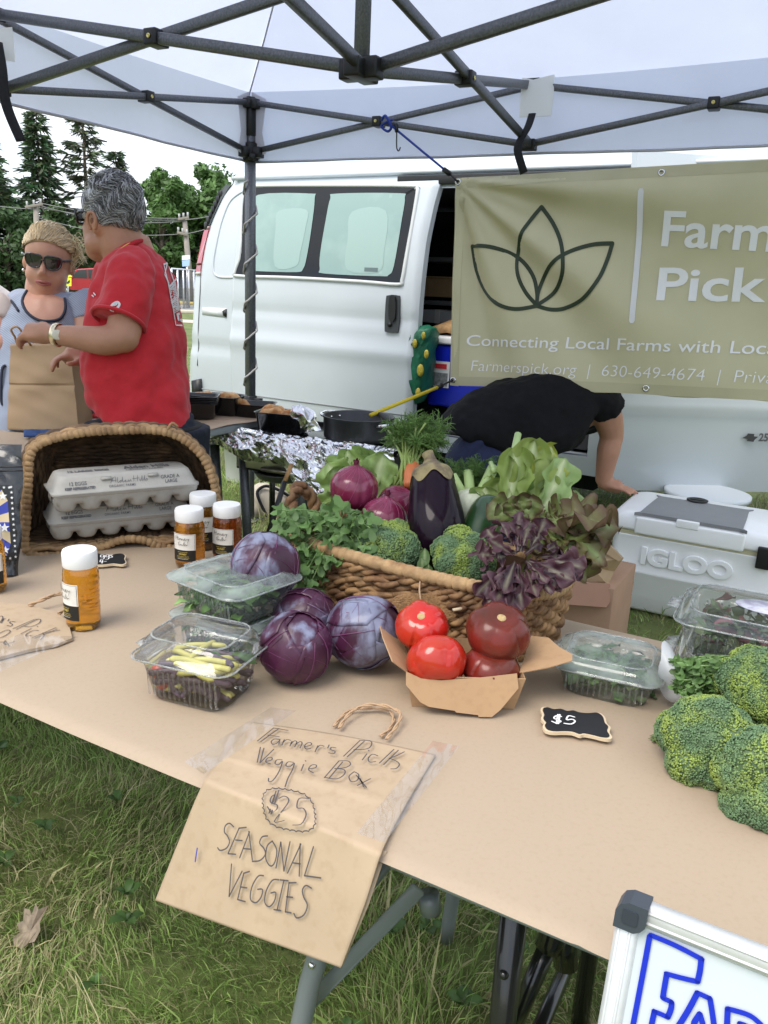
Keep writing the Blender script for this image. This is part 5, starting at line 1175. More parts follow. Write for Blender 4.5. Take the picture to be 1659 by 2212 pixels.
# ------------------------------------------------------------------ customer table at the left
def side_table():
    t = thing('folding_table', 'papered side table under the brown grocery bag at the left', 'table', T(-2.9, .8, 0))
    F = Matrix(((TD.x, TN.x, 0), (TD.y, TN.y, 0), (0, 0, 1))); g = box(0, 0, 0, .76, 1.42, .03, .006); c = T(-2.62, .74, .735); P1('tabletop', ([c + F @ v for v in g[0]], g[1]), M_tblgrey, t)
    P1('paper', sheet(lambda u, v: T(-3.005 + .77 * u, .025 + 1.44 * v, TZ - .006 + .002 * math.sin(u * 9 + v * 14)), 16, 30), M_kraft, t)
    for d in (-2.9, -2.3):
        for n in (.1, 1.38): P1('leg', tube([T(d, n, .73), T(d, n, .01)], .014, 10), M_greyleg, t)
side_table()
M_sack = mat('brown_grocery_paper', (.36, .25, .145), .75, var=.07, vs=8, bump=.12, bs=30)
def grocery_bag():
    a, b = pl(16, 928, TZ), pl(176, 934, TZ); X = (b - a).normalized(); Y = Vector((-X.y, X.x, 0)); c = a
    t = thing('grocery_bag', 'upright brown paper grocery bag held by the man in red', 'paper bag', (a + b) / 2); d0 = depth(a)
    fl = [dp(16, 928, d0), dp(171, 934, d0 * .995), dp(202, 924, d0 * 1.045)]; tp = [dp(22, 744, d0 * 1.0), dp(150, 742, d0 * .995), dp(186, 752, d0 * 1.04)]
    bk = [fl[2] + (fl[0] - fl[1]) * .98, tp[2] + (tp[0] - tp[1]) * .9]
    bot = [fl[0], fl[1], fl[2], bk[0]]; top = [tp[0], tp[1], tp[2], bk[1]]
    def fn(u, v):
        k = u * 4; i = int(k) % 4; f = k - int(k); f = min(1, f)
        p = bot[i].lerp(bot[(i + 1) % 4], f).lerp(top[i].lerp(top[(i + 1) % 4], f), v); cc = (bot[0] + bot[2]) / 2
        if i == 1: p = p.lerp((bot[0].lerp(bot[3], .5)).lerp(top[0].lerp(top[3], .5), v), .16 * math.sin(math.pi * f) ** .5 * v)
        n_ = Vector((-1, -.2, 0)) if i == 3 else Vector((.1, -1, 0))
        crease = -.006 * math.exp(-((v - .52) / .018) ** 2) + .010 * (abs(((u * 7 + v * 5) % 1) - .5) - .25) * math.sin(v * 3.1) + .010 * mn.noise(Vector((u * 8, v * 4, 3)))
        return p + n_ * crease
    o = P1('bag', sheet(fn, 64, 40, True), M_sack, t); shade(o, 25); o.modifiers.new('t', 'SOLIDIFY').thickness = .0012
    P1('bag_bottom', [[p + ZV * .004 for p in bot], [(0, 1, 2, 3)]], M_sack, t)
    P1('handle', tube(smooth_line([dp(38, 746, d0), dp(32, 728, d0 * .985), dp(24, 712, d0 * .975), dp(40, 708, d0 * .97), dp(66, 746, d0 * .998)], 5), .004, 6), M_rope, t)
    return d0
BAGD = grocery_bag()
def cloth():
    c = pl(95, 938, TZ); mb = MB()
    o = P1('cloth', sheet(lambda u, v: pl(52 + 92 * u, 930 + 14 * v, TZ + .004) + ZV * (.010 * math.sin(math.pi * v) * (.5 + .5 * abs(math.sin(u * 8))) ), 30, 8), mat('blue_cloth', (.015, .05, .16), .8, var=.3, vs=30)); o.modifiers.new('t', 'SOLIDIFY').thickness = .004; tag(o, 'crumpled dark blue cloth under the brown grocery bag', 'cloth')
cloth()
t = thing('plastic_bag', 'pale thin plastic bags of goods between the grocery bag and red shirt', 'plastic bag', pl(225, 920, TZ)); q0 = depth(pl(225, 918, TZ))
for (pts, m) in (([(205, 905), (205, 850), (214, 824), (224, 852), (243, 858), (242, 900), (240, 918), (212, 920)], mat('pale_pink_film', (.62, .52, .50), .35, transl=.3, var=.15, vs=12)), ([(232, 918), (228, 880), (236, 862), (250, 866), (252, 905), (250, 919)], mat('white_film', (.72, .70, .72), .35, transl=.3))):
    loop = smooth_line([dp(x, y, q0) for x, y in pts], 4, True); cc = sum(loop, Vector()) / len(loop); rr = []
    for k, (s, w) in enumerate(((.4, -.05), (.8, -.035), (1, 0), (.85, .05), (.4, .07))): rr.append([cc + (p - cc) * s * (1 + .06 * math.sin(i * 1.3 + k)) + Vector((0, w + .008 * math.sin(i * 2.1 + k), 0)) for i, p in enumerate(loop)])
    P1('bag', loft(rr), m, t)
c = pl(207, 926, TZ); t = thing('dispenser', 'tiny red and white bottle beside the grocery bag', 'bottle', c)
P1('bottle', lathe([(0, 0), (.013, 0), (.014, .004), (.014, .03), (.008, .04), (0, .04)], 16, o=c), mat('white_bottle', (.75, .73, .73), .4), t); P1('cap', lathe([(0, .04), (.010, .04), (.010, .058), (0, .06)], 16, o=c), mat('red_cap', (.55, .03, .05), .4), t)
# ------------------------------------------------------------------ things on the grass behind the table
def bucket():
    c = pl(528, 1036, 0); sc_ = (85 / FF * depth(c)) / 2; h = .36
    t = thing('bucket', 'white plastic bucket standing on the grass behind the stove', 'bucket', c)
    P1('bucket', lathe([(0, 0), (sc_ * .9, 0), (sc_ * .93, .01), (sc_ * 1.05, h), (sc_ * 1.12, h), (sc_ * 1.12, h + .02), (sc_ * 1.02, h + .02), (sc_ * .9, .02), (0, .02)], 36, o=c), mat('off_white_bucket', (.62, .63, .60), .45, var=.05, vs=9), t)
    P1('rim_ring', lathe([(sc_ * 1.06, h - .06), (sc_ * 1.10, h - .055), (sc_ * 1.06, h - .05)], 36, o=c), mat('bucket_ring', (.5, .51, .49), .5), t)
bucket()
def satchel():
    c = pl(570, 1112, 0); d = depth(c)
    t = thing('carrier_bag', 'cream zipped bag with a dark strap on the grass behind the honey', 'bag', c); loop = smooth_line([dp(x, y, d) for x, y in ((536, 1108), (533, 1085), (545, 1052), (560, 1048), (578, 1050), (625, 1075), (612, 1112), (580, 1122))], 5, True); cc = sum(loop, Vector()) / len(loop)
    P1('bag', loft([[cc + (p - cc) * s + Vector((0, w, 0)) for p in loop] for s, w in ((.5, -.07), (.9, -.05), (1, 0), (.9, .1), (.5, .13))]), mat('cream_canvas', (.55, .48, .38), .8, var=.12, vs=9), t)
    P1('strap', tube(smooth_line([dp(577, 1116, d - .08), dp(562, 1085, d - .085), dp(556, 1062, d - .07), dp(575, 1050, d - .06), dp(605, 1060, d - .05), dp(624, 1072, d - .03)], 5), .009, 8), M_web, t)
satchel()
def case():
    c = pl(640, 1140, 0); d = depth(c); F = Matrix(((SX.x, SY.x, 0), (SX.y, SY.y, 0), (0, 0, 1))); t = thing('storage_case', 'black plastic case with grey lid on the grass under the stove', 'case', c); h = dp(640, 1060, d).z
    g = box(.34, .25, h / 2, .72, .5, h, .02, 3); P1('case', ([c + F @ v for v in g[0]], g[1]), M_blackpl, t)
    g = box(.34, .25, h + .012, .74, .52, .03, .012, 3); P1('lid', ([c + F @ v for v in g[0]], g[1]), mat('dark_grey_lid', (.10, .105, .115), .5, var=.15, vs=14), t)
case()
t = thing('utensil', 'long handled black brush with wooden shaft hanging below the stove', 'utensil', dp(583, 1139, 2.9)); P1('handle', tube([dp(581, 1150, 2.85), dp(615, 1040, 2.9)], .010, 8), M_blackpl, t); P1('shaft', tube([dp(614.5, 1041, 2.9), dp(630, 1003, 2.92)], .008, 8), mat('scorched_wood', (.36, .20, .08), .6, var=.5, vs=30), t)

# ------------------------------------------------------------------ cooler
M_cool = mat('cooler_white', (.88, .885, .89), .38, var=.03, vs=4, bump=.05, bs=200)
def cooler():
    a = pl(1300, 1306, 0); X, Y = TD.copy(), TN.copy(); t = thing('cooler', 'big white ice cooler with raised maker lettering and grey lid hatch', 'cooler', a + X * .42 + Y * .22)
    onf = lambda x, y: onplane(x, y, a, Y)
    zl = onf(1340, 1139).z; zt = zl + .075; LN = .86; WD = .46
    Q = lambda x, y, z: Vector((a.x, a.y, 0)) + X * x + Y * y + ZV * z
    def ring(z, g, r=.04): return [Q(LN / 2 + x, WD / 2 + y, z) for x, y in rrect(LN + g, WD + g, r, 6)]
    zm = zl * .50; zlo = zl * .18
    P1('body', loft([ring(.0, -.07), ring(.012, -.05), ring(zlo, -.036), ring(zlo + .004, -.030), ring(zm - .012, -.022), ring(zm - .003, -.006), ring(zm + .004, -.016), ring(zl - .03, -.004), ring(zl - .024, .0)]), M_cool, t)
    P1('gasket', loft([ring(zl - .024, -.012), ring(zl + .004, -.012)]), mat('yellowed_seal', (.62, .58, .38), .5), t)
    P1('lid', loft([ring(zl, .012), ring(zl + .01, .016), ring(zt - .025, .010), ring(zt - .008, -.01, .05), ring(zt, -.04, .06)]), M_cool, t)
    FX = Matrix(((X.x, Y.x, 0), (X.y, Y.y, 0), (0, 0, 1)))
    def qb(x0, x1, y0, y1, z0, z1, bev=.006): g = box(0, 0, 0, x1 - x0, y1 - y0, z1 - z0, bev, 3); c = Q((x0 + x1) / 2, (y0 + y1) / 2, (z0 + z1) / 2); return [c + FX @ v for v in g[0]], g[1]
    topx = lambda px, py: (lambda P: ((P - a).dot(X), (P - a).dot(Y)))(pl(px, py, zt))
    x0 = topx(1390, 1101)[0]; x1 = topx(1606, 1143)[0]
    P1('lid_step', qb(x0 - .012, x1 + .015, -.014, .10, zl - .012, zt - .012, .01), M_cool, t)
    hq = [Q(x, y, zt + .006) for x, y in ((x0, .0), (x1, .0), (x1 - .012, WD - .10), (x0 + .012, WD - .10))]
    h = P1('hatch', prism(smooth_line([p for e in range(4) for p in (hq[e].lerp(hq[(e + 1) % 4], .03), hq[e].lerp(hq[(e + 1) % 4], .97))], 2, True), ZV, .014), mat('grey_hatch', (.22, .225, .235), .42, var=.05, vs=20), t, smooth=False)
    xc, yc = topx(1506, 1085); c = Q(xc, yc, zt + .007)
    P1('cup_ring', lathe([(.034, 0), (.046, .0), (.047, .005), (.040, .007), (.034, .004)], 36, o=c), M_blackpl, h)
    P1('cup_well', lathe([(0, .001), (.034, .001), (.034, .003)], 36, o=c), M_dark, h); P1('latch_bar', qb(xc - .030, xc + .030, yc - .006, yc + .006, zt + .006, zt + .014, .002), M_blackpl, h)
    P1('finger_pull', qb((x0 + x1) / 2 - .05, (x0 + x1) / 2 + .04, -.018, .06, zt - .028, zt + .0045, .004), M_cool, t)
    for x in (-.012, LN + .012): P1('handle', qb(x - .016, x + .016, .10, .36, zl - .07, zl + .025, .008), M_blackpl, t)
    xh = (onf(1652, 1180) - a).dot(X); P1('latch', qb(xh - .022, xh + .03, -.022, .01, zl - .065, zl + .025, .006), M_blackpl, t)
    # embossed lettering: a raised bevelled word
    cu = bpy.data.curves.new('w', 'FONT'); cu.body = 'IGLOO'; cu.extrude = .006; cu.bevel_depth = .0022; cu.offset = .014; cu.size = 1; o = bpy.data.objects.new('w', cu)
    cu.size = .105; cu.offset = .0035; me = o.to_mesh(); vs = [v.co.copy() for v in me.vertices]; fs = [tuple(p.vertices) for p in me.polygons]; o.to_mesh_clear(); bpy.data.objects.remove(o)
    wx = max(v.x for v in vs); xl = (onf(1380, 1220) - a).dot(X); xr = (onf(1582, 1240) - a).dot(X); z0 = onf(1380, 1214).z; hz = onf(1382, 1179).z - z0; hy = max(v.y for v in vs)
    P1('lettering', ([Q(xl + v.x / wx * (xr - xl), .004 - v.z - .002, z0 + v.y / hy * hz) for v in vs], fs), M_cool, t)
    return zt, Q, a
CZ, CQ, CA = cooler()
c = dp(1530, 1051, 4.25); c.z = 0; h_ = dp(1530, 1062, 4.25).z
t = thing('bucket', 'white round lidded tub partly hidden behind the cooler', 'tub', c); P1('tub', lathe([(0, 0), (.17, 0), (.20, h_ - .03), (0, h_ - .03)], 32, o=c), mat('tub_white', (.66, .69, .72), .4), t); P1('lid', lathe([(0, h_ - .03), (.215, h_ - .03), (.218, h_ - .005), (.20, h_), (0, h_)], 36, o=c), mat('tub_lid', (.70, .74, .80), .4), t)
# carton with a paper bag in it
def carton_box():
    c = pl(1240, 1420, 0); d = 2.55; F = Matrix(((TD.x, TN.x, 0), (TD.y, TN.y, 0), (0, 0, 1)))
    e = dp(1318, 1345, d); zb = 0; z1 = dp(1318, 1265, d).z
    t = thing('carton', 'brown cardboard carton with open flap behind the produce table', 'carton', (e.x - .15, e.y, 0))
    def qb(x0, x1, y0, y1, z0, z1, bev=.003): g = box(0, 0, 0, x1 - x0, y1 - y0, z1 - z0, bev, 1); cc = Vector((e.x, e.y, 0)) + TD * (x0 + x1) / 2 + TN * (y0 + y1) / 2 + ZV * (z0 + z1) / 2; return [cc + F @ v for v in g[0]], g[1]
    m = mat('corrugated_card', (.33, .20, .13), .85, var=.08, vs=10); P1('box', qb(-.42, 0, 0, .30, 0, z1), m, t)
    fl = [(1150, 1250), (1318, 1262), (1318, 1300), (1309, 1312), (1150, 1300)]
    P1('flap', prism([dp(x, y, d - .02) for x, y in fl], Vector((0, -1, 0)), .004), mat('card_flap', (.36, .20, .14), .85, var=.06, vs=10), t, smooth=False)
    t2 = thing('paper_bag', 'crumpled brown paper bag standing in the open cardboard carton', 'paper bag', (e.x - .1, e.y + .1, z1))
    lp = [(1150, 1275), (1150, 1200), (1215, 1168), (1275, 1160), (1318, 1178), (1345, 1207), (1330, 1232), (1312, 1268)]
    P0 = [dp(x, y, d + .03) for x, y in lp]; cc = sum(P0, Vector()) / len(P0)
    P1('bag', loft([[cc + (p - cc) * s + Vector((0, w + .012 * math.sin(i * 2.3), .01 * math.sin(i * 3))) for i, p in enumerate(P0)] for s, w in ((.45, -.02), (.8, -.012), (1, .0), (.96, .12), (.5, .15))]), M_sack, t2, smooth=False)
    P1('bag_fold', prism([dp(x, y, d + .0) for x, y in ((1272, 1163), (1318, 1178), (1344, 1207), (1336, 1213), (1300, 1190), (1262, 1180))], Vector((0, -1, 0)), .002), M_sack, t2, smooth=False)
carton_box()
# ------------------------------------------------------------------ people
M_skinm = mat('tanned_skin', (.44, .225, .145), .5, sss=.15, var=.10, vs=14, bump=.08, bs=150)
M_skinw = mat('fair_skin', (.50, .27, .19), .48, sss=.15, var=.08, vs=12)
def blend(name, geos, m, parent, vox, sm=4, folds=None):
    """one continuous surface grown from overlapping rounded forms"""
    mb = MB()
    for g in geos: mb.add(*g)
    o = build(name, mb, m, parent); r = o.modifiers.new('r', 'REMESH'); r.mode = 'VOXEL'; r.voxel_size = vox; r.use_smooth_shade = True
    s = o.modifiers.new('s', 'SMOOTH'); s.iterations = sm; s.factor = .5
    if folds:
        tx = bpy.data.textures.new(name + '_folds', 'CLOUDS'); tx.noise_scale = folds[1]; tx.noise_depth = 2
        d = o.modifiers.new('d', 'DISPLACE'); d.texture = tx; d.strength = folds[0]; d.mid_level = .5; d.texture_coords = 'LOCAL'
    return o
def limb(pts, rs, seg=14, k=4):
    p = smooth_line(pts, k); n = len(pts); q = []
    for i in range(len(p)):
        f = i / (len(p) - 1) * (n - 1); a = min(int(f), n - 2); q.append(rs[a] + (rs[a + 1] - rs[a]) * (f - a))
    v, f = tube(p, q, seg); v += []; return v, f
def ball(c, r, sx=1, sy=1, sz=1, M=None):
    v, f = ico(3, 1); Mx = M or Matrix.Identity(3); return [Vector(c) + Mx @ Vector((p.x * r * sx, p.y * r * sy, p.z * r * sz)) for p in v], f
def hand(wrist, dirv, palm_n, s, curls, spread=.16, thumb=1, k=1.):
    """palm with five separate bent fingers and a thumb from its side; geometry list"""
    d = Vector(dirv).normalized(); n = (Vector(palm_n) - d * Vector(palm_n).dot(d)).normalized(); w = d.cross(n) * s   # w towards the thumb side
    W0 = Vector(wrist); out = [limb([W0 - d * .02, W0 + d * .03, W0 + d * .085], [.024, .034, .032], 12), ]
    v, f = ball(W0 + d * .052, 1, 1, 1, 1); v = [W0 + d * .052 + d * ((p - (W0 + d * .052)).x * .050) + w * ((p - (W0 + d * .052)).y * .043) + n * ((p - (W0 + d * .052)).z * .017) for p in v]; out.append((v, f))
    for i, (off, ln) in enumerate(((.030, .072), (.010, .080), (-.010, .075), (-.029, .060))):
        b = W0 + d * (.090 - .004 * abs(i - 1)) + w * off; dd = (d + w * (off * spread * 20)).normalized(); c = curls[i]; pts = [b - d * .02, b]; a = 0
        for q, fr in enumerate((.45, .32, .23)): a += c * (.8, 1.1, .8)[q]; pts.append(pts[-1] + (dd * math.cos(a) + n * math.sin(a)) * ln * fr)
        out.append(limb(pts, [.0100, .0098, .0092, .0084, .0070], 10, 3))
    b = W0 + d * .028 + w * .032; td = (d * .72 + w * .62 + n * .35 * thumb).normalized(); out.append(limb([b - w * .02, b, b + td * .034, b + td * .058 + d * .006, b + td * .062 + d * .022], [.013, .0135, .0115, .0105, .008], 10, 3))
    return out
def strands(name, parent, m, starts, r0, seg=4, wid=.004):
    mb = MB()
    for pts, c in starts: mb.add(*tube(pts, [wid * (1 - .75 * i / (len(pts) - 1)) for i in range(len(pts))], seg, caps=False, flat=.5), col=c)
    return build(name, mb, m, parent)
M_hairg = mat('grey_hair', (1, 1, 1), .5, attr=True, spec=.3); M_hairb = mat('blonde_hair', (1, 1, 1), .45, attr=True, spec=.4)
# ---- man in the red shirt, seen from behind his left shoulder
def man():
    D = 2.72; P = lambda x, y, e=0.: dp(x, y, D + e)
    root = thing('person', 'man with grey hair in a red t-shirt holding up a paper bag', 'person', Vector((P(320, 900).x, P(320, 900).y, 0)))
    hc = P(240, 470); fz = Vector((-.88, .45, -.05)).normalized(); lat = Vector((-.45, -.88, 0)).normalized()      # face direction; his left, towards us
    H = Matrix(((fz.x, lat.x, 0), (fz.y, lat.y, 0), (fz.z, lat.z, 1)))
    h = lambda x, y, z: hc + H @ Vector((x, y, z))
    body = [ball(hc + H @ Vector((-.012, 0, .020)), 1, .102, .081, .105, H), ball(h(.030, 0, -.045), 1, .078, .068, .088, H), ball(h(.05, 0, -.10), 1, .055, .055, .045, H), limb([h(.098, 0, .0), h(.118, 0, -.03), h(.100, 0, -.045)], [.012, .017, .012], 8), ball(h(-.012, .080, -.028), 1, .020, .012, .034, H), ball(h(.02, .05, -.085), 1, .05, .03, .035, H)]
    nk = P(285, 545, .03); body += [limb([h(-.03, 0, -.04), h(-.045, 0, -.11), nk + Vector((-.01, .0, .02)), nk - ZV * .06], [.072, .070, .076, .095], 16)]
    # left arm: sleeve end, elbow, wrist
    sh, el, wr = P(282, 590, -.13), P(266, 728, -.20), P(112, 722, -.20)
    body += [limb([sh, P(276, 660, -.17), el], [.060, .058, .050]), limb([el, P(225, 736, -.21), P(160, 728, -.21), wr], [.047, .047, .036, .028]), ball(el, .050)]
    hd = (P(40, 716, -.17) - wr).normalized(); body += hand(wr, hd, Vector((0, .3, -1)), -1, (.55, .62, .70, .75), thumb=-.2)
    sh2, el2, wr2 = P(245, 600, .26), P(235, 745, .30), P(196, 775, .12); body += [limb([sh2, P(236, 680, .30), el2], [.055, .05, .044]), limb([el2, wr2], [.042, .028])] + hand(wr2, Vector((-.7, -.4, .1)), Vector((0, 0, -1)), 1, (.6, .7, .7, .8))
    # trunk and legs under the clothes
    hips = P(318, 930, .02); fx = hips.x; fy = hips.y
    body += [limb([nk - ZV * .05, P(305, 680, .02), P(310, 800, .02), hips], [.08, .09, .10, .10], 18)]
    for s in (-.10, .10): body += [limb([hips + Vector((s, 0, 0)), Vector((fx + s * 1.1, fy + .01, .42)), Vector((fx + s * 1.1, fy, .10)), Vector((fx + s * 1.1, fy, .05))], [.095, .062, .045, .045])]
    blend('body', body, M_skinm, root, .0075, 3)
    # face details that show: stubbled cheek is skin; ear rim, glasses
    gl = MB(); gl.add(*tube(smooth_line([h(.0, .082, .012), h(.06, .078, .016), h(.092, .062, .012)], 4), .0042, 6)); gl.add(*tube(smooth_line([h(.094, .066, .022), h(.104, .045, .024), h(.110, .02, .02), h(.108, .012, -.008), h(.098, .045, -.018), h(.09, .066, -.008), h(.094, .066, .022)], 4), .005, 6))
    gl.add([h(.094, .066, .02), h(.110, .016, .022), h(.108, .012, -.008), h(.09, .064, -.012)], [(0, 1, 2, 3)]); build('sunglasses', gl, mat('black_frame', (.012, .012, .013), .25, coat=.5), root)
    P1('ear_rim', tube(smooth_line([h(.006, .086, -.045), h(.012, .092, -.02), h(.004, .094, .004), h(-.016, .094, .006), h(-.026, .092, -.016), h(-.018, .088, -.045)], 4), .0055, 8), M_skinm, root)
    P1('ear_canal', ball(h(-.006, .0905, -.018), 1, .006, .002, .010, H), mat('ear_shadow', (.20, .085, .05), .6), root)
    P1('mouth', tube(smooth_line([h(.093, .030, -.078), h(.102, .012, -.075), h(.104, 0, -.074)], 3), .004, 6), mat('lips', (.28, .10, .08), .5), root); P1('eye', ico(2, .012, h(.082, .034, .006)), mat('eye_white', (.6, .58, .55), .3), root)
    # hair: a scalp cap and many short wavy locks
    cap = MB(); r = random.Random(4)
    def scalp(th, ph): # th from crown, ph around (0 = front)
        v = Vector((math.sin(th) * math.cos(ph), math.sin(th) * math.sin(ph), math.cos(th))); return hc + H @ Vector((-.012 + v.x * .106, v.y * .086, .022 + v.z * .110)), (H @ Vector((v.x, v.y, v.z))).normalized()
    def lim(ph): c = math.cos(ph); return 1.25 + (.0 if c > .6 else .95 * (1 - max(c, -.2) / .8) * .62 if c > -.2 else .75)
    cap.add(*sheet(lambda u, v: scalp(v * lim(u * 2 * math.pi), u * 2 * math.pi)[0], 40, 16, True)); build('hair_cap', cap, mat('grey_hair_base', (.10, .10, .11), .8, var=.5, vs=60, bump=.6, bs=90), root)
    st = []
    for k in range(2600):
        ph = r.uniform(0, 2 * math.pi); th = math.sqrt(r.random()) * lim(ph) * 1.0; p, n = scalp(th, ph)
        down = (H @ Vector((-.75, .25 * math.sin(ph), -.45 * min(1, th)))).normalized(); tn = (down - n * down.dot(n)).normalized(); sw = n.cross(tn); ln = r.uniform(.03, .055); wv = ph * 5 + th * 7 + r.uniform(-.5, .5)
        pts = []; li = r.uniform(.2, 1.1)
        for q in range(7):
            w = H.inverted() @ (p + tn * ln * q / 6 + sw * .008 * math.sin(wv + q) - hc); w = Vector((w.x + .012, w.y, w.z - .022)); k = math.sqrt((w.x / .106) ** 2 + (w.y / .086) ** 2 + (w.z / .110) ** 2); w = w / k
            e = 1.03 + .11 * li * math.sin(q / 6 * 2.8) * (1.3 if th < .9 else .5); pts.append(h(-.012 + w.x * e, w.y * e, .022 + w.z * e))
        g = r.choice((.08, .14, .22, .34, .48, .6)) * (1.35 if math.cos(ph) > .1 else .85); st.append((pts, (g, g, g * 1.05)))
    strands('hair', root, M_hairg, st, 0, 4, .0030)
    nb = nk
    P1('necklace', tube(smooth_line([P(258, 540, -.09), P(268, 532, -.10), P(285, 523, -.08), P(303, 521, .0)], 5), .0022, 6), mat('gold_chain', (.7, .45, .12), .3, 1), root)
    # ---- shirt
    M_red = mat('red_jersey', (.50, .012, .022), .8, var=.07, vs=60, sheen=.15, bump=.12, bs=9, bdist=.02)
    rows = [(528, 268, 318, .055), (545, 248, 338, .09), (570, 228, 358, .13), (610, 212, 374, .155), (660, 202, 387, .165), (710, 195, 394, .17), (760, 192, 399, .175), (820, 195, 405, .175), (870, 202, 411, .17), (910, 206, 415, .165), (940, 216, 418, .16)]
    rg = []
    for i, (y, xl, xr, dd) in enumerate(rows):
        tl = (i / 10) ** 2 * 0
        a, b = P(xl, y - (0, 0, 0, 0, 0, 0, 0, 6, 16, 38, 56)[i]), P(xr - 6, y); c = (a + b) / 2; ax = (b - a) / 2; q = ering(c, ax, Vector((.10, 1, 0)).normalized() * dd, 56, 2.3)
        for k, p in enumerate(q):
            ang = 2 * math.pi * k / 56; fold = .010 * math.sin(y * .028 + ang * 3.2) * math.sin(ang * 2 + y * .011) * (i > 2); q[k] = c + (p - c) * (1 + fold * (1.1 if i > 5 else .6) + (.012 * math.sin(ang * 9 + i * .8) if i > 7 else 0))
        rg.append(q)
    slv = [limb([P(292, 578, -.06), P(282, 602, -.13), P(271, 650, -.17), P(256, 694, -.187)], [.070, .076, .080, .085], 20)]
    sa_ = (P(256, 694, -.187) - P(271, 650, -.17)).normalized(); sx_ = sa_.orthogonal().normalized(); sy_ = sa_.cross(sx_)
    P1('sleeve_hem', tube([P(256, 694, -.187) - sa_ * .002 + (sx_ * math.cos(a) + sy_ * math.sin(a)) * .083 for a in np.linspace(0, 2 * math.pi, 41)[:-1]], .0065, 6, closed=True), M_red, root)
    slv2 = [limb([P(268, 585, .12), P(245, 620, .26), P(238, 670, .28)], [.08, .08, .08], 16)]
    shirt = blend('t_shirt', [loft(rg)] + slv + slv2, M_red, root, .007, 4, (.045, .13))
    P1('neckband', tube(smooth_line([P(262, 556, -.10), P(272, 538, -.095), P(290, 525, -.075), P(308, 520, .0), P(316, 524, .06)], 5), .008, 8), mat('red_rib', (.45, .010, .02), .85), shirt)
    M_pr = mat('white_shirt_print', (.72, .68, .68), .7)
    Z1 = zz(0, 350, 1.9518); lg = MB()
    # prints are laid on the cloth by looking for it along the measured lines of sight after the cloth is built
    dg = bpy.context.evaluated_depsgraph_get(); dg.update(); ev = shirt.evaluated_get(dg)
    from mathutils.bvhtree import BVHTree
    me = ev.to_mesh(); bvh = BVHTree.FromPolygons([shirt.matrix_world @ v.co for v in me.vertices], [tuple(p.vertices) for p in me.polygons]); ev.to_mesh_clear()
    def on(x, y):
        d = ray(*Z1(x, y)).normalized(); hit = bvh.ray_cast(EYE, d)
        if hit[0] is None: hit = bvh.find_nearest(dp(*Z1(x, y), D - .05))
        return hit[0], hit[1]
    def pr(pts, w, mb, sm=True):
        q = [on(*p) for p in pts]; nr = sum((n for _, n in q), Vector()).normalized(); mb.add(*ribbon([p + n * .003 for p, n in q], w, nr, sm, 4))
    pr([(705, 1282), (740, 1280), (758, 1255), (745, 1240), (715, 1255), (702, 1280), (720, 1288)], .007, lg); pr([(722, 1262), (738, 1256), (742, 1248)], .004, lg)
    build('sleeve_emblem', lg, M_pr, shirt)
    bp = MB()
    pr([(1058, 992), (1036, 1000), (1066, 1130), (1092, 1270), (1112, 1385), (1150, 1386)], .006, bp, False); pr([(1058, 992), (1100, 1012)], .004, bp)
    for (x0, y0, x1, y1, w) in ((1070, 1020, 1100, 1110, .011), (1098, 1030, 1122, 1085, .008), (1122, 1060, 1145, 1140, .007), (1105, 1120, 1128, 1145, .006), (1120, 1085, 1140, 1110, .006)): pr([(x0, y0), (x1, y1)], w, bp)
    for k in range(17): y = 1118 + k * 10.5; pr([(1082 + k * 2.0, y), (1112 + k * 1.6, y - 3), (1152 + k * .4, y + 8)], .0028, bp)
    pr([(1112, 1282), (1140, 1262), (1152, 1255)], .006, bp); pr([(1124, 1320), (1128, 1350)], .012, bp); pr([(1134, 1310), (1118, 1318)], .008, bp); pr([(1140, 1355), (1152, 1352)], .01, bp)
    build('back_print', bp, M_pr, shirt)
    cf = MB(); pr([(600, 1180), (612, 1195)], .004, cf); pr([(590, 1195), (600, 1205)], .004, cf); build('chest_print', cf, M_pr, shirt)
    # trousers
    M_jean = mat('dark_navy_denim', (.010, .013, .025), .85, var=.3, vs=60)
    tr = [limb([P(312, 905, .0), hips - ZV * .02], [.165, .155], 20)]
    for s in (-.10, .10): tr += [limb([hips + Vector((s, 0, .02)), Vector((fx + s * 1.1, fy + .01, .42)), Vector((fx + s * 1.1, fy, .10))], [.115, .085, .075], 16)]
    blend('trousers', tr, M_jean, root, .010, 4)
    P1('belt', tube([hips + ZV * .02 + Vector((.17 * math.cos(a), .15 * math.sin(a), 0)) for a in np.linspace(0, 2 * math.pi, 33)[:-1]], .018, 8, closed=True, flat=.4), M_web, root)
    for s in (-.10, .10): P1('shoe', ball(Vector((fx + s * 1.1 - .05, fy + .03, .045)), 1, .14, .055, .05), M_blackpl, root)
    # watch
    wp = P(112, 722, -.20); wd_ = (P(160, 728, -.21) - wp).normalized(); wp = wp + wd_ * .018; x_ = wd_.orthogonal().normalized(); y_ = wd_.cross(x_); band = [wp + (x_ * math.cos(a) + y_ * math.sin(a)) * .034 for a in np.linspace(0, 2 * math.pi, 33)[:-1]]
    w_ = P1('watch', tube(band, .010, 8, closed=True, flat=.28), mat('gold_steel', (.72, .64, .45), .3, 1, var=.25, vs=150), root)
    fn = (EYE - wp).normalized(); fc = lathe([(0, .004), (.013, .004), (.016, .002), (.016, -.004)], 24); G = frame(wd_, fn); P1('watch_face', ([wp + fn * .036 + G @ v for v in fc[0]], fc[1]), mat('watch_dial', (.62, .58, .48), .3), w_)
man()
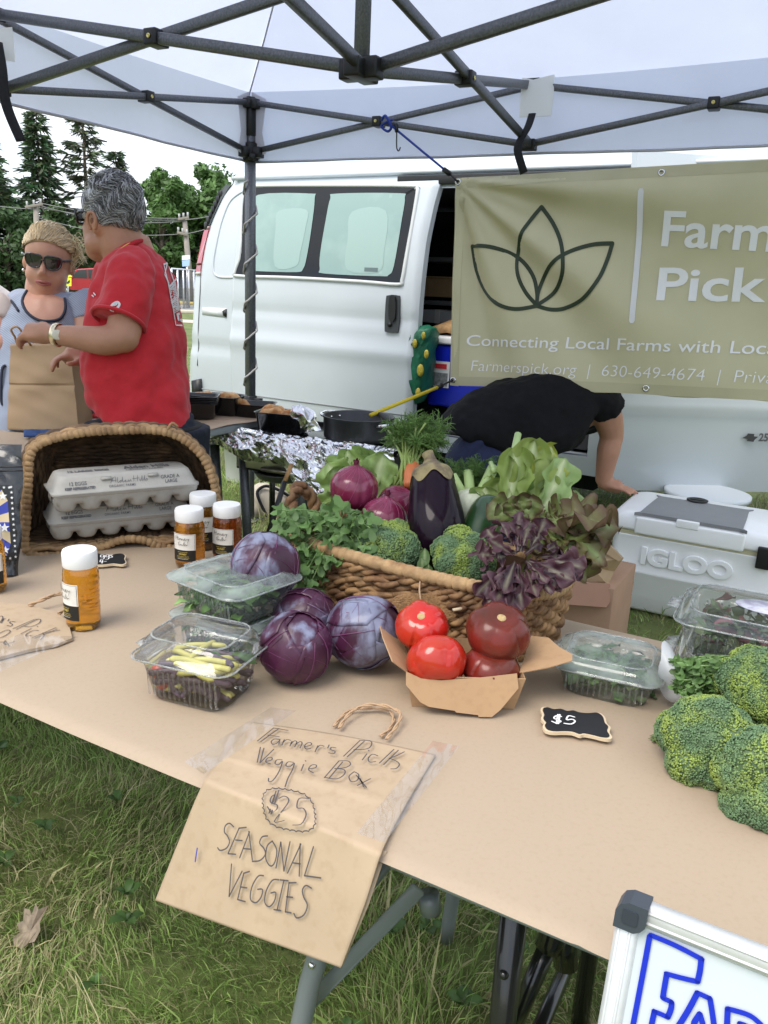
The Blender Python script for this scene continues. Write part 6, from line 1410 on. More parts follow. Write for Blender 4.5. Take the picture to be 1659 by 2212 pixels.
# ---- woman facing us
def woman():
    D = 3.12; P = lambda x, y, e=0.: dp(x, y, D + e)
    root = thing('person', 'woman in dark sunglasses and a pale blue tunic, looking down', 'person', Vector((P(90, 900).x, P(90, 900).y + .12, 0)))
    hc = P(104, 566); fz = Vector((.16, -.97, -.20)).normalized(); lat = Vector((.98, .16, 0)).normalized(); upv = lat.cross(fz) * -1
    upv = fz.cross(lat) if fz.cross(lat).z > 0 else lat.cross(fz)
    roll = R(-7); l2 = lat * math.cos(roll) + upv * math.sin(roll); u2 = upv * math.cos(roll) - lat * math.sin(roll)
    H = Matrix(((fz.x, l2.x, u2.x), (fz.y, l2.y, u2.y), (fz.z, l2.z, u2.z))); h = lambda x, y, z: hc + H @ Vector((x * .9, y * .98, z * .92))
    bl = lambda x, y, z, a, b, c: ball(h(x, y, z), 1, a * .9, b * .98, c * .92, H)
    body = [bl(-.01, 0, .035, .100, .087, .105), bl(.018, 0, -.045, .078, .078, .082), bl(.034, 0, -.088, .055, .050, .038), bl(.045, .036, -.048, .040, .040, .042), bl(.045, -.036, -.048, .040, .040, .042), bl(.02, 0, -.112, .06, .062, .032),
            limb([h(.083, 0, .02), h(.100, 0, -.012), h(.108, 0, -.030)], [.010, .012, .014], 8), bl(.094, .012, -.034, .011, .010, .009), bl(.094, -.012, -.034, .011, .010, .009), bl(.083, 0, -.070, .016, .028, .010), bl(.073, 0, -.092, .02, .022, .016), bl(-.02, .088, -.02, .018, .012, .030), bl(-.02, -.088, -.02, .018, .012, .030)]
    nk = P(100, 640, .06); body += [limb([h(-.015, 0, -.06), nk + ZV * .03, nk - ZV * .06], [.070, .076, .08], 16)]
    body += [ball(P(95, 668, .09), 1, .19, .085, .055)]
    body += [limb([nk - ZV * .06, P(92, 760, .12), P(88, 880, .12), P(88, 935, .10)], [.085, .11, .12, .12], 18)]
    shL = P(8, 655, .04); eL = P(-22, 745, -.05); wL = P(28, 735, .0); body += [limb([shL, P(-8, 700, .0), eL], [.075, .070, .055]), limb([eL, P(4, 745, -.04), wL], [.052, .048, .032])] + hand(wL, Vector((.85, .1, .0)), Vector((0, -.2, -1)), -1, (.6, .7, .75, .8))
    shR = P(178, 668, .06); eR = P(185, 770, .0); body += [limb([shR, P(190, 720, .04), eR], [.07, .064, .052]), limb([eR, P(165, 778, .05)], [.05, .034])] + hand(P(165, 778, .05), Vector((-.5, -.6, .1)), Vector((0, 0, -1)), 1, (.7, .8, .8, .8))
    b = P(88, 935, .08)
    for s in (-.11, .11): body += [limb([b + Vector((s, 0, 0)), Vector((b.x + s, b.y, .42)), Vector((b.x + s, b.y, .04))], [.11, .07, .05])]
    blend('body', body, M_skinw, root, .007, 3)
    lp = MB(); lp.add(*tube(smooth_line([h(.088, -.026, -.066), h(.099, -.008, -.062), h(.100, .008, -.062), h(.088, .027, -.068)], 4), .0046, 8)); lp.add(*tube(smooth_line([h(.088, -.026, -.068), h(.097, 0, -.075), h(.087, .027, -.070)], 4), .0052, 8)); build('lips', lp, mat('rose_lips', (.36, .12, .11), .4), root)
    for s in (-1, 1): P1('eyebrow', tube(smooth_line([h(.082, .018 * s, .036), h(.083, .038 * s, .042), h(.068, .060 * s, .034)], 4), .003, 6), mat('brow', (.22, .14, .08), .8), root); P1('eye', ico(2, .012, h(.07, .036 * s, .014)), mat('eye', (.6, .58, .55), .3), root)
    gl = MB(); M_lens = mat('dark_gradient_lens', (.010, .011, .016), .06, coat=1); M_fr = mat('black_frame', (.012, .012, .013), .25)
    for s in (-1, 1):
        q = [(.006, .026), (.03, .032), (.060, .028), (.066, .012), (.056, -.014), (.032, -.022), (.012, -.012)]; loop = smooth_line([h(.098 - 2.6 * (y * y), y * s, z + .012) for y, z in q], 4, True); c = sum(loop, Vector()) / len(loop); n = len(loop)
        gl.add(loop + [c + fz * .005], [(i, (i + 1) % n, n) for i in range(n)]); gl.add(*tube(loop, .0032, 6, closed=True)); gl.add(*tube([h(.085, .066 * s, .030), h(.03, .090 * s, .026), h(-.02, .093 * s, .012)], .0042, 6, flat=1))
    gl.add(*tube([h(.098, -.008, .024), h(.101, 0, .026), h(.098, .008, .024)], .003, 6)); build('sunglasses', gl, M_lens, root)
    P1('earring', ico(2, .006, h(-.012, -.094, -.052)), M_chrome, root)
    r = random.Random(8); st = []
    def scalp(th, ph):
        v = Vector((math.sin(th) * math.cos(ph), math.sin(th) * math.sin(ph), math.cos(th))); return h(-.014 + v.x * .106, v.y * .092, .036 + v.z * .108), (H @ v).normalized()
    lim = lambda ph: .98 + .66 * (1 - math.cos(ph)) / 1.0 * .95 if math.cos(ph) > -.2 else 2.1
    build('hair_cap', MB().add(*sheet(lambda u, v: scalp(v * min(2.1, lim(u * 2 * math.pi)), u * 2 * math.pi)[0], 40, 14, True)), mat('blonde_base', (.46, .34, .19), .7, var=.5, vs=50, bump=.6, bs=80), root)
    for k in range(2300):
        ph = r.uniform(0, 2 * math.pi); th = r.random() ** .6 * min(2.0, lim(ph)); p, n = scalp(th, ph)
        back = H @ Vector((-.85, .30, .06 - .5 * max(0, th - .9))); tn = (back - n * back.dot(n)).normalized(); sw = n.cross(tn); ln = r.uniform(.05, .10); wv = r.uniform(0, 6)
        pts = []; li = r.uniform(.2, 1.1)
        for q in range(7):
            w = H.inverted() @ (p + tn * ln * q / 6 + sw * .003 * math.sin(wv + q) - hc); w = Vector((w.x / .9 + .014, w.y / .98, w.z / .92 - .036)); k = math.sqrt((w.x / .106) ** 2 + (w.y / .092) ** 2 + (w.z / .110) ** 2); w = w / k
            e = 1.03 + .10 * li * math.sin(q / 6 * 2.8) * (1.3 if th < .8 else .6); pts.append(h(-.014 + w.x * e, w.y * e, .036 + w.z * e))
        g = r.uniform(.45, 1.25); st.append((pts, (.80 * g, .64 * g, .42 * g)))
    for k in range(230):         # tail blown to her left
        p = h(-.03 + r.uniform(-.03, .03), .085, .03 + r.uniform(-.06, .06)); e = P(r.uniform(140, 190), r.uniform(515, 575), r.uniform(-.02, .05)); m = p.lerp(e, .5) + Vector((0, 0, r.uniform(-.01, .04))); g = r.uniform(.6, 1.3); st.append((smooth_line([p, m, e], 4), (.80 * g, .66 * g, .44 * g)))
    for k in range(80):         # twisted bun at the back, low left
        a = r.uniform(0, 6.28); c = h(-.10, -.04, -.02); st.append(([c + H @ Vector((.02 * math.sin(q), .05 * math.cos(a + q), .05 * math.sin(a + q))) for q in (0, .5, 1, 1.5)], (.26, .17, .09)))
    strands('hair', root, M_hairb, st, 0, 4, .0025)
    M_tun = mat('pale_blue_chambray', (.235, .275, .37), .85, wave=(55, 1.2, (.33, .37, .46), 'DIAGONAL'), bump=.15, bs=12, bdist=.01); M_trim = mat('navy_trim', (.02, .025, .045), .7); M_sat = mat('cream_satin', (.56, .48, .44), .35, var=.1, vs=14)
    rows = [(630, 40, 160, .07), (645, 14, 182, .11), (672, -4, 190, .14), (700, -8, 192, .15), (740, -6, 190, .17), (790, -14, 192, .185), (850, -20, 196, .20), (910, -24, 200, .20), (1010, -34, 208, .21)]; rg = []
    for i, (y, xl, xr, dd) in enumerate(rows):
        a, b_ = P(xl, y, .07), P(xr, y, .07); c = (a + b_) / 2; q = ering(c, (b_ - a) / 2, Vector((0, 1, 0)) * dd, 48, 2.3); rg.append([c + (p - c) * (1 + .014 * math.sin(k * .9 + i * 1.3) * (i > 1)) for k, p in enumerate(q)])
    tun = blend('tunic', [loft(rg)], M_tun, root, .008, 4, (.03, .12)); tun.data.materials[0] = M_tun
    from mathutils.bvhtree import BVHTree
    dg = bpy.context.evaluated_depsgraph_get(); dg.update(); ev = tun.evaluated_get(dg); me = ev.to_mesh(); bvh = BVHTree.FromPolygons([v.co.copy() for v in me.vertices], [tuple(p.vertices) for p in me.polygons]); ev.to_mesh_clear()
    def on(x, y, e=.004):
        d = ray(x, y).normalized(); h_ = bvh.ray_cast(EYE, d); q = h_[0] if h_[0] is not None else bvh.find_nearest(dp(x, y, D - .05))[0]; return q - d * e
    nl = [(58, 628), (48, 650), (58, 674), (80, 690), (105, 694), (130, 688), (141, 668), (140, 645)]
    ns = smooth_line([Vector((x, y, 0)) for x, y in nl], 4); m_ = len(ns) - 1
    P1('neckline', sheet(lambda u, v: on(102 + (ns[int(round(u * m_))].x - 102) * v, 632 + (ns[int(round(u * m_))].y - 632) * v, .006), m_, 10), M_skinw, root)
    P1('neck_trim', tube([on(p.x, p.y, .006) for p in ns], .0055, 8), M_trim, tun)
    P1('yoke_trim', tube(smooth_line([on(x, y) for x, y in ((40, 727), (62, 712), (100, 712), (140, 720), (165, 724), (182, 712))], 5), .005, 8), M_trim, tun); P1('yoke_trim', tube(smooth_line([on(x, y) for x, y in ((12, 640), (26, 652), (40, 672))], 4), .005, 6), M_trim, tun)
    P1('pocket_trim', tube(smooth_line([P(12, 790, -.10), P(4, 800, -.11), P(2, 860, -.12), P(12, 885, -.11)], 4), .006, 6), M_trim, tun)
    blend('sleeve', [limb([P(25, 640, .03), P(6, 665, .03), P(-6, 700, .01)], [.085, .098, .090], 18)], M_sat, root, .009, 3); blend('sleeve', [limb([P(165, 645, .06), P(182, 670, .06), P(188, 700, .05)], [.07, .078, .07], 18)], M_tun, root, .009, 3)
    blend('trousers', [limb([b + Vector((s, 0, .1)), Vector((b.x + s, b.y, .42)), Vector((b.x + s, b.y, .08))], [.14, .10, .08], 16) for s in (-.11, .11)], mat('maroon_trousers', (.10, .012, .03), .8), root, .012, 3)
    for s in (-.11, .11): P1('shoe', ball(Vector((b.x + s, b.y - .05, .04)), 1, .05, .12, .045), M_blackpl, root)
woman()
# ---- helper bending over beside the cooler
HW = pl(1302, 1044, CZ + .035); HD = depth(HW) - .16
def bender():
    D = HD; P = lambda x, y, e=0.: dp(x, y, D + e)
    root = thing('person', 'person in black t-shirt bending into the van with one hand on the cooler', 'person', Vector((P(1050, 1000).x, P(1050, 1000).y + .05, 0)))
    hip = P(1062, 985, .02); body = []
    sh = P(1290, 868, .0); el = P(1322, 942, .10); hand_p = Vector((0, 0, 0)); wr = HW
    body += [limb([sh, P(1312, 900, .05), el], [.072, .070, .054]), limb([el, P(1314, 975, .11), wr], [.054, .054, .035]), ball(el, .053)]
    hd = Vector((.93, -.30, -.12)).normalized(); body += hand(wr, hd, Vector((.1, 0, -1)), 1, (.12, .1, .12, .2), .2, .1)
    body += [limb([hip, P(1130, 920, .05), P(1220, 880, .08), P(1275, 880, .1)], [.09, .09, .10, .10], 18), limb([P(1250, 880, .16), P(1240, 885, .30), P(1235, 890, .36)], [.07, .065, .07]), ball(P(1228, 898, .46), 1, .085, .105, .10)]
    s2 = P(1268, 890, .34); body += [limb([s2, P(1225, 930, .45), P(1180, 930, .60)], [.06, .05, .035])] + hand(P(1180, 930, .60), Vector((-.2, 0, -1)), Vector((-1, 0, 0)), 1, (.3, .3, .3, .3))
    for s in (-.09, .10): body += [limb([hip + Vector((s, .06 * (s > 0), 0)), Vector((hip.x + .03 + s, hip.y + .05, .42)), Vector((hip.x - .02 + s, hip.y + .05, .04))], [.10, .065, .045])]
    blend('body', body, M_skinm, root, .0075, 3)
    P1('hair', ball(P(1226, 896, .49), 1, .095, .11, .105), mat('black_hair', (.012, .010, .009), .6, bump=.5, bs=60), root)
    M_bt = mat('black_jersey', (.0065, .0065, .008), .85, var=.2, vs=50, bump=.15, bs=9, bdist=.02, spec=.25)
    axis = [(1002, 936, 66, .16), (1042, 926, 86, .19), (1095, 912, 97, .20), (1155, 897, 101, .20), (1212, 887, 92, .19), (1255, 882, 78, .17), (1283, 880, 52, .14)]; rg = []
    an = [R(58), R(52), R(42), R(28), R(12), R(-8), R(-20)]
    for i, (x, y, r_, dd) in enumerate(axis):
        c = P(x, y, .06); k = D / FF; up_ = (_u2 * math.cos(an[i]) + -_r2 * math.sin(an[i])); q = ering(c, up_ * r_ * k, Vector((.1, 1, .0)) * dd, 40, 2.2); rg.append([c + (p - c) * (1 + .012 * math.sin(j * 1.1 + i * 1.7)) for j, p in enumerate(q)])
    hem = P(1000, 945, .05); tail = limb([P(1035, 942, .06), P(1100, 950, .06), P(1150, 960, .06)], [.15, .17, .13], 18)
    blend('t_shirt', [loft(rg), limb([P(1270, 862, .02), P(1298, 866, .0), P(1312, 884, .03)], [.085, .088, .086], 18), limb([P(1250, 890, .2), P(1268, 905, .34), P(1272, 930, .38)], [.085, .08, .075], 14), tail], M_bt, root, .008, 4, (.04, .12))
    tr = [limb([P(1025, 960, .07), hip], [.150, .165], 18), ball(P(1040, 1000, .04), 1, .165, .16, .15)]
    for s in (-.09, .10): tr += [limb([hip + Vector((s, .06 * (s > 0), .0)), Vector((hip.x + .03 + s, hip.y + .05, .42)), Vector((hip.x - .02 + s, hip.y + .05, .08))], [.13, .09, .075], 16)]
    blend('trousers', tr, mat('navy_twill', (.012, .018, .060), .8, var=.2, vs=60, bump=.15, bs=10, bdist=.02), root, .010, 4)
    for s in (-.09, .10): P1('shoe', ball(Vector((hip.x + s + .02, hip.y + .02, .04)), 1, .12, .05, .045), M_blackpl, root)
bender()
# ------------------------------------------------------------------ produce
def leaf(mb, base, dirv, up, L_, Wd, curl=.6, ruf=.1, rf=14, lobes=0., lf=5, c0=(.2, .3, .1), c1=(.3, .4, .2), nu=8, nv=14, neck=.25, cup=.25, seed=0., edge=None):
    """a leaf blade: midrib c1, blade c0, frilled edge"""
    d = Vector(dirv).normalized(); u_ = Vector(up); u_ = (u_ - d * u_.dot(d)).normalized(); s = d.cross(u_); b = Vector(base); vs = []; cs = []
    for j in range(nv + 1):
        v = j / nv; a = curl * v; p = b + (d * math.sin(a) / curl + u_ * -(1 - math.cos(a)) / curl) * L_ if abs(curl) > 1e-3 else b + d * L_ * v
        t = d * math.cos(a) - u_ * math.sin(a); n = u_ * math.cos(a) + d * math.sin(a)
        w = Wd * (neck + (1 - neck) * math.sin(min(1, v * 1.15) * math.pi / 2) ** 1.5) * (1 - max(0, (v - .72) / .28) ** 2.6) ** .8
        for i in range(nu + 1):
            q = (i / nu - .5) * 2; lo = 1 + lobes * math.sin(v * lf * math.pi * 2 + (0 if q > 0 else .9) + seed) * abs(q)
            z = cup * abs(q) ** 1.6 * w + ruf * Wd * abs(q) ** 1.5 * math.sin(rf * v + q * 2.5 + seed * 3) * (.4 + v) + .10 * Wd * mn.noise(Vector((q * 4, v * 7, seed)))
            x = q * w * lo * (1 - .12 * abs(q) * abs(math.sin(rf * v + seed)) * (ruf > 0))
            vs.append(p + s * x + n * z); k = min(1, abs(q) * 3.2) if abs(q) < .32 else 1; c = [c1[m] * (1 - k) + c0[m] * k for m in range(3)]
            if edge and (abs(q) > .6 or v > .8): e = max((abs(q) - .6) / .4, (v - .8) / .2); c = [c[m] * (1 - e) + edge[m] * e for m in range(3)]
            f = 1 + .25 * mn.noise(Vector((q * 4 + seed, v * 6, 1))); cs.append(tuple(x_ * f for x_ in c))
    w1 = nu + 1; fs = [(j * w1 + i, j * w1 + i + 1, (j + 1) * w1 + i + 1, (j + 1) * w1 + i) for j in range(nv) for i in range(nu)]
    b0 = mb.n; mb.add(vs, fs, col=(1, 1, 1)); mb.c[b0:] = cs
M_leaf = mat('leafy_green', (1, 1, 1), .5, attr=True, transl=.18, bump=.3, bs=90, bdist=.003); M_waxleaf = mat('dark_leaf', (1, 1, 1), .45, attr=True, transl=.12, bump=.3, bs=80, bdist=.003); M_stem = mat('green_stem', (1, 1, 1), .45, attr=True)
# ---- the big seagrass basket
RZ = TZ + .122
BA, BB, BF = pl(655, 1122, RZ), pl(1222, 1266, RZ), pl(925, 1247, RZ)
BX = (BB - BA).normalized(); BY = Vector((-BX.y, BX.x, 0)); BC = (BA + BB) / 2; HA_ = (BB - BA).length / 2; HB_ = abs((BF - BC).dot(BY)) + .004
def bring(k, n, z, g=0.):
    a = 2 * math.pi * k / n; ca, sa = math.cos(a), math.sin(a); p = 2 / 2.5; f = (z - TZ) / .122
    hx, hy = (HA_ - .004) * (.93 + .07 * f) + g, HB_ * (.90 + .10 * f) + g
    return Vector((BC.x, BC.y, z)) + BX * hx * abs(ca) ** p * (1 if ca > 0 else -1) + BY * hy * abs(sa) ** p * (1 if sa > 0 else -1)
def veg_basket():
    t = thing('wicker_basket', 'tan woven seagrass basket heaped with vegetables in the middle of the table', 'basket', (BC.x, BC.y, TZ))
    M1 = mat('seagrass_rope', (.33, .19, .085), .7, var=.5, vs=35, col2=(.13, .062, .028), c2s=16, c2lo=.45, c2hi=.62, bump=.5, bs=140, bdist=.002)
    r = random.Random(3)
    for i in range(9):
        z = TZ + .009 + i * .0122; n = 420; off = r.uniform(0, 6)
        for s in (0, math.pi):
            pts = []
            for k in range(n):
                a = 2 * math.pi * k / n; tw = s + a * 38 + off; wob = .004 * math.sin(a * 21 + i * math.pi) ; p = bring(k, n, z, wob); o = (p - Vector((BC.x, BC.y, z))).normalized()
                pts.append(p + o * .0042 * math.cos(tw) + ZV * (.0046 * math.sin(tw) + .0016 * math.sin(a * 9 + i)))
            P1('coil', tube(pts, .0056, 6, closed=True), M1, t)
    n = 900; build('rim', MB().add(*tube([bring(k, n, RZ, .0) + ZV * .002 * math.sin(k * .02) for k in range(n)], [.0095 + .0026 * abs(math.sin(k / n * math.pi * 120)) ** .5 for k in range(n)], 10, closed=True)), mat('rim_wrap', (.40, .255, .125), .72, var=.35, vs=50, col2=(.26, .14, .06), c2s=26, c2lo=.5, c2hi=.68, bump=.5, bs=130, bdist=.002), t)
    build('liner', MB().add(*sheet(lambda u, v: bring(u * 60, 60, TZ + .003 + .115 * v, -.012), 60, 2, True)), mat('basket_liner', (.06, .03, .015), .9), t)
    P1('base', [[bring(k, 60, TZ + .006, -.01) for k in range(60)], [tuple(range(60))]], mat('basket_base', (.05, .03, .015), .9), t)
    for e, sg in ((BA, -1),):
        o = e + BX * sg * -.004; pts = [o - BY * .030 + ZV * .0, o - BY * .030 + ZV * .035 + BX * sg * .01, o + ZV * .062 + BX * sg * .018, o + BY * .034 + ZV * .035 + BX * sg * .01, o + BY * .034]
        rope('handle', pts, .0125, t, M1)
    q = smooth_line([dp(x, y, 1.292) for x, y in ((845, 1305), (860, 1288), (900, 1284), (950, 1288), (985, 1300), (999, 1316), (985, 1332), (950, 1345), (900, 1345), (862, 1330))], 4, True); c = sum(q, Vector()) / len(q); q = [p + (c - p).normalized() * .0016 * abs(mn.noise(p * 400)) * 2 for p in q]
    P1('tag', prism(q, Vector((0, -1, .1)), .008), mat('coir_disc', (.30, .17, .075), .95, var=.4, vs=120, bump=1, bs=300), t, smooth=False)
    P1('tag_string', tube(smooth_line([dp(908, 1250, 1.31), dp(906, 1275, 1.287), dp(909, 1296, 1.282)], 4), .0016, 6), M_rope, t); P1('toggle', tube([dp(978, 1318, 1.28), dp(1001, 1314, 1.282)], .0028, 8), M_birch, t)
veg_basket()
# ---- red cabbages
M_cab = []
def cab_mat(n, bloom):
    m = mat(n, (.052, .010, .034), .42, coat=.08, col2=(.165, .175, .255), c2s=13, c2lo=.57 - bloom * .8, c2hi=.64 - bloom * .7, var=.5, vs=26, bump=.35, bs=34, bdist=.004, stretch=(1, 1, .45), detail=7); return m
def cabbage(label, px, py, rpx, d, mt, axis, seed, sq=.95, ground=None):
    c = dp(px, py, d); r = rpx / FF * d
    if ground is not None: c.z = max(c.z, ground + r * sq * .97)
    t = thing('red_cabbage', label, 'cabbage', (c.x, c.y, c.z - r * sq)); F = frame((1, .2, .1), axis); rn = random.Random(seed)
    def sph(th, ph, k=1., w=0.):
        v = Vector((math.sin(th) * math.cos(ph), math.sin(th) * math.sin(ph), math.cos(th) * sq)); n = mn.noise(v * 1.6 + Vector((seed, 0, 0))) * .05 + .012 * mn.noise(v * 5 + Vector((seed, 3, 0)))
        return c + (F @ v) * r * (k + n + w)
    core = P1('head', sheet(lambda u, v: sph(max(.001, v * math.pi), u * 2 * math.pi, .97), 48, 32, True), mt, t)
    vein = MB()
    for i in range(7):      # wrapping outer leaves with a lifted edge and raised ribs
        ph0 = i * 2.4 + rn.uniform(-.2, .2); wid = rn.uniform(1.0, 1.5); th1 = rn.uniform(.25, .75); mb = MB(); k0 = .985 + i * .006
        def lf(u, v):
            q = (u - .5) * 2; th = math.pi * .96 - (math.pi * .96 - th1 - .35 * q * q) * v; ph = ph0 + q * wid * (.25 + .75 * math.sin(min(1, v * 1.2) * math.pi / 2)); e = max(abs(q), v) ** 8
            return sph(th, ph, k0, .028 * e + .012 * e * math.sin(q * 14 + v * 12 + i))
        o = P1('outer_leaf', sheet(lf, 20, 20), mt, t); o.modifiers.new('t', 'SOLIDIFY').thickness = .0012
        rb = [lf(.5, k / 10) + (lf(.5, k / 10) - c).normalized() * .0008 for k in range(1, 11)]; vein.add(*tube(rb, [.0014 * (1 - k / 11) + .0003 for k in range(10)], 6))
        for sd in (-1, 1):
            for j in range(3):
                v0 = .2 + j * .2; pts = [lf(.5 + sd * .46 * q / 5, min(.97, v0 + .28 * (q / 5) ** .8)) + (lf(.5 + sd * .46 * q / 5, min(.97, v0 + .28 * (q / 5) ** .8)) - c).normalized() * .0006 for q in range(6)]; vein.add(*tube(pts, [.0005 * (1 - q / 7) for q in range(6)], 4))
    build('leaf_veins', vein, mat('cabbage_vein', (.13, .03, .09), .35, col2=(.17, .12, .20), c2s=14), t)
    b = F @ Vector((0, 0, -1)); P1('stalk', tube([c + b * r * sq * .93, c + b * r * sq * 1.03], [r * .26, r * .22], 14), mat('cut_stalk', (.46, .36, .22), .7, var=.2, vs=60), t)
mA, mBc = cab_mat('purple_leaf_bloom', .16), cab_mat('purple_leaf_shiny', .07)
# ---- clear clamshell boxes
M_clear = plastic('clear_plastic'); M_frost = plastic('misted_plastic', frost=.42, fs=26, frostcol=(.66, .75, .72)); M_part = plastic('lightly_misted_plastic', frost=.12, fs=18, frostcol=(.62, .70, .66))
def clam(label, c, rz, W_, D_, H_, lidh, mb_, ml, fill, fillcol, lift=0., group='clear produce boxes', rad=.028):
    t = thing('produce_box', label, 'produce box', c, rz, group)
    b = MB(); rr = lambda g, r=rad: rrect(W_ + g, D_ + g, r, 6)
    b.add(*loft([[Vector((x, y, z)) for x, y in rr(g)] for z, g in ((0, -.050), (.0, -.034), (.006, -.028), (H_ * .5, -.020), (H_, -.008), (H_ + .002, .006), (H_ + .004, .006))], False)); b.add([Vector((x, y, .001)) for x, y in rr(-.034)], [tuple(range(len(rr(0))))])
    for k in range(14):
        for s in (-1, 1):
            x = -W_ * .36 + W_ * .72 * k / 13; b.add(*tube([Vector((x, s * (D_ / 2 - .0135), .008)), Vector((x, s * (D_ / 2 - .010), H_ * .8))], .0016, 5))
    local('tray', b, mb_, t)
    l = MB(); z0 = H_ + .0045; l.add(*loft([[Vector((x, y, z)) for x, y in rr(g)] for z, g in ((z0, .010), (z0 + .002, .010), (z0 + .003, -.004), (z0 + lidh * .7, -.012), (z0 + lidh, -.026), (z0 + lidh + .001, -.034), (z0 + lidh - .002, -.044))], False)); q = [Vector((x, y, z0 + lidh - .002)) for x, y in rr(-.044)]; l.add(q, [tuple(range(len(q)))], smooth=False)
    local('lid', l, ml, t)
    e = MB()
    for z, g in ((z0 + .001, .011), (z0 + lidh + .0005, -.028)): e.add(*tube([Vector((x, y, z)) for x, y in rr(g)], .0014, 6, closed=True))
    e.add(*prism([Vector((-W_ / 2 - .004, y, z0 + .002)) for y in (-.03, .03)] + [Vector((-W_ / 2 - .022, .02, z0)), Vector((-W_ / 2 - .022, -.02, z0))], ZV, .001)); local('lid_edge', e, plastic('plastic_edge', frost=.35, fs=60, frostcol=(.8, .84, .84)), t)
    f = MB(); r = random.Random(int(W_ * 1e5 + c.x * 1e3))
    for k in range(fill):
        p = Vector((r.uniform(-.5, .5) * (W_ - .055), r.uniform(-.5, .5) * (D_ - .055), r.uniform(.008, H_ + lidh * .35))); a = r.uniform(0, 6.28); g = r.uniform(.55, 1.4); cc = r.choice(fillcol)
        leaf(f, p, Vector((math.cos(a), math.sin(a), r.uniform(-.4, .4))), Vector((r.uniform(-.4, .4), r.uniform(-.4, .4), 1)), r.uniform(.02, .042), r.uniform(.006, .014), r.uniform(.2, 1.2), .2, 9, 0, 5, tuple(x * g for x in cc), tuple(x * g * 1.6 for x in cc), 2, 4, seed=k)
    o = local('greens', f, M_leaf, t); o['kind'] = 'stuff'
    return t
greens = [(.09, .17, .05), (.07, .14, .04), (.13, .21, .075)]
ra_ = math.atan2(TD.y, TD.x)
cs = pl(512, 1388, TZ); clam('lower misted box of greens under the cabbage, half hidden by the bean box', cs, ra_ - .1, .160, .150, .048, .006, M_part, M_frost, 260, greens)
clam('upper misted box of greens with a purple cabbage resting on its lid', cs + Vector((-.004, .004, .062)), ra_ - .16, .162, .150, .046, .012, M_part, M_frost, 260, greens)
clam('shallow misted box of greens lying between the tomatoes and chalk price sign', pl(1312, 1482, TZ), ra_ + .10, .150, .135, .040, .016, M_part, M_frost, 230, greens)
mix_ = [(.07, .12, .04), (.10, .14, .06), (.20, .07, .08), (.16, .20, .10)]
cr = pl(1600, 1492, TZ); clam('lower clear box of herbs at the right edge beside the broccoli', cr, ra_ + .04, .19, .165, .050, .010, M_clear, M_clear, 120, greens)
tt = clam('upper clear box of mixed salad with a white oval sticker at the right edge', cr + Vector((.0, .004, .068)), ra_ + .02, .195, .17, .046, .016, M_part, M_part, 150, mix_)
L1('sticker', prism([Vector((.025 + .052 * math.cos(a), .012 + .03 * math.sin(a), .0665)) for a in np.linspace(0, 2 * math.pi, 33)[:-1]], ZV, .0006), mat('oval_sticker', (.60, .60, .68), .5, col2=(.40, .38, .50), c2s=60), tt)
bx = clam('clear hinged box of yellow and purple beans at the front left of the produce', pl(437, 1492, TZ), ra_ + .16, .148, .125, .060, .028, M_clear, M_clear, 8, greens, rad=.024)
def beans():
    y = MB(); p = MB(); g = MB(); r = random.Random(21)
    for k in range(70):
        z = r.uniform(.006, .040) if k < 52 else r.uniform(.040, .056); a = r.uniform(-.7, .7) + (math.pi / 2 if r.random() < .15 else 0); c = Vector((r.uniform(-.034, .034), r.uniform(-.036, .036), z)); ln = r.uniform(.03, .048); d = Vector((math.cos(a), math.sin(a), r.uniform(-.12, .12)))
        pts = [c - d * ln, c - d * ln * .4 + ZV * .004, c + d * ln * .4 + ZV * .003, c + d * ln]
        for q in pts: q.x = max(-.058, min(.058, q.x)); q.y = max(-.046, min(.046, q.y))
        (y if (k >= 50 and k % 4) or k % 6 == 0 else p).add(*tube(smooth_line(pts, 3), [.002] + [.0047] * 8 + [.0016], 7))
    for (x, y_, z, s) in ((-.050, -.030, .034, .012), (-.045, -.028, .016, .011), (-.050, .0, .02, .012)): g.add(*ball(Vector((x, y_, z)), s))
    local('yellow_beans', y, mat('yellow_bean', (.62, .56, .16), .45, var=.2, vs=50), bx); local('purple_beans', p, mat('purple_bean', (.10, .065, .09), .42, var=.3, vs=50), bx); local('cherry_tomato', g, mat('pale_red', (.55, .08, .05), .3), bx)
beans()
gq = [(.0, 1.25), (.9, 2.0)]
cabbage('dusty purple cabbage sitting on the lid of the stacked greens boxes', 573, 1222, 74, 1.33, mA, Vector((.25, .35, .9)), 1, .98)
cabbage('dark purple cabbage at the back beside the basket, below the herbs', 656, 1345, 69, 1.31, mBc, Vector((-.2, -.5, .85)), 5, .92, TZ)
cabbage('round purple cabbage in front, between the bean box and another cabbage', 639, 1437, 77, 1.205, mBc, Vector((.4, -.35, .85)), 9, .98, TZ)
cabbage('pointed purple cabbage with a torn pale outer leaf beside the tomato box', 785, 1402, 78, 1.25, mA, Vector((.75, -.45, .35)), 14, 1.08, TZ)
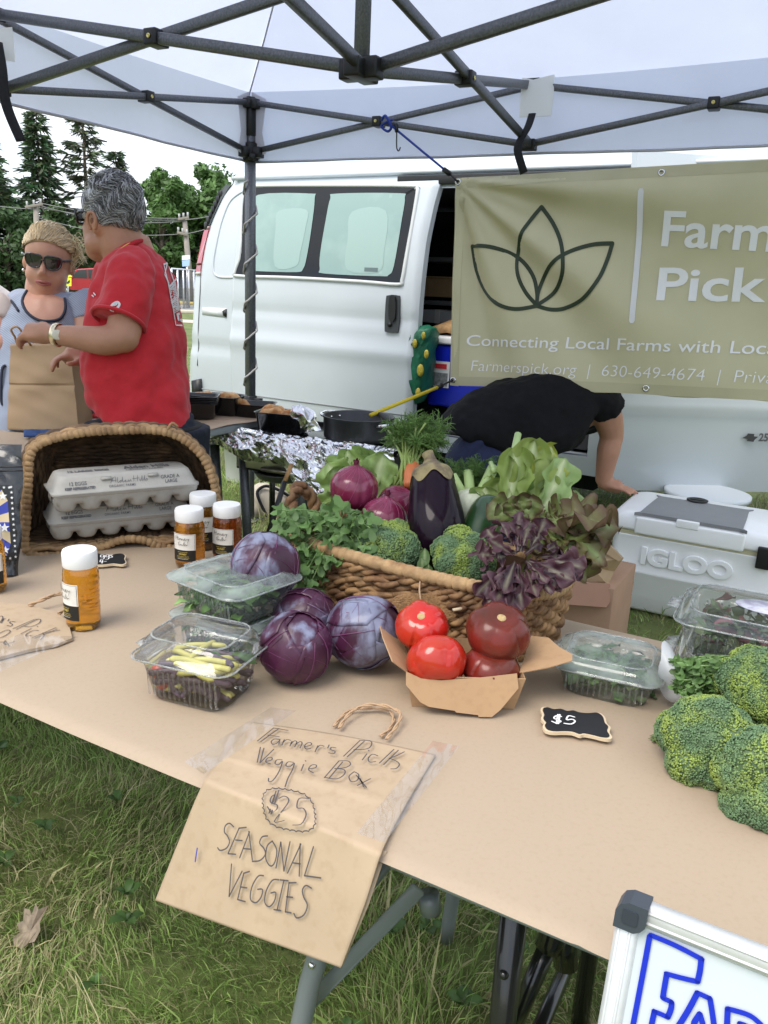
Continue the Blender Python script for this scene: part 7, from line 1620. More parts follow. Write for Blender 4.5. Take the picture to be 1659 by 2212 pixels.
# ---- tomatoes in a kraft box
def tomato(label, px, py, rpx, d, m, axis, seed, sq=.78, lob=6):
    c = dp(px, py, d); r = rpx / FF * d; t = thing('tomato', label, 'tomato', (c.x, c.y, c.z - r * sq)); F = frame((1, .1, .1), axis); rn = random.Random(seed); am = [rn.uniform(.5, 1.3) for _ in range(lob)]
    def f(u, v):
        th = max(.001, v * math.pi); ph = u * 2 * math.pi; k = int(u * lob) % lob; w = abs(math.sin(ph * lob / 2)) ** .6; rr = 1 - .10 * (1 - w) * math.sin(th) ** .5 * am[k] * (1.25 if th < 1.4 else .6); z = math.cos(th) * sq
        if th < .8: z -= .17 * (1 - th / .8) ** 2
        p = Vector((math.sin(th) * math.cos(ph) * rr, math.sin(th) * math.sin(ph) * rr, z)); p *= 1 + .05 * mn.noise(p * 1.4 + Vector((seed, 0, 0))); return c + (F @ p) * r
    P1('flesh', sheet(f, 96, 40, True), m, t); tp = c + (F @ Vector((0, 0, sq - .16))) * r
    P1('stem_scar', lathe([(0, .002), (r * .10, .003), (r * .16, .001), (r * .18, -.002)], 12, o=(0, 0, 0)), mat('tomato_scar', (.42, .30, .14), .8, var=.3, vs=200), t)
    ch = [x for x in t.children if x.name.startswith('stem_scar')][0]
    G = frame((1, 0, 0), F @ Vector((0, 0, 1)))
    for v in ch.data.vertices: v.co = tp + G @ v.co
M_tr = mat('ripe_red_tomato', (.44, .013, .008), .20, coat=.4, sss=.08, var=.12, vs=9, col2=(.40, .04, .010), c2s=14, c2lo=.5, c2hi=.75); M_td = mat('dark_red_tomato', (.18, .018, .012), .26, spec=.35, coat=.12, col2=(.075, .022, .012), c2s=9, c2lo=.42, c2hi=.66, sss=.05)
def tomato_box():
    c = (pl(905, 1505) + pl(1100, 1530)) / 2; Zt = zz(1150, 1850, 1.9518); t = thing('paper_tray', 'open kraft paper box with folded out flaps holding four tomatoes', 'paper box', c)
    fl, fr = pl(*Zt(372, 878)), pl(*Zt(1022, 893)); X = (fr - fl); w = X.length; X.normalize(); Y = Vector((-X.y, X.x, 0)); dpth = .112; h = .052; fo = .010
    b = [fl, fr, fr + Y * dpth, fl + Y * dpth]; tp = [fl - X * fo - Y * fo + ZV * h, fr + X * fo - Y * fo + ZV * h, fr + X * fo + Y * (dpth + fo) + ZV * h, fl - X * fo + Y * (dpth + fo) + ZV * h]
    mb = MB(); mb.add(b + tp, [(3, 2, 1, 0), (0, 1, 5, 4), (1, 2, 6, 5), (2, 3, 7, 6), (3, 0, 4, 7)], smooth=False); Mk = mat('kraft_board', (.42, .265, .145), .7, var=.06, vs=12, col2=(.38, .235, .125), c2s=70, c2lo=.5, c2hi=.7)
    o = build('box', mb, Mk, t); o.modifiers.new('t', 'SOLIDIFY').thickness = .0016
    d0 = depth(tp[0]) - .004
    def flap(pts, p0, ax, out):
        n = Vector(ax).cross(out).normalized(); n = n if n.dot(EYE - p0) > 0 else -n; P1('flap', prism([onplane(*Zt(x, y), p0 + n * .001, n) for x, y in pts], n, .0014), Mk, t, smooth=False)
    flap([(335, 655), (430, 700), (560, 712), (800, 695), (1040, 668), (1050, 762), (935, 900), (880, 945), (796, 944), (794, 933), (650, 915), (648, 906), (480, 880), (425, 850), (335, 742)], tp[0] - Y * .002, X, -Y * .30 - ZV * .95)
    flap([(175, 275), (282, 318), (300, 430), (350, 545), (338, 655), (250, 590), (190, 440), (163, 335)], tp[0], Y, -X * .72 + ZV * .70)
    flap([(1130, 428), (1240, 440), (1310, 500), (1392, 545), (1390, 586), (1230, 630), (1055, 662)], tp[1], Y, X * .94 + ZV * .34)
    return d0
TDp = tomato_box()
tomato('bright red ribbed tomato at the back left of the paper box', 911, 1352, 58, TDp + .075, M_tr, Vector((-.10, -.55, .8)), 2)
tomato('bright red tomato lying low at the front left of the paper box', 943, 1430, 68, TDp + .030, M_tr, Vector((.10, -.75, -.55)), 3, .82, 5)
tomato('dark maroon tomato on top at the right of the paper box', 1076, 1364, 71, TDp + .055, M_td, Vector((.02, -.45, .85)), 6, .78, 6)
tomato('dark maroon tomato beneath the other dark one in the paper box', 1058, 1440, 62, TDp + .045, M_td, Vector((0, -.2, .9)), 8, .7, 5)
# ---- broccoli
M_bead = mat('broccoli_buds', (1, 1, 1), .6, attr=True); M_bst = mat('broccoli_stalk', (.16, .26, .09), .5, var=.2, vs=20)
OCT = ([(1, 0, 0), (-1, 0, 0), (0, 1, 0), (0, -1, 0), (0, 0, 1), (0, 0, -1)], [(0, 2, 4), (2, 1, 4), (1, 3, 4), (3, 0, 4), (2, 0, 5), (1, 2, 5), (3, 1, 5), (0, 3, 5)])
def broccoli(label, px, py, rpx, d, seed, axis=(0, -.3, 1), yel=.3, beads=3600, stalk=True, sx=1., zmin=-.35):
    c = dp(px, py, d); r = rpx / FF * d; t = thing('broccoli', label, 'broccoli', c - ZV * r * .7); F = frame((1, 0, 0), axis); rn = random.Random(seed); doms = []
    for k in range(16):
        z = 1 - 1.25 * (k + .5) / 16; a = k * 2.39996 + rn.uniform(-.2, .2); q = math.sqrt(max(0, 1 - z * z)); v = Vector((q * math.cos(a) * sx, q * math.sin(a), z * .85)); doms.append((v * .56 * rn.uniform(.92, 1.08), rn.uniform(.36, .50)))
    mb = MB(); core = MB()
    for v, dr in doms: core.add(*ball(c + (F @ v) * r, dr * r * .97), col=(.075, .13, .055))
    n = 0; tries = 0
    while n < beads * 1.75 and tries < beads * 11:
        tries += 1; v, dr = rn.choice(doms); u = Vector((rn.gauss(0, 1), rn.gauss(0, 1), rn.gauss(0, 1))).normalized(); p = v + u * dr
        if p.z < zmin or any((p - w).length < wr * .98 for w, wr in doms if w is not v): continue
        cl = 1 + .05 * mn.noise(p * 9 + Vector((seed, 0, 0))); P_ = c + (F @ (p * cl)) * r; s = r * rn.uniform(.017, .030); y = mn.noise(p * 2.2 + Vector((seed * 3, 1, 0))) + yel - .35; g = rn.uniform(.7, 1.3)
        k = max(0, min(1, y * 1.6 + .25 + rn.uniform(-.2, .2))); cc = tuple((a * (1 - k) + b * k) * g for a, b in zip((.115, .195, .095), (.25, .33, .07)))
        mb.add([P_ + Vector(o) * s for o in OCT[0]], OCT[1], col=cc); n += 1
    build('buds', mb, M_bead, t); build('florets', core, M_bead, t)
    if stalk: b = F @ Vector((0, 0, -1)); P1('stalk', tube([c, c + b * r * .75, c + b * r * 1.1], [r * .62, r * .42, r * .3], 14), M_bst, t)
    return t
broccoli('broccoli head in the basket left of the eggplant', 832, 1198, 90, 1.475, 4, (-.05, -.35, 1), .30, 5200, zmin=.02)
broccoli('broccoli head in the basket right of the eggplant beside purple lettuce', 1000, 1208, 76, 1.40, 7, (.1, -.4, 1), .38, 4200, zmin=.0)
broccoli('upright blue green broccoli head at the front left of the right heap', 1532, 1600, 110, 1.02, 11, (-.35, -.35, 1), .26, 6200)
broccoli('yellowish broccoli head at the back of the right heap by the salad box', 1655, 1492, 104, 1.05, 15, (-.15, -.3, 1), .55, 4800)
broccoli('large broccoli head at the right picture edge, nearest the table front', 1662, 1690, 126, .95, 19, (-.3, -.45, .8), .30, 6800)
# ---- red onions
M_on = mat('red_onion_skin', (.165, .012, .045), .24, coat=.35, col2=(.27, .055, .12), c2s=8, c2lo=.5, c2hi=.75, var=.35, vs=12, stretch=(3, 3, .35), sss=.04)
def onion(label, px, py, rpx, d, axis, seed):
    c = dp(px, py, d); r = rpx / FF * d; t = thing('red_onion', label, 'onion', c - ZV * r * .9); F = frame((1, .2, 0), axis); rn = random.Random(seed)
    pr_ = [(0, -.92), (.14, -.93), (.40, -.86), (.70, -.68), (.92, -.38), (1.0, -.02), (.95, .34), (.74, .66), (.45, .86), (.24, .96), (.14, 1.03), (.12, 1.10)]
    pr_ = [(p.x, p.y) for p in smooth_line([Vector((a, b, 0)) for a, b in pr_], 3)]
    g = lathe([(abs(a) * r, b * r) for a, b in pr_], 48, lambda q, z, a: (q * (1 + .012 * math.sin(a * 5 + seed) + .004 * math.sin(a * 23)), 0)); P1('bulb', ([c + F @ v for v in g[0]], g[1]), M_on, t)
    rb = MB()
    for k in range(15):
        a = k * .42 + rn.uniform(-.1, .1); rb.add(*tube([c + F @ Vector((math.cos(a + .05 * q) * pr_[q][0] * r * 1.002, math.sin(a + .05 * q) * pr_[q][0] * r * 1.002, pr_[q][1] * r)) for q in range(4, len(pr_) - 3, 2)], .0005, 5))
    build('skin_veins', rb, mat('onion_vein', (.30, .05, .13), .4), t); tp = MB()
    for k in range(11): a = k * .6; d_ = Vector((math.cos(a) * .16, math.sin(a) * .16, 1)); leaf(tp, c + F @ Vector((math.cos(a) * .08 * r, math.sin(a) * .08 * r, r * .98)), F @ d_, F @ Vector((-math.cos(a), -math.sin(a), .3)), r * rn.uniform(.22, .42), r * .09, -.5 * rn.random(), .3, 9, 0, 5, (.17, .025, .06), (.30, .10, .10), 3, 5, seed=k)
    build('dry_top', tp, M_leaf, t)
onion('large round red onion on top of the others, tip pointing up', 765, 1056, 52, 1.56, Vector((.05, -.15, 1)), 1)
onion('pinkish red onion tucked between the large onion and the eggplant', 857, 1092, 44, 1.63, Vector((.6, -.3, .7)), 2)
onion('red onion lying low above the broccoli, tip facing up', 829, 1122, 50, 1.52, Vector((.1, -.1, 1)), 3)
onion('small dark red onion wedged behind the eggplant under the carrot', 880, 1044, 30, 1.72, Vector((.5, .2, .8)), 4)
# ---- eggplant
def eggplant():
    c0, c1 = dp(950, 1205, 1.455), dp(931, 1003, 1.515); ax = (c1 - c0); ln = ax.length; F = frame((1, 0, 0), ax); t = thing('eggplant', 'glossy dark purple eggplant standing upright in the basket', 'eggplant', c0)
    pr_ = [(0, 0), (.022, .002), (.040, .014), (.050, .04), (.0515, .07), (.047, .11), (.0405, .145), (.035, .168), (.027, ln - .008), (.014, ln)]; pr_ = [(abs(p.x), p.y) for p in smooth_line([Vector((a, b, 0)) for a, b in pr_], 4)]
    g = lathe(pr_, 48, lambda q, z, a: (q * (1 + .02 * math.sin(a * 2 + .6)), 0)); P1('fruit', ([c0 + F @ v for v in g[0]], g[1]), mat('eggplant_skin', (.010, .0035, .010), .30, spec=.06, coat=.28, var=.4, vs=6), t)
    def cal(u, v):
        a = u * 2 * math.pi; lob = .5 + .5 * math.sin(a * 5); rr = .0125 + v * .030; z = ln + .006 - .004 * v - (v ** 2.0) * (.028 + .020 * lob); k = 0
        for (q0, z0), (q1, z1) in zip(pr_, pr_[1:]):
            if z0 <= z <= z1: k = q0 + (q1 - q0) * (z - z0) / max(1e-6, z1 - z0)
        rr = max(rr * .6 if z > ln - .006 else 0, k + .0018) if k else .0125 + .010 * v; return c0 + F @ Vector((math.cos(a) * rr, math.sin(a) * rr, z))
    M_cx = mat('calyx', (.27, .22, .11), .8, var=.3, vs=50, col2=(.16, .12, .08), c2s=40); P1('calyx', sheet(cal, 60, 14, True), M_cx, t)
    P1('stem', tube([c0 + F @ Vector((0, 0, ln)), c0 + F @ Vector((-.002, 0, ln + .014)), c0 + F @ Vector((-.005, 0, ln + .024))], [.015, .0105, .0115], 12), M_cx, t)
eggplant()
# ---- cucumber
def cucumber():
    a, b = dp(1064, 1082, 1.53), dp(1010, 1215, 1.46); t = thing('cucumber', 'dark green cucumber with pale stripes beside the fennel bulb', 'cucumber', b); pts = smooth_line([a, a.lerp(b, .33) + Vector((0, -.004, .006)), a.lerp(b, .66), b], 6); n = len(pts)
    P1('fruit', tube(pts, [.034 * math.sqrt(max(.001, 1 - (1 - min(1, (i + .2) / n * 3.2)) ** 2)) if i < n / 3.2 else .034 for i in range(n)], 28), mat('cucumber_skin', (.016, .050, .014), .28, coat=.4, var=.3, vs=20), t); st = MB()
    for k in range(9):
        q = k * .7; st.add(*ribbon([pts[i] + Vector((math.cos(q) * .0345, -abs(math.sin(q)) * .0345 * .9, math.sin(q * 2) * .012)) * min(1, (i + 1) / n * 3.0) for i in range(2, n - 2)], .0022, Vector((0, -1, .2)), False))
    build('stripes', st, mat('pale_stripe', (.13, .20, .06), .4), t); P1('tip', ball(a + Vector((.004, 0, .004)), 1, .006, .006, .004), mat('cucumber_tip', (.30, .26, .12), .7), t)
cucumber()
# ---- fennel
def feather(mb, base, tip, n, ln, r, rad=.0006, col=(.06, .13, .03), fl=1.):
    base, tip = Vector(base), Vector(tip); d = tip - base
    for k in range(n):
        f = .15 + .85 * k / n; p = base + d * f; v = Vector((r.gauss(0, 1), r.gauss(0, 1), r.gauss(0, .7))).normalized(); v = (v * fl + d.normalized() * .8).normalized(); e = p + v * ln * r.uniform(.5, 1.1) * (1.1 - f * .4); g = r.uniform(.7, 1.4)
        mb.add(*tube([p, p.lerp(e, .5) + Vector((0, 0, .002)), e - ZV * .003], [rad, rad * .9, rad * .5], 3, caps=False), col=tuple(x * g for x in col))
        for j in range(4): q = p.lerp(e, .3 + .17 * j); w = (v + Vector((r.gauss(0, .8), r.gauss(0, .8), r.gauss(0, .8)))).normalized(); mb.add(*tube([q, q + w * ln * .3], [rad * .9, rad * .4], 3, caps=False), col=tuple(x * g for x in col))
def fennel():
    c = dp(1014, 1106, 1.56); t = thing('fennel', 'white fennel bulb with cut stalks and feathery fronds behind the eggplant', 'fennel', c - ZV * .05); r = random.Random(6); F = frame((1, 0, 0), (-.1, -.1, 1))
    g = lathe([(0, -.045), (.02, -.044), (.034, -.030), (.040, -.008), (.037, .014), (.028, .030), (.018, .042), (0, .045)], 32, lambda q, z, a: (q * (1 + .05 * math.sin(a * 7 + z * 30)), 0)); P1('bulb', ([c + F @ v for v in g[0]], g[1]), mat('fennel_white', (.66, .68, .50), .35, var=.12, vs=20, stretch=(6, 6, 1), sss=.05), t)
    s = MB()
    for (x0, y0, x1, y1, d1, w) in ((1008, 1082, 975, 1028, 1.57, .0115), (1016, 1078, 1012, 1020, 1.60, .011), (1030, 1082, 1066, 1010, 1.60, .012), (995, 1090, 975, 1062, 1.55, .009), (1068, 1020, 1060, 1000, 1.60, .005), (1098, 1030, 1119, 938, 1.63, .0075)): s.add(*tube([dp(x0, y0, 1.56), dp((x0 + x1) / 2, (y0 + y1) / 2, (1.56 + d1) / 2), dp(x1, y1, d1)], [w, w * .9, w * .95], 10), col=(.42, .55, .22))
    build('stalks', s, M_stem, t); fr = MB()
    for k in range(34): b = dp(r.uniform(985, 1075), r.uniform(1030, 1065), r.uniform(1.6, 1.7)); feather(fr, b, b + Vector((r.uniform(-.05, .05), r.uniform(-.03, .04), r.uniform(.01, .055))), 24, .022, r, .0007, (.085, .17, .035))
    o = build('fronds', fr, M_leaf, t); o['kind'] = 'stuff'
    y = MB()
    for k in range(10): leaf(y, dp(1052 + r.uniform(-6, 6), 1062, 1.585), Vector((r.uniform(-.4, .4), -.2, 1)), Vector((0, -1, .2)), r.uniform(.02, .035), .006, .5, .3, 9, .3, 4, (.30, .36, .06), (.36, .42, .12), 3, 6, seed=k)
    build('young_leaf', y, M_leaf, t)
fennel()
# ---- carrots with their tops
def carrots():
    t = thing('carrot_bunch', 'bunch of carrots with tied stems and feathery green tops', 'carrots', dp(885, 1040, 1.70)); r = random.Random(9); s = MB(); f = MB()
    for k in range(34):
        b = dp(845 + 52 * r.random(), 1050, 1.66 + r.uniform(-.02, .03)); m = dp(868 + 16 * r.random() + (18 if k % 3 == 0 else 0), 985 + r.uniform(-10, 20), 1.65); e = dp(r.uniform(838, 935), r.uniform(905, 955), 1.68 + r.uniform(-.05, .06)); g = r.uniform(.8, 1.3)
        s.add(*tube(smooth_line([b, m, e], 4), [.0034] * 5 + [.0022] * 4, 5), col=(.27 * g, .36 * g, .10 * g)); feather(f, m.lerp(e, .5), e + Vector((r.uniform(-.03, .06), r.uniform(-.03, .03), r.uniform(-.02, .02))), 26, .036, r, .0010, (.13, .235, .055))
        if k % 2 == 0: e2 = dp(r.uniform(910, 962), r.uniform(945, 1000), 1.70 + r.uniform(-.04, .05)); feather(f, e, e2, 22, .026, r, .0009, (.115, .21, .05))
    build('stems', s, M_stem, t); o = build('tops', f, M_leaf, t); o['kind'] = 'stuff'
    a, b = dp(891, 1010, 1.655), dp(884, 1052, 1.62); P1('carrot', tube(smooth_line([a + (a - b) * .2, a, a.lerp(b, .5), b], 4), [.006, .011, .014, .0155, .016, .016, .016, .0155, .015, .014, .013, .012, .011][:13], 14), mat('carrot_orange', (.62, .19, .07), .5, var=.15, vs=40), t)
    for (x, y) in ((878, 1015), (895, 985)): P1('tie', tube([dp(x + 14 * math.cos(q), y + 4 * math.sin(q), 1.675 + .02 * math.sin(q)) for q in np.linspace(0, 2 * math.pi, 17)[:-1]], .0016, 5, closed=True), mat('rubber_tie', (.42, .27, .13), .6), t)
carrots()
# ---- lettuces and herbs
def head(name, label, cat, px, py, d, specs, m, part='leaf'):
    c = dp(px, py, d); t = thing(name, label, cat, c)
    for i, (b, e, up, W_, kw) in enumerate(specs):
        mb = MB(); B, E = dp(*b), dp(*e); leaf(mb, B, E - B, up, (E - B).length, W_, seed=i * 1.7, **kw); build(part, mb, m, t)
    return t
def pale_lettuce():
    r = random.Random(2); sp = []
    for i, (x, y) in enumerate(((712, 1000), (735, 975), (765, 968), (800, 968), (828, 985), (838, 1020), (705, 1045), (780, 985), (730, 1020))):
        sp.append(((775 + (x - 770) * .35, 1100, 1.70 + .01 * (i % 3)), (x, y, 1.66 + .012 * (i % 4)), Vector((r.uniform(-.3, .3), -.5 - r.random(), .4)), .042, dict(curl=.7, ruf=.34, rf=21, c0=(.33, .46, .15), c1=(.58, .66, .34), nu=16, nv=28, cup=.3)))
    head('lettuce', 'pale green lettuce behind the red onions at the left of the basket', 'lettuce', 770, 1060, 1.68, sp, M_leaf)
pale_lettuce()
def romaine():
    r = random.Random(5); sp = []; g = dict(ruf=.26, rf=19, c1=(.62, .68, .38), nu=18, nv=32, cup=.35)
    for i, (b, e, w, c0, cu) in enumerate((((1085, 1150), (1125, 962), .040, (.27, .36, .09), .25), ((1105, 1140), (1165, 948), .052, (.32, .40, .11), .2), ((1125, 1140), (1205, 960), .046, (.35, .40, .07), .25), ((1100, 1150), (1190, 1000), .045, (.28, .37, .10), .5), ((1150, 1140), (1240, 985), .040, (.30, .42, .15), .4), ((1165, 1150), (1262, 1060), .040, (.34, .46, .20), .5), ((1050, 1140), (1040, 1055), .035, (.30, .39, .12), .6), ((1070, 1150), (1085, 1035), .040, (.29, .38, .10), .5), ((1130, 1145), (1230, 1020), .035, (.33, .44, .19), .7), ((1060, 1130), (1000, 1075), .030, (.22, .34, .10), .7), ((1140, 1120), (1180, 1050), .045, (.22, .33, .09), .6))):
        sp.append(((*b, 1.52 + .012 * (i % 4)), (*e, 1.52 + .02 * (i % 3)), Vector((r.uniform(-.5, .5), -1, .15)), w, dict(curl=cu, c0=c0, **g)))
    head('romaine_lettuce', 'tall pale green romaine lettuce rising at the back right of the basket', 'lettuce', 1130, 1100, 1.53, sp, M_leaf)
romaine()
def red_leaf():
    r = random.Random(8); sp = []
    for i in range(40):
        a = r.uniform(-.85, 1.75); L_ = r.uniform(50, 165); b = (1190 + r.uniform(-12, 16), 1130 + r.uniform(-20, 25), 1.45 + r.uniform(-.02, .03)); e = (b[0] + math.cos(a) * L_ * 1.0, b[1] + math.sin(a) * L_ * .72, 1.40 + r.uniform(-.06, .07)); gr = r.random(); c0 = tuple(x * (1 - gr) + y * gr for x, y in zip((.24, .32, .075), (.17, .145, .06)))
        sp.append((b, e, Vector((r.uniform(-.5, .5), -.6, .9)), r.uniform(.030, .046), dict(curl=r.uniform(.2, 1.1), ruf=.38, rf=19, lobes=.10, lf=4, c0=c0, c1=(.25, .33, .12), nu=16, nv=28, cup=.2, edge=(.115, .06, .038))))
    for (x, y) in ((1115, 1080), (1150, 1075), (1085, 1090), (1060, 1085)): sp.append(((1130, 1130, 1.42), (x, y, 1.40), Vector((0, -1, .4)), .030, dict(curl=.8, ruf=.3, rf=16, c0=(.16, .20, .06), c1=(.3, .38, .15), nu=16, nv=26, edge=(.11, .06, .04))))
    head('red_leaf_lettuce', 'bronze edged frilly leaf lettuce at the right end of the basket', 'lettuce', 1230, 1140, 1.44, sp, M_leaf)
red_leaf()
def purple_lettuce():
    r = random.Random(11); sp = []
    tg_ = [(1022, 1180), (1050, 1140), (1085, 1110), (1120, 1095), (1150, 1105), (1180, 1120), (1215, 1170), (1262, 1220), (1240, 1250), (1210, 1270), (1185, 1265), (1120, 1300), (1140, 1275), (1075, 1270), (1055, 1285), (1100, 1150), (1165, 1150), (1080, 1200), (1230, 1200), (1195, 1150), (1040, 1195), (1090, 1265), (1260, 1235), (1145, 1120), (1065, 1165), (1170, 1245), (1130, 1125), (1110, 1180), (1120, 1305), (1085, 1285), (1050, 1270), (1160, 1285), (1205, 1255), (1250, 1205), (1100, 1250), (1150, 1230), (1030, 1215), (1270, 1228)]
    for i, (x, y) in enumerate(tg_):
        kb = r.choice((.2, .45, .65)); b = (1118 + (x - 1118) * kb, 1205 + (y - 1205) * kb * .7, 1.27); e = (x, y, (1.215 + r.uniform(-.01, .012)) if y > 1235 else 1.265 + r.uniform(-.035, .07)); c0 = r.choice(((.042, .012, .022), (.055, .016, .028), (.026, .010, .016), (.075, .028, .038)))
        sp.append((b, e, Vector((r.uniform(-.4, .4), -.9, .6)), r.uniform(.012, .021), dict(curl=r.uniform(.15, 1.2), ruf=.26, rf=12, lobes=.36, lf=2.4, c0=c0, c1=(.16, .14, .10), nu=12, nv=24, neck=.18, cup=.3, edge=(.095, .042, .055))))
    t = head('oak_leaf_lettuce', 'dark purple lobed leaf lettuce spilling over the front right basket rim', 'lettuce', 1120, 1215, 1.345, sp, M_waxleaf)
    s = MB()
    for k in range(0): a = dp(1112 + r.uniform(-10, 14), 1222, 1.245); s.add(*tube(smooth_line([a, a + Vector((r.uniform(-.02, .03), -.012, r.uniform(.0, .03))), a + Vector((r.uniform(-.03, .05), -.016, r.uniform(-.03, .055)))], 4), [.0026] * 5 + [.0016] * 4, 6), col=(.17, .20, .10))
purple_lettuce()
def herb(name, label, n, region, d0, d1, seed, root, droop, k_=1.):
    t = thing(name, label, 'herbs', dp(*root)); r = random.Random(seed); lv = MB(); s = MB(); rt = dp(*root)
    for k in range(n):
        x, y = region(r); c = dp(x, y, r.uniform(d0, d1)); g = r.uniform(.65, 1.35); cc = (.115 * g, .21 * g, .062 * g); st_ = rt.lerp(c, .45) + ZV * r.uniform(.0, .025)
        if k % 2 == 0: s.add(*tube(smooth_line([rt + Vector((r.uniform(-.03, .03), r.uniform(-.01, .02), 0)), st_, c], 4), [.0013] * 9, 5), col=(.16, .26, .08))
        nr = Vector((r.gauss(0, .5), -.75 + r.gauss(0, .35), .75 + r.gauss(0, .4))).normalized(); dr = (c - rt).normalized() + Vector((r.gauss(0, .5), r.gauss(0, .3), r.gauss(0, .4) - droop)); dr = (dr - nr * dr.dot(nr)).normalized(); sd = nr.cross(dr); sz = r.uniform(.011, .021) * k_
        vs = [c]; m = 15
        for q in range(m): a = -2.5 + 5.0 * q / (m - 1); rad = sz * (.72 + .28 * math.cos(a * 3.8)) * (1.1 if abs(a) < .9 else .85); vs.append(c + dr * (math.cos(a) * rad + sz * .35) + sd * math.sin(a) * rad + nr * (.004 * math.sin(a * 3) - .10 * rad * abs(math.sin(a))))
        lv.add(vs, [(0, q + 1, q + 2) for q in range(m - 1)], col=cc)
    build('stems', s, M_stem, t); o = build('leaves', lv, M_leaf, t); o['kind'] = 'stuff'
def cil(r):
    if r.random() < .7: return r.uniform(605, 800), r.uniform(1098, 1205)
    return r.uniform(632, 700), r.uniform(1180, 1288)
herb('cilantro', 'leafy bunch of green cilantro hanging over the left basket rim', 250, cil, 1.39, 1.52, 31, (742, 1165, 1.50), .2)
herb('carrot_greens', 'flat sprigs of green herb leaves on the lower right salad box', 300, lambda r: (r.uniform(1460, 1625), 1425 + r.random() * 70), 1.06, 1.14, 33, (1640, 1470, 1.12), 0, .5)
mb = MB()
for k in range(10): leaf(mb, pl(1445, 1592, TZ + .006), Vector((-.9 + .05 * k, .15 - .05 * k, .05 * (k % 3))), ZV, .022 + .002 * (k % 4), .003, .3, .1, 8, .3, 4, (.12, .19, .06), (.18, .26, .09), 2, 6, seed=k)
tag(build('herb_sprig', mb, M_leaf), 'small green herb sprig poking out beside the front broccoli', 'herb sprig')
mb = MB()
for i, (x, y) in enumerate(((912, 1215), (925, 1228), (905, 1235), (918, 1195), (932, 1240))): leaf(mb, dp(915, 1262, 1.395), dp(x, y, 1.375) - dp(915, 1262, 1.395), Vector((0, -1, .3)), (dp(x, y, 1.375) - dp(915, 1262, 1.395)).length * 1.1, .010, .5, .15, 9, 0, 5, (.13, .21, .075), (.30, .38, .18), 6, 10, seed=i)
tag(build('broccoli_leaf', mb, M_leaf), 'pale small leaves between the two broccoli heads at the basket rim', 'leaves')
def film():
    q = [(1425, 1420), (1436, 1380), (1452, 1400), (1462, 1455), (1500, 1468), (1522, 1490), (1500, 1522), (1455, 1515), (1425, 1480)]; d = 1.15; P0 = smooth_line([dp(x, y, d + .02 * math.sin(i)) for i, (x, y) in enumerate(q)], 4, True); c = sum(P0, Vector()) / len(P0)
    def fn(u, v): k = int(round(u * len(P0))) % len(P0); p = c + (P0[k] - c) * v; w = p * 38; return p + Vector((.006 * mn.noise(w), -.035 * (1 - v * v) + .016 * abs(mn.noise(w + Vector((3, 3, 3)))), .010 * mn.noise(w + Vector((7, 1, 4)))))
    o = P1('plastic_bag', sheet(fn, 36, 16, True), mat('white_thin_film', (.66, .68, .70), .3, transl=.35, coat=.3)); tag(o, 'crumpled white plastic bag beside the right stack of salad boxes', 'plastic bag')
film()
# ------------------------------------------------------------------ far side: trees, poles, signs, car, fence
M_nee = mat('needles', (1, 1, 1), .7, attr=True, transl=.1); M_decl = mat('tree_leaf', (1, 1, 1), .6, attr=True, transl=.3); M_bark = mat('bark', (.10, .08, .06), .9, var=.4, vs=4, bump=.5, bs=6, bdist=.05)
def conifer(label, px, d, ytop, wpx, seed, dens=1., col=(.075, .125, .06), gap=0., group=None, base=640):
    r = random.Random(seed); g = dp(px, base, d); b = Vector((g.x, g.y, 0)); h = dp(px, ytop, d).z; R_ = wpx / FF * d; t = thing('conifer_tree', label, 'tree', b, 0, group)
    P1('trunk', tube([b, b + ZV * h * .5, b + ZV * h * .99], [h * .020, h * .012, .02], 8), M_bark, t); mb = MB(); br = MB(); n = int(46 * dens)
    for k in range(n):
        f = .06 + .94 * (k / n) ** .9; z = h * f; rad = R_ * (1 - f) ** .75 * r.uniform(.75, 1.15) + .12
        for j in range(r.randint(5, 7)):
            if r.random() < gap: continue
            a = r.uniform(0, 6.28); L_ = rad * r.uniform(.65, 1.1); dz = -.18 * L_ + (.25 * L_ if gap else 0); o = b + ZV * z; e = o + Vector((math.cos(a) * L_, math.sin(a) * L_, dz)); m = o.lerp(e, .6) - ZV * .10 * L_
            br.add(*tube([o, m, e], [.03, .02, .008], 4, caps=False)); gg = r.uniform(.55, 1.45)
            for q in range(int(11 * (1 + L_ * .35))):
                s = r.uniform(.15, 1) ** .7; p = (o.lerp(m, s / .6) if s < .6 else m.lerp(e, (s - .6) / .4)); w = r.uniform(.30, .58) * (.7 + .3 * (1 - f)); dv = Vector((math.cos(a + r.uniform(-1.1, 1.1)), math.sin(a + r.uniform(-1.1, 1.1)), r.uniform(-.7, .25))).normalized(); sd = Vector((r.gauss(0, 1), r.gauss(0, 1), r.gauss(0, 1))).normalized() * w * .22; c = tuple(x * gg * r.uniform(.7, 1.3) for x in col)
                mb.add([p - sd, p + sd, p + dv * w * 1.5 + sd * .4, p + dv * w * 1.5 - sd * .4], [(0, 1, 2, 3)], col=c, smooth=False)
    build('limbs', br, M_bark, t); o = build('crown', mb, M_nee, t)
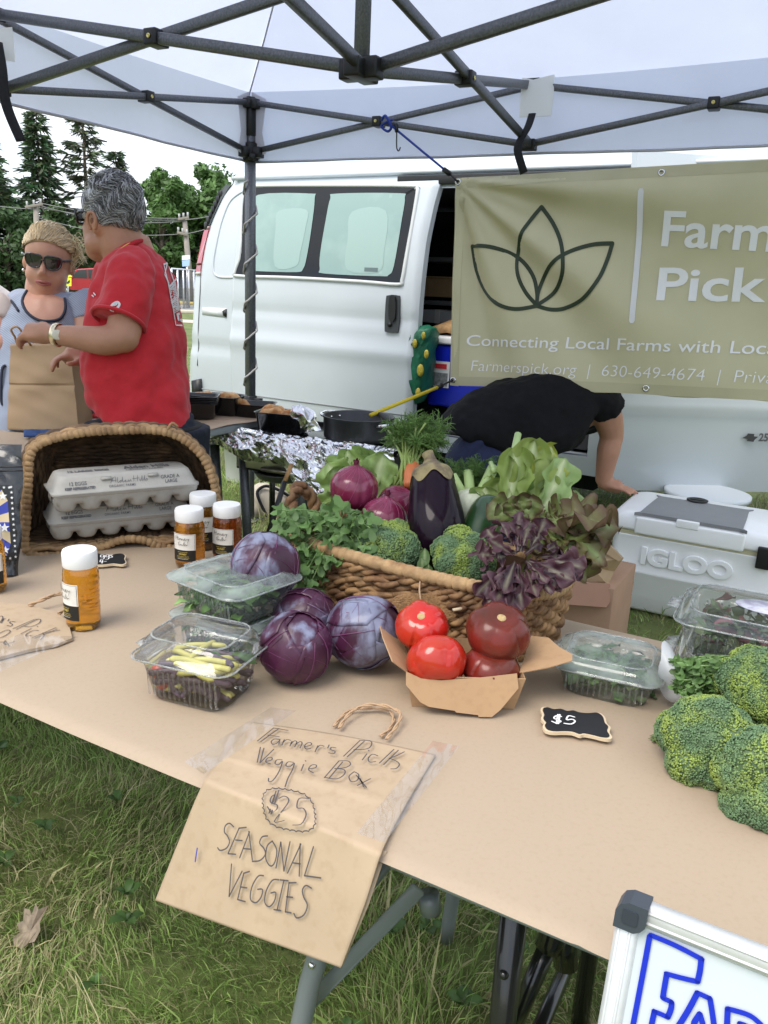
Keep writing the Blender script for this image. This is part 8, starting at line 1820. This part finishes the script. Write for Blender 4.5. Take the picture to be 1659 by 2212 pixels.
def broadleaf(label, px, d, ytop, wpx, seed, n=5200, col=(.055, .105, .028), group=None, low=.12, lobes=22, leafs=.34, at=None):
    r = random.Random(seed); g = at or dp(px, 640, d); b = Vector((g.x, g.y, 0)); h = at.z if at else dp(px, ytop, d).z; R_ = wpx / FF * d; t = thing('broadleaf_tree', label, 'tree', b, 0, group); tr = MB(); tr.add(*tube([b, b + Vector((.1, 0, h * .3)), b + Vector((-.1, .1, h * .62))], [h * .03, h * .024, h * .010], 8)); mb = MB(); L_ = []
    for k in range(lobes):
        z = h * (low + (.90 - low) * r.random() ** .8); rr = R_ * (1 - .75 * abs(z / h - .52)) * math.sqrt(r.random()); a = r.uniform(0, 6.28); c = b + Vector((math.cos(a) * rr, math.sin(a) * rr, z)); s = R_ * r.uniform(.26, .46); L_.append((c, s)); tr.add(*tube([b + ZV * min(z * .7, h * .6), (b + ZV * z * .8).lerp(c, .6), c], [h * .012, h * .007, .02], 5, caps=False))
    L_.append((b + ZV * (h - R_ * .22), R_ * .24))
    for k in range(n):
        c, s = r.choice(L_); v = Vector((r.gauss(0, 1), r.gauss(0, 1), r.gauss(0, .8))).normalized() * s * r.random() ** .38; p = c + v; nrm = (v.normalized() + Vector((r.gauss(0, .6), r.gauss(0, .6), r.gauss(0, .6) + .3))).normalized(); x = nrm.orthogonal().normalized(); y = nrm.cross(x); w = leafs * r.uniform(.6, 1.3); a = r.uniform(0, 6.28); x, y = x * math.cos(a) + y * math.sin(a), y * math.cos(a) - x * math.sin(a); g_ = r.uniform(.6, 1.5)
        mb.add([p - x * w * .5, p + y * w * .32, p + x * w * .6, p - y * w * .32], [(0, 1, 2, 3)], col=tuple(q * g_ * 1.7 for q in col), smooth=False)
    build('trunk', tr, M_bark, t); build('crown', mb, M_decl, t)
G_ = 'trees beyond the road'
conifer('dark spruce tree at the left picture border', -12, 50, 255, 85, 1, 1.1, group=G_)
conifer('tall dense dark spruce rising behind the blonde woman', 103, 52, 258, 78, 2, 1.25, group=G_)
conifer('sparse spruce with bare gappy branches between the dense spruce and the man', 198, 54, 235, 95, 3, .95, (.085, .11, .06), .35, group=G_)
conifer('low spruce hidden behind the man in red', 262, 56, 335, 60, 4, .9, (.07, .11, .055), .2, group=G_)
broadleaf('leafy green tree just right of the grey haired man', 352, 50, 372, 72, 5, 6000, group=G_)
broadleaf('leafy green tree against the rear of the white van', 442, 52, 362, 78, 6, 6500, group=G_)
broadleaf('broad leafy tree partly behind the white van', 520, 56, 385, 70, 7, 4000, group=G_)
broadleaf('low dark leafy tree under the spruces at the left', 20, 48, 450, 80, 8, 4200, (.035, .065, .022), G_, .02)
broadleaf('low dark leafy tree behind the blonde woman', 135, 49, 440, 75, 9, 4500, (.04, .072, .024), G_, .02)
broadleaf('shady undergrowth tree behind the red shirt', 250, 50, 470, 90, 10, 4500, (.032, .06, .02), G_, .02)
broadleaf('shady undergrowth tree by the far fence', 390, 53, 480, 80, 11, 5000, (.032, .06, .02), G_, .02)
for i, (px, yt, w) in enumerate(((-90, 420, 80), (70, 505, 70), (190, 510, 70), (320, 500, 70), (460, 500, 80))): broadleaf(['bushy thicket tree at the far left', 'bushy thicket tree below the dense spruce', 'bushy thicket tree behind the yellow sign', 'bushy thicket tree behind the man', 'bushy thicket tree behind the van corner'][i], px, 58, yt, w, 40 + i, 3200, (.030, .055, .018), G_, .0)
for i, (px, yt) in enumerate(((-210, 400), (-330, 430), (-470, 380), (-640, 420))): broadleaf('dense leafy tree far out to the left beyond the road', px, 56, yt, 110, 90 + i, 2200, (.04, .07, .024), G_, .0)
# the tree line beside the viewer, seen mirrored in the van windows
for i in range(9): broadleaf('low leafy tree of the row beyond the left edge, mirrored in the van windows', 0, 34, 0, 150, 70 + i, 1300, at=Vector((-34 - (i % 3), -26 + i * 4.2, 4.6 + 1.3 * math.sin(i * 2.3))), group='tree row mirrored in the van', low=.05, leafs=.7)
# utility poles and their wires
M_pole = mat('weathered_pole', (.27, .24, .21), .9, var=.2, vs=3)
def upole(label, xt, yt, xb, yb, d, arms):
    a, b = dp(xb, yb, d), dp(xt, yt, d); b0 = a + (a - b) * .3; b0.z = 0; t = thing('utility_pole', label, 'utility pole', b0, 0, 'utility poles'); P1('post', tube([b0, b], [.19, .14], 10), M_pole, t)
    for (x0, y0, x1, y1) in arms:
        P1('crossarm', bar(dp(x0, y0, d - .2), dp(x1, y1, d - .2), .12, .14), M_pole, t)
        for f in (.1, .5, .9): p = dp(x0, y0, d - .2).lerp(dp(x1, y1, d - .2), f); P1('insulator', tube([p, p + ZV * .3], .06, 6), mat('insulator_grey', (.4, .4, .4), .4), t)
upole('wooden utility pole with a crossarm behind the blonde woman', 77, 443, 82, 560, 44, [(55, 448, 92, 441)])
upole('leaning wooden utility pole near the white van tail light', 399, 478, 410, 590, 46, [(385, 474, 408, 470), (383, 502, 406, 508)])
wr_ = MB()
for (x0, y0, x1, y1, sg) in ((60, 444, 400, 476, 8), (78, 442, 400, 478, 14), (92, 440, 405, 472, 8), (80, 470, 405, 505, 14), (80, 452, -80, 430, 4), (92, 470, 62, 540, 0), (400, 475, 520, 440, 6), (405, 505, 530, 455, 6)):
    A, B = dp(x0, y0, 44), dp(x1, y1, 46); wr_.add(*tube([A.lerp(B, k / 10) - ZV * sg * .03 * math.sin(math.pi * k / 10) for k in range(11)], .022, 4))
tag(build('power_line', wr_, mat('wire', (.22, .22, .22), .6)), 'power lines strung between the far utility poles', 'power lines')
# street signs
def post_sign(name, label, cat, px, yt, yb, d, faces):
    b = dp(px, yb, d); b.z = 0; t = thing(name, label, cat, b); P1('post', tube([b, dp(px, yt, d)], .035, 8), M_chrome, t)
    for pts, m, e in faces: P1('panel', prism([dp(x, y, d - .05 - e) for x, y in pts], Vector((0, -1, 0)), .01), m, t, smooth=False)
M_yel = mat('fluorescent_yellow', (.62, .72, .01), .5); M_bk = mat('sign_black', (.02, .02, .02), .6)
post_sign('crossing_sign', 'fluorescent yellow school crossing sign with arrow plaque beside the woman', 'street sign', 147, 570, 650, 36, [([(135, 583), (150, 566), (158, 580), (155, 598), (138, 599)], M_yel, 0), ([(138, 600), (154, 600), (154, 618), (138, 618)], M_yel, 0), ([(142, 612), (150, 604), (151, 609), (147, 613)], M_bk, .02), ([(146, 572), (150, 571), (151, 580), (150, 590), (147, 590), (145, 580)], M_bk, .02)])
post_sign('street_sign', 'small white and blue street sign between the man and the van', 'street sign', 404, 552, 660, 36, [([(393, 552), (410, 551), (410, 560), (393, 562)], mat('sign_blue_white', (.62, .70, .82), .5), 0), ([(393, 563), (410, 561), (409, 574), (394, 576)], mat('sign_blue', (.30, .45, .68), .5), 0)])
# chain link fence
def fence():
    a, b = dp(372, 640, 34), dp(430, 640, 37); a.z = b.z = 0; h = dp(400, 582, 35).z; t = thing('chain_link_fence', 'grey chain link fence between the man and the van', 'fence', a); d = (b - a).normalized(); ln = (b - a).length
    for k in range(6): p = a.lerp(b, k / 5); P1('post', tube([p, p + ZV * h], .04, 8), M_chrome, t)
    P1('top_rail', tube([a + ZV * h, b + ZV * h], .03, 8), M_chrome, t); mb = MB()
    for k in range(60):
        for s in (-1, 1):
            x0 = ln * k / 60; x1 = x0 + s * h * .8
            if 0 <= x1 <= ln: mb.add(*tube([a + d * x0, a + d * x1 + ZV * h], .0045, 3, caps=False))
    o = build('mesh', mb, M_steel, t); o['kind'] = 'stuff'
fence()
c = dp(418, 640, 60); c.z = 0
t = thing('building', 'low brick building seen through the far fence', 'building', c); P1('wall', box(c.x, c.y, 1.2, 14, 6, 2.4), mat('far_brick', (.22, .12, .10), .9, var=.2, vs=2), t); P1('roof', box(c.x, c.y, 2.5, 14.6, 6.6, .25), mat('far_roof', (.30, .30, .32), .8), t)
# red car beyond the road
def car():
    d = 46; c = dp(196, 640, d); c.z = 0; t = thing('car', 'small red hatchback parked across the road between woman and man', 'car', c); X = Vector((.97, .24, 0)).normalized(); Y = Vector((-X.y, X.x, 0)); Q = lambda x, y, z: c + X * x + Y * y + ZV * z
    M_rc = mat('red_car_paint', (.42, .012, .025), .2, coat=1); prof = [(-2.0, .35), (-2.05, .62), (-1.95, .85), (-1.1, .98), (-.55, 1.48), (.4, 1.58), (1.4, 1.52), (1.85, 1.05), (2.0, .9), (2.0, .35)]
    P1('body', loft([[Q(x * s, y, .35 + (z - .35) * (s if z > 1 else 1)) for x, z in prof] for y, s in ((-.85, .96), (-.80, 1), (.80, 1), (.85, .96))]), M_rc, t, smooth=False)
    wm = mat('car_window', (.03, .035, .04), .05, coat=1)
    for q in ([(-.98, 1.0), (-.50, 1.42), (-.05, 1.48), (-.05, 1.0)], [(.02, 1.0), (.02, 1.48), (.75, 1.48), (.85, 1.0)], [(.92, 1.02), (.84, 1.48), (1.35, 1.42), (1.6, 1.08)]): P1('window', prism([Q(x, -.865, z) for x, z in q], -Y, .01), wm, t, smooth=False)
    P1('windscreen', prism([Q(-1.13, -.7, 1.0), Q(-.60, -.66, 1.46), Q(-.60, .66, 1.46), Q(-1.13, .7, 1.0)], (-X + ZV).normalized(), .01), mat('windscreen', (.45, .55, .55), .05, coat=1), t, smooth=False)
    for x in (-1.3, 1.3):
        g = lathe([(0, -.1), (.2, -.11), (.3, -.1), (.33, -.05), (.33, .08), (0, .08)], 20); F = frame(X, -Y); w = P1('wheel', ([Q(x, -.82, .33) + F @ v for v in g[0]], g[1]), M_blackpl, t); P1('rim', ([Q(x, -.93, .33) + F @ v for v in lathe([(0, .03), (.1, .02), (.19, .0), (.2, -.01)], 16)[0]], lathe([(0, .03), (.1, .02), (.19, .0), (.2, -.01)], 16)[1]), M_chrome, w)
    for y in (-.6, .6): P1('headlight', ball(Q(-1.98, y, .74), 1, .08, .16, .09), mat('headlight_lens', (.7, .7, .68), .1), t)
    P1('mirror', ball(Q(-.85, -.98, 1.02), 1, .09, .08, .07), M_rc, t)
car()
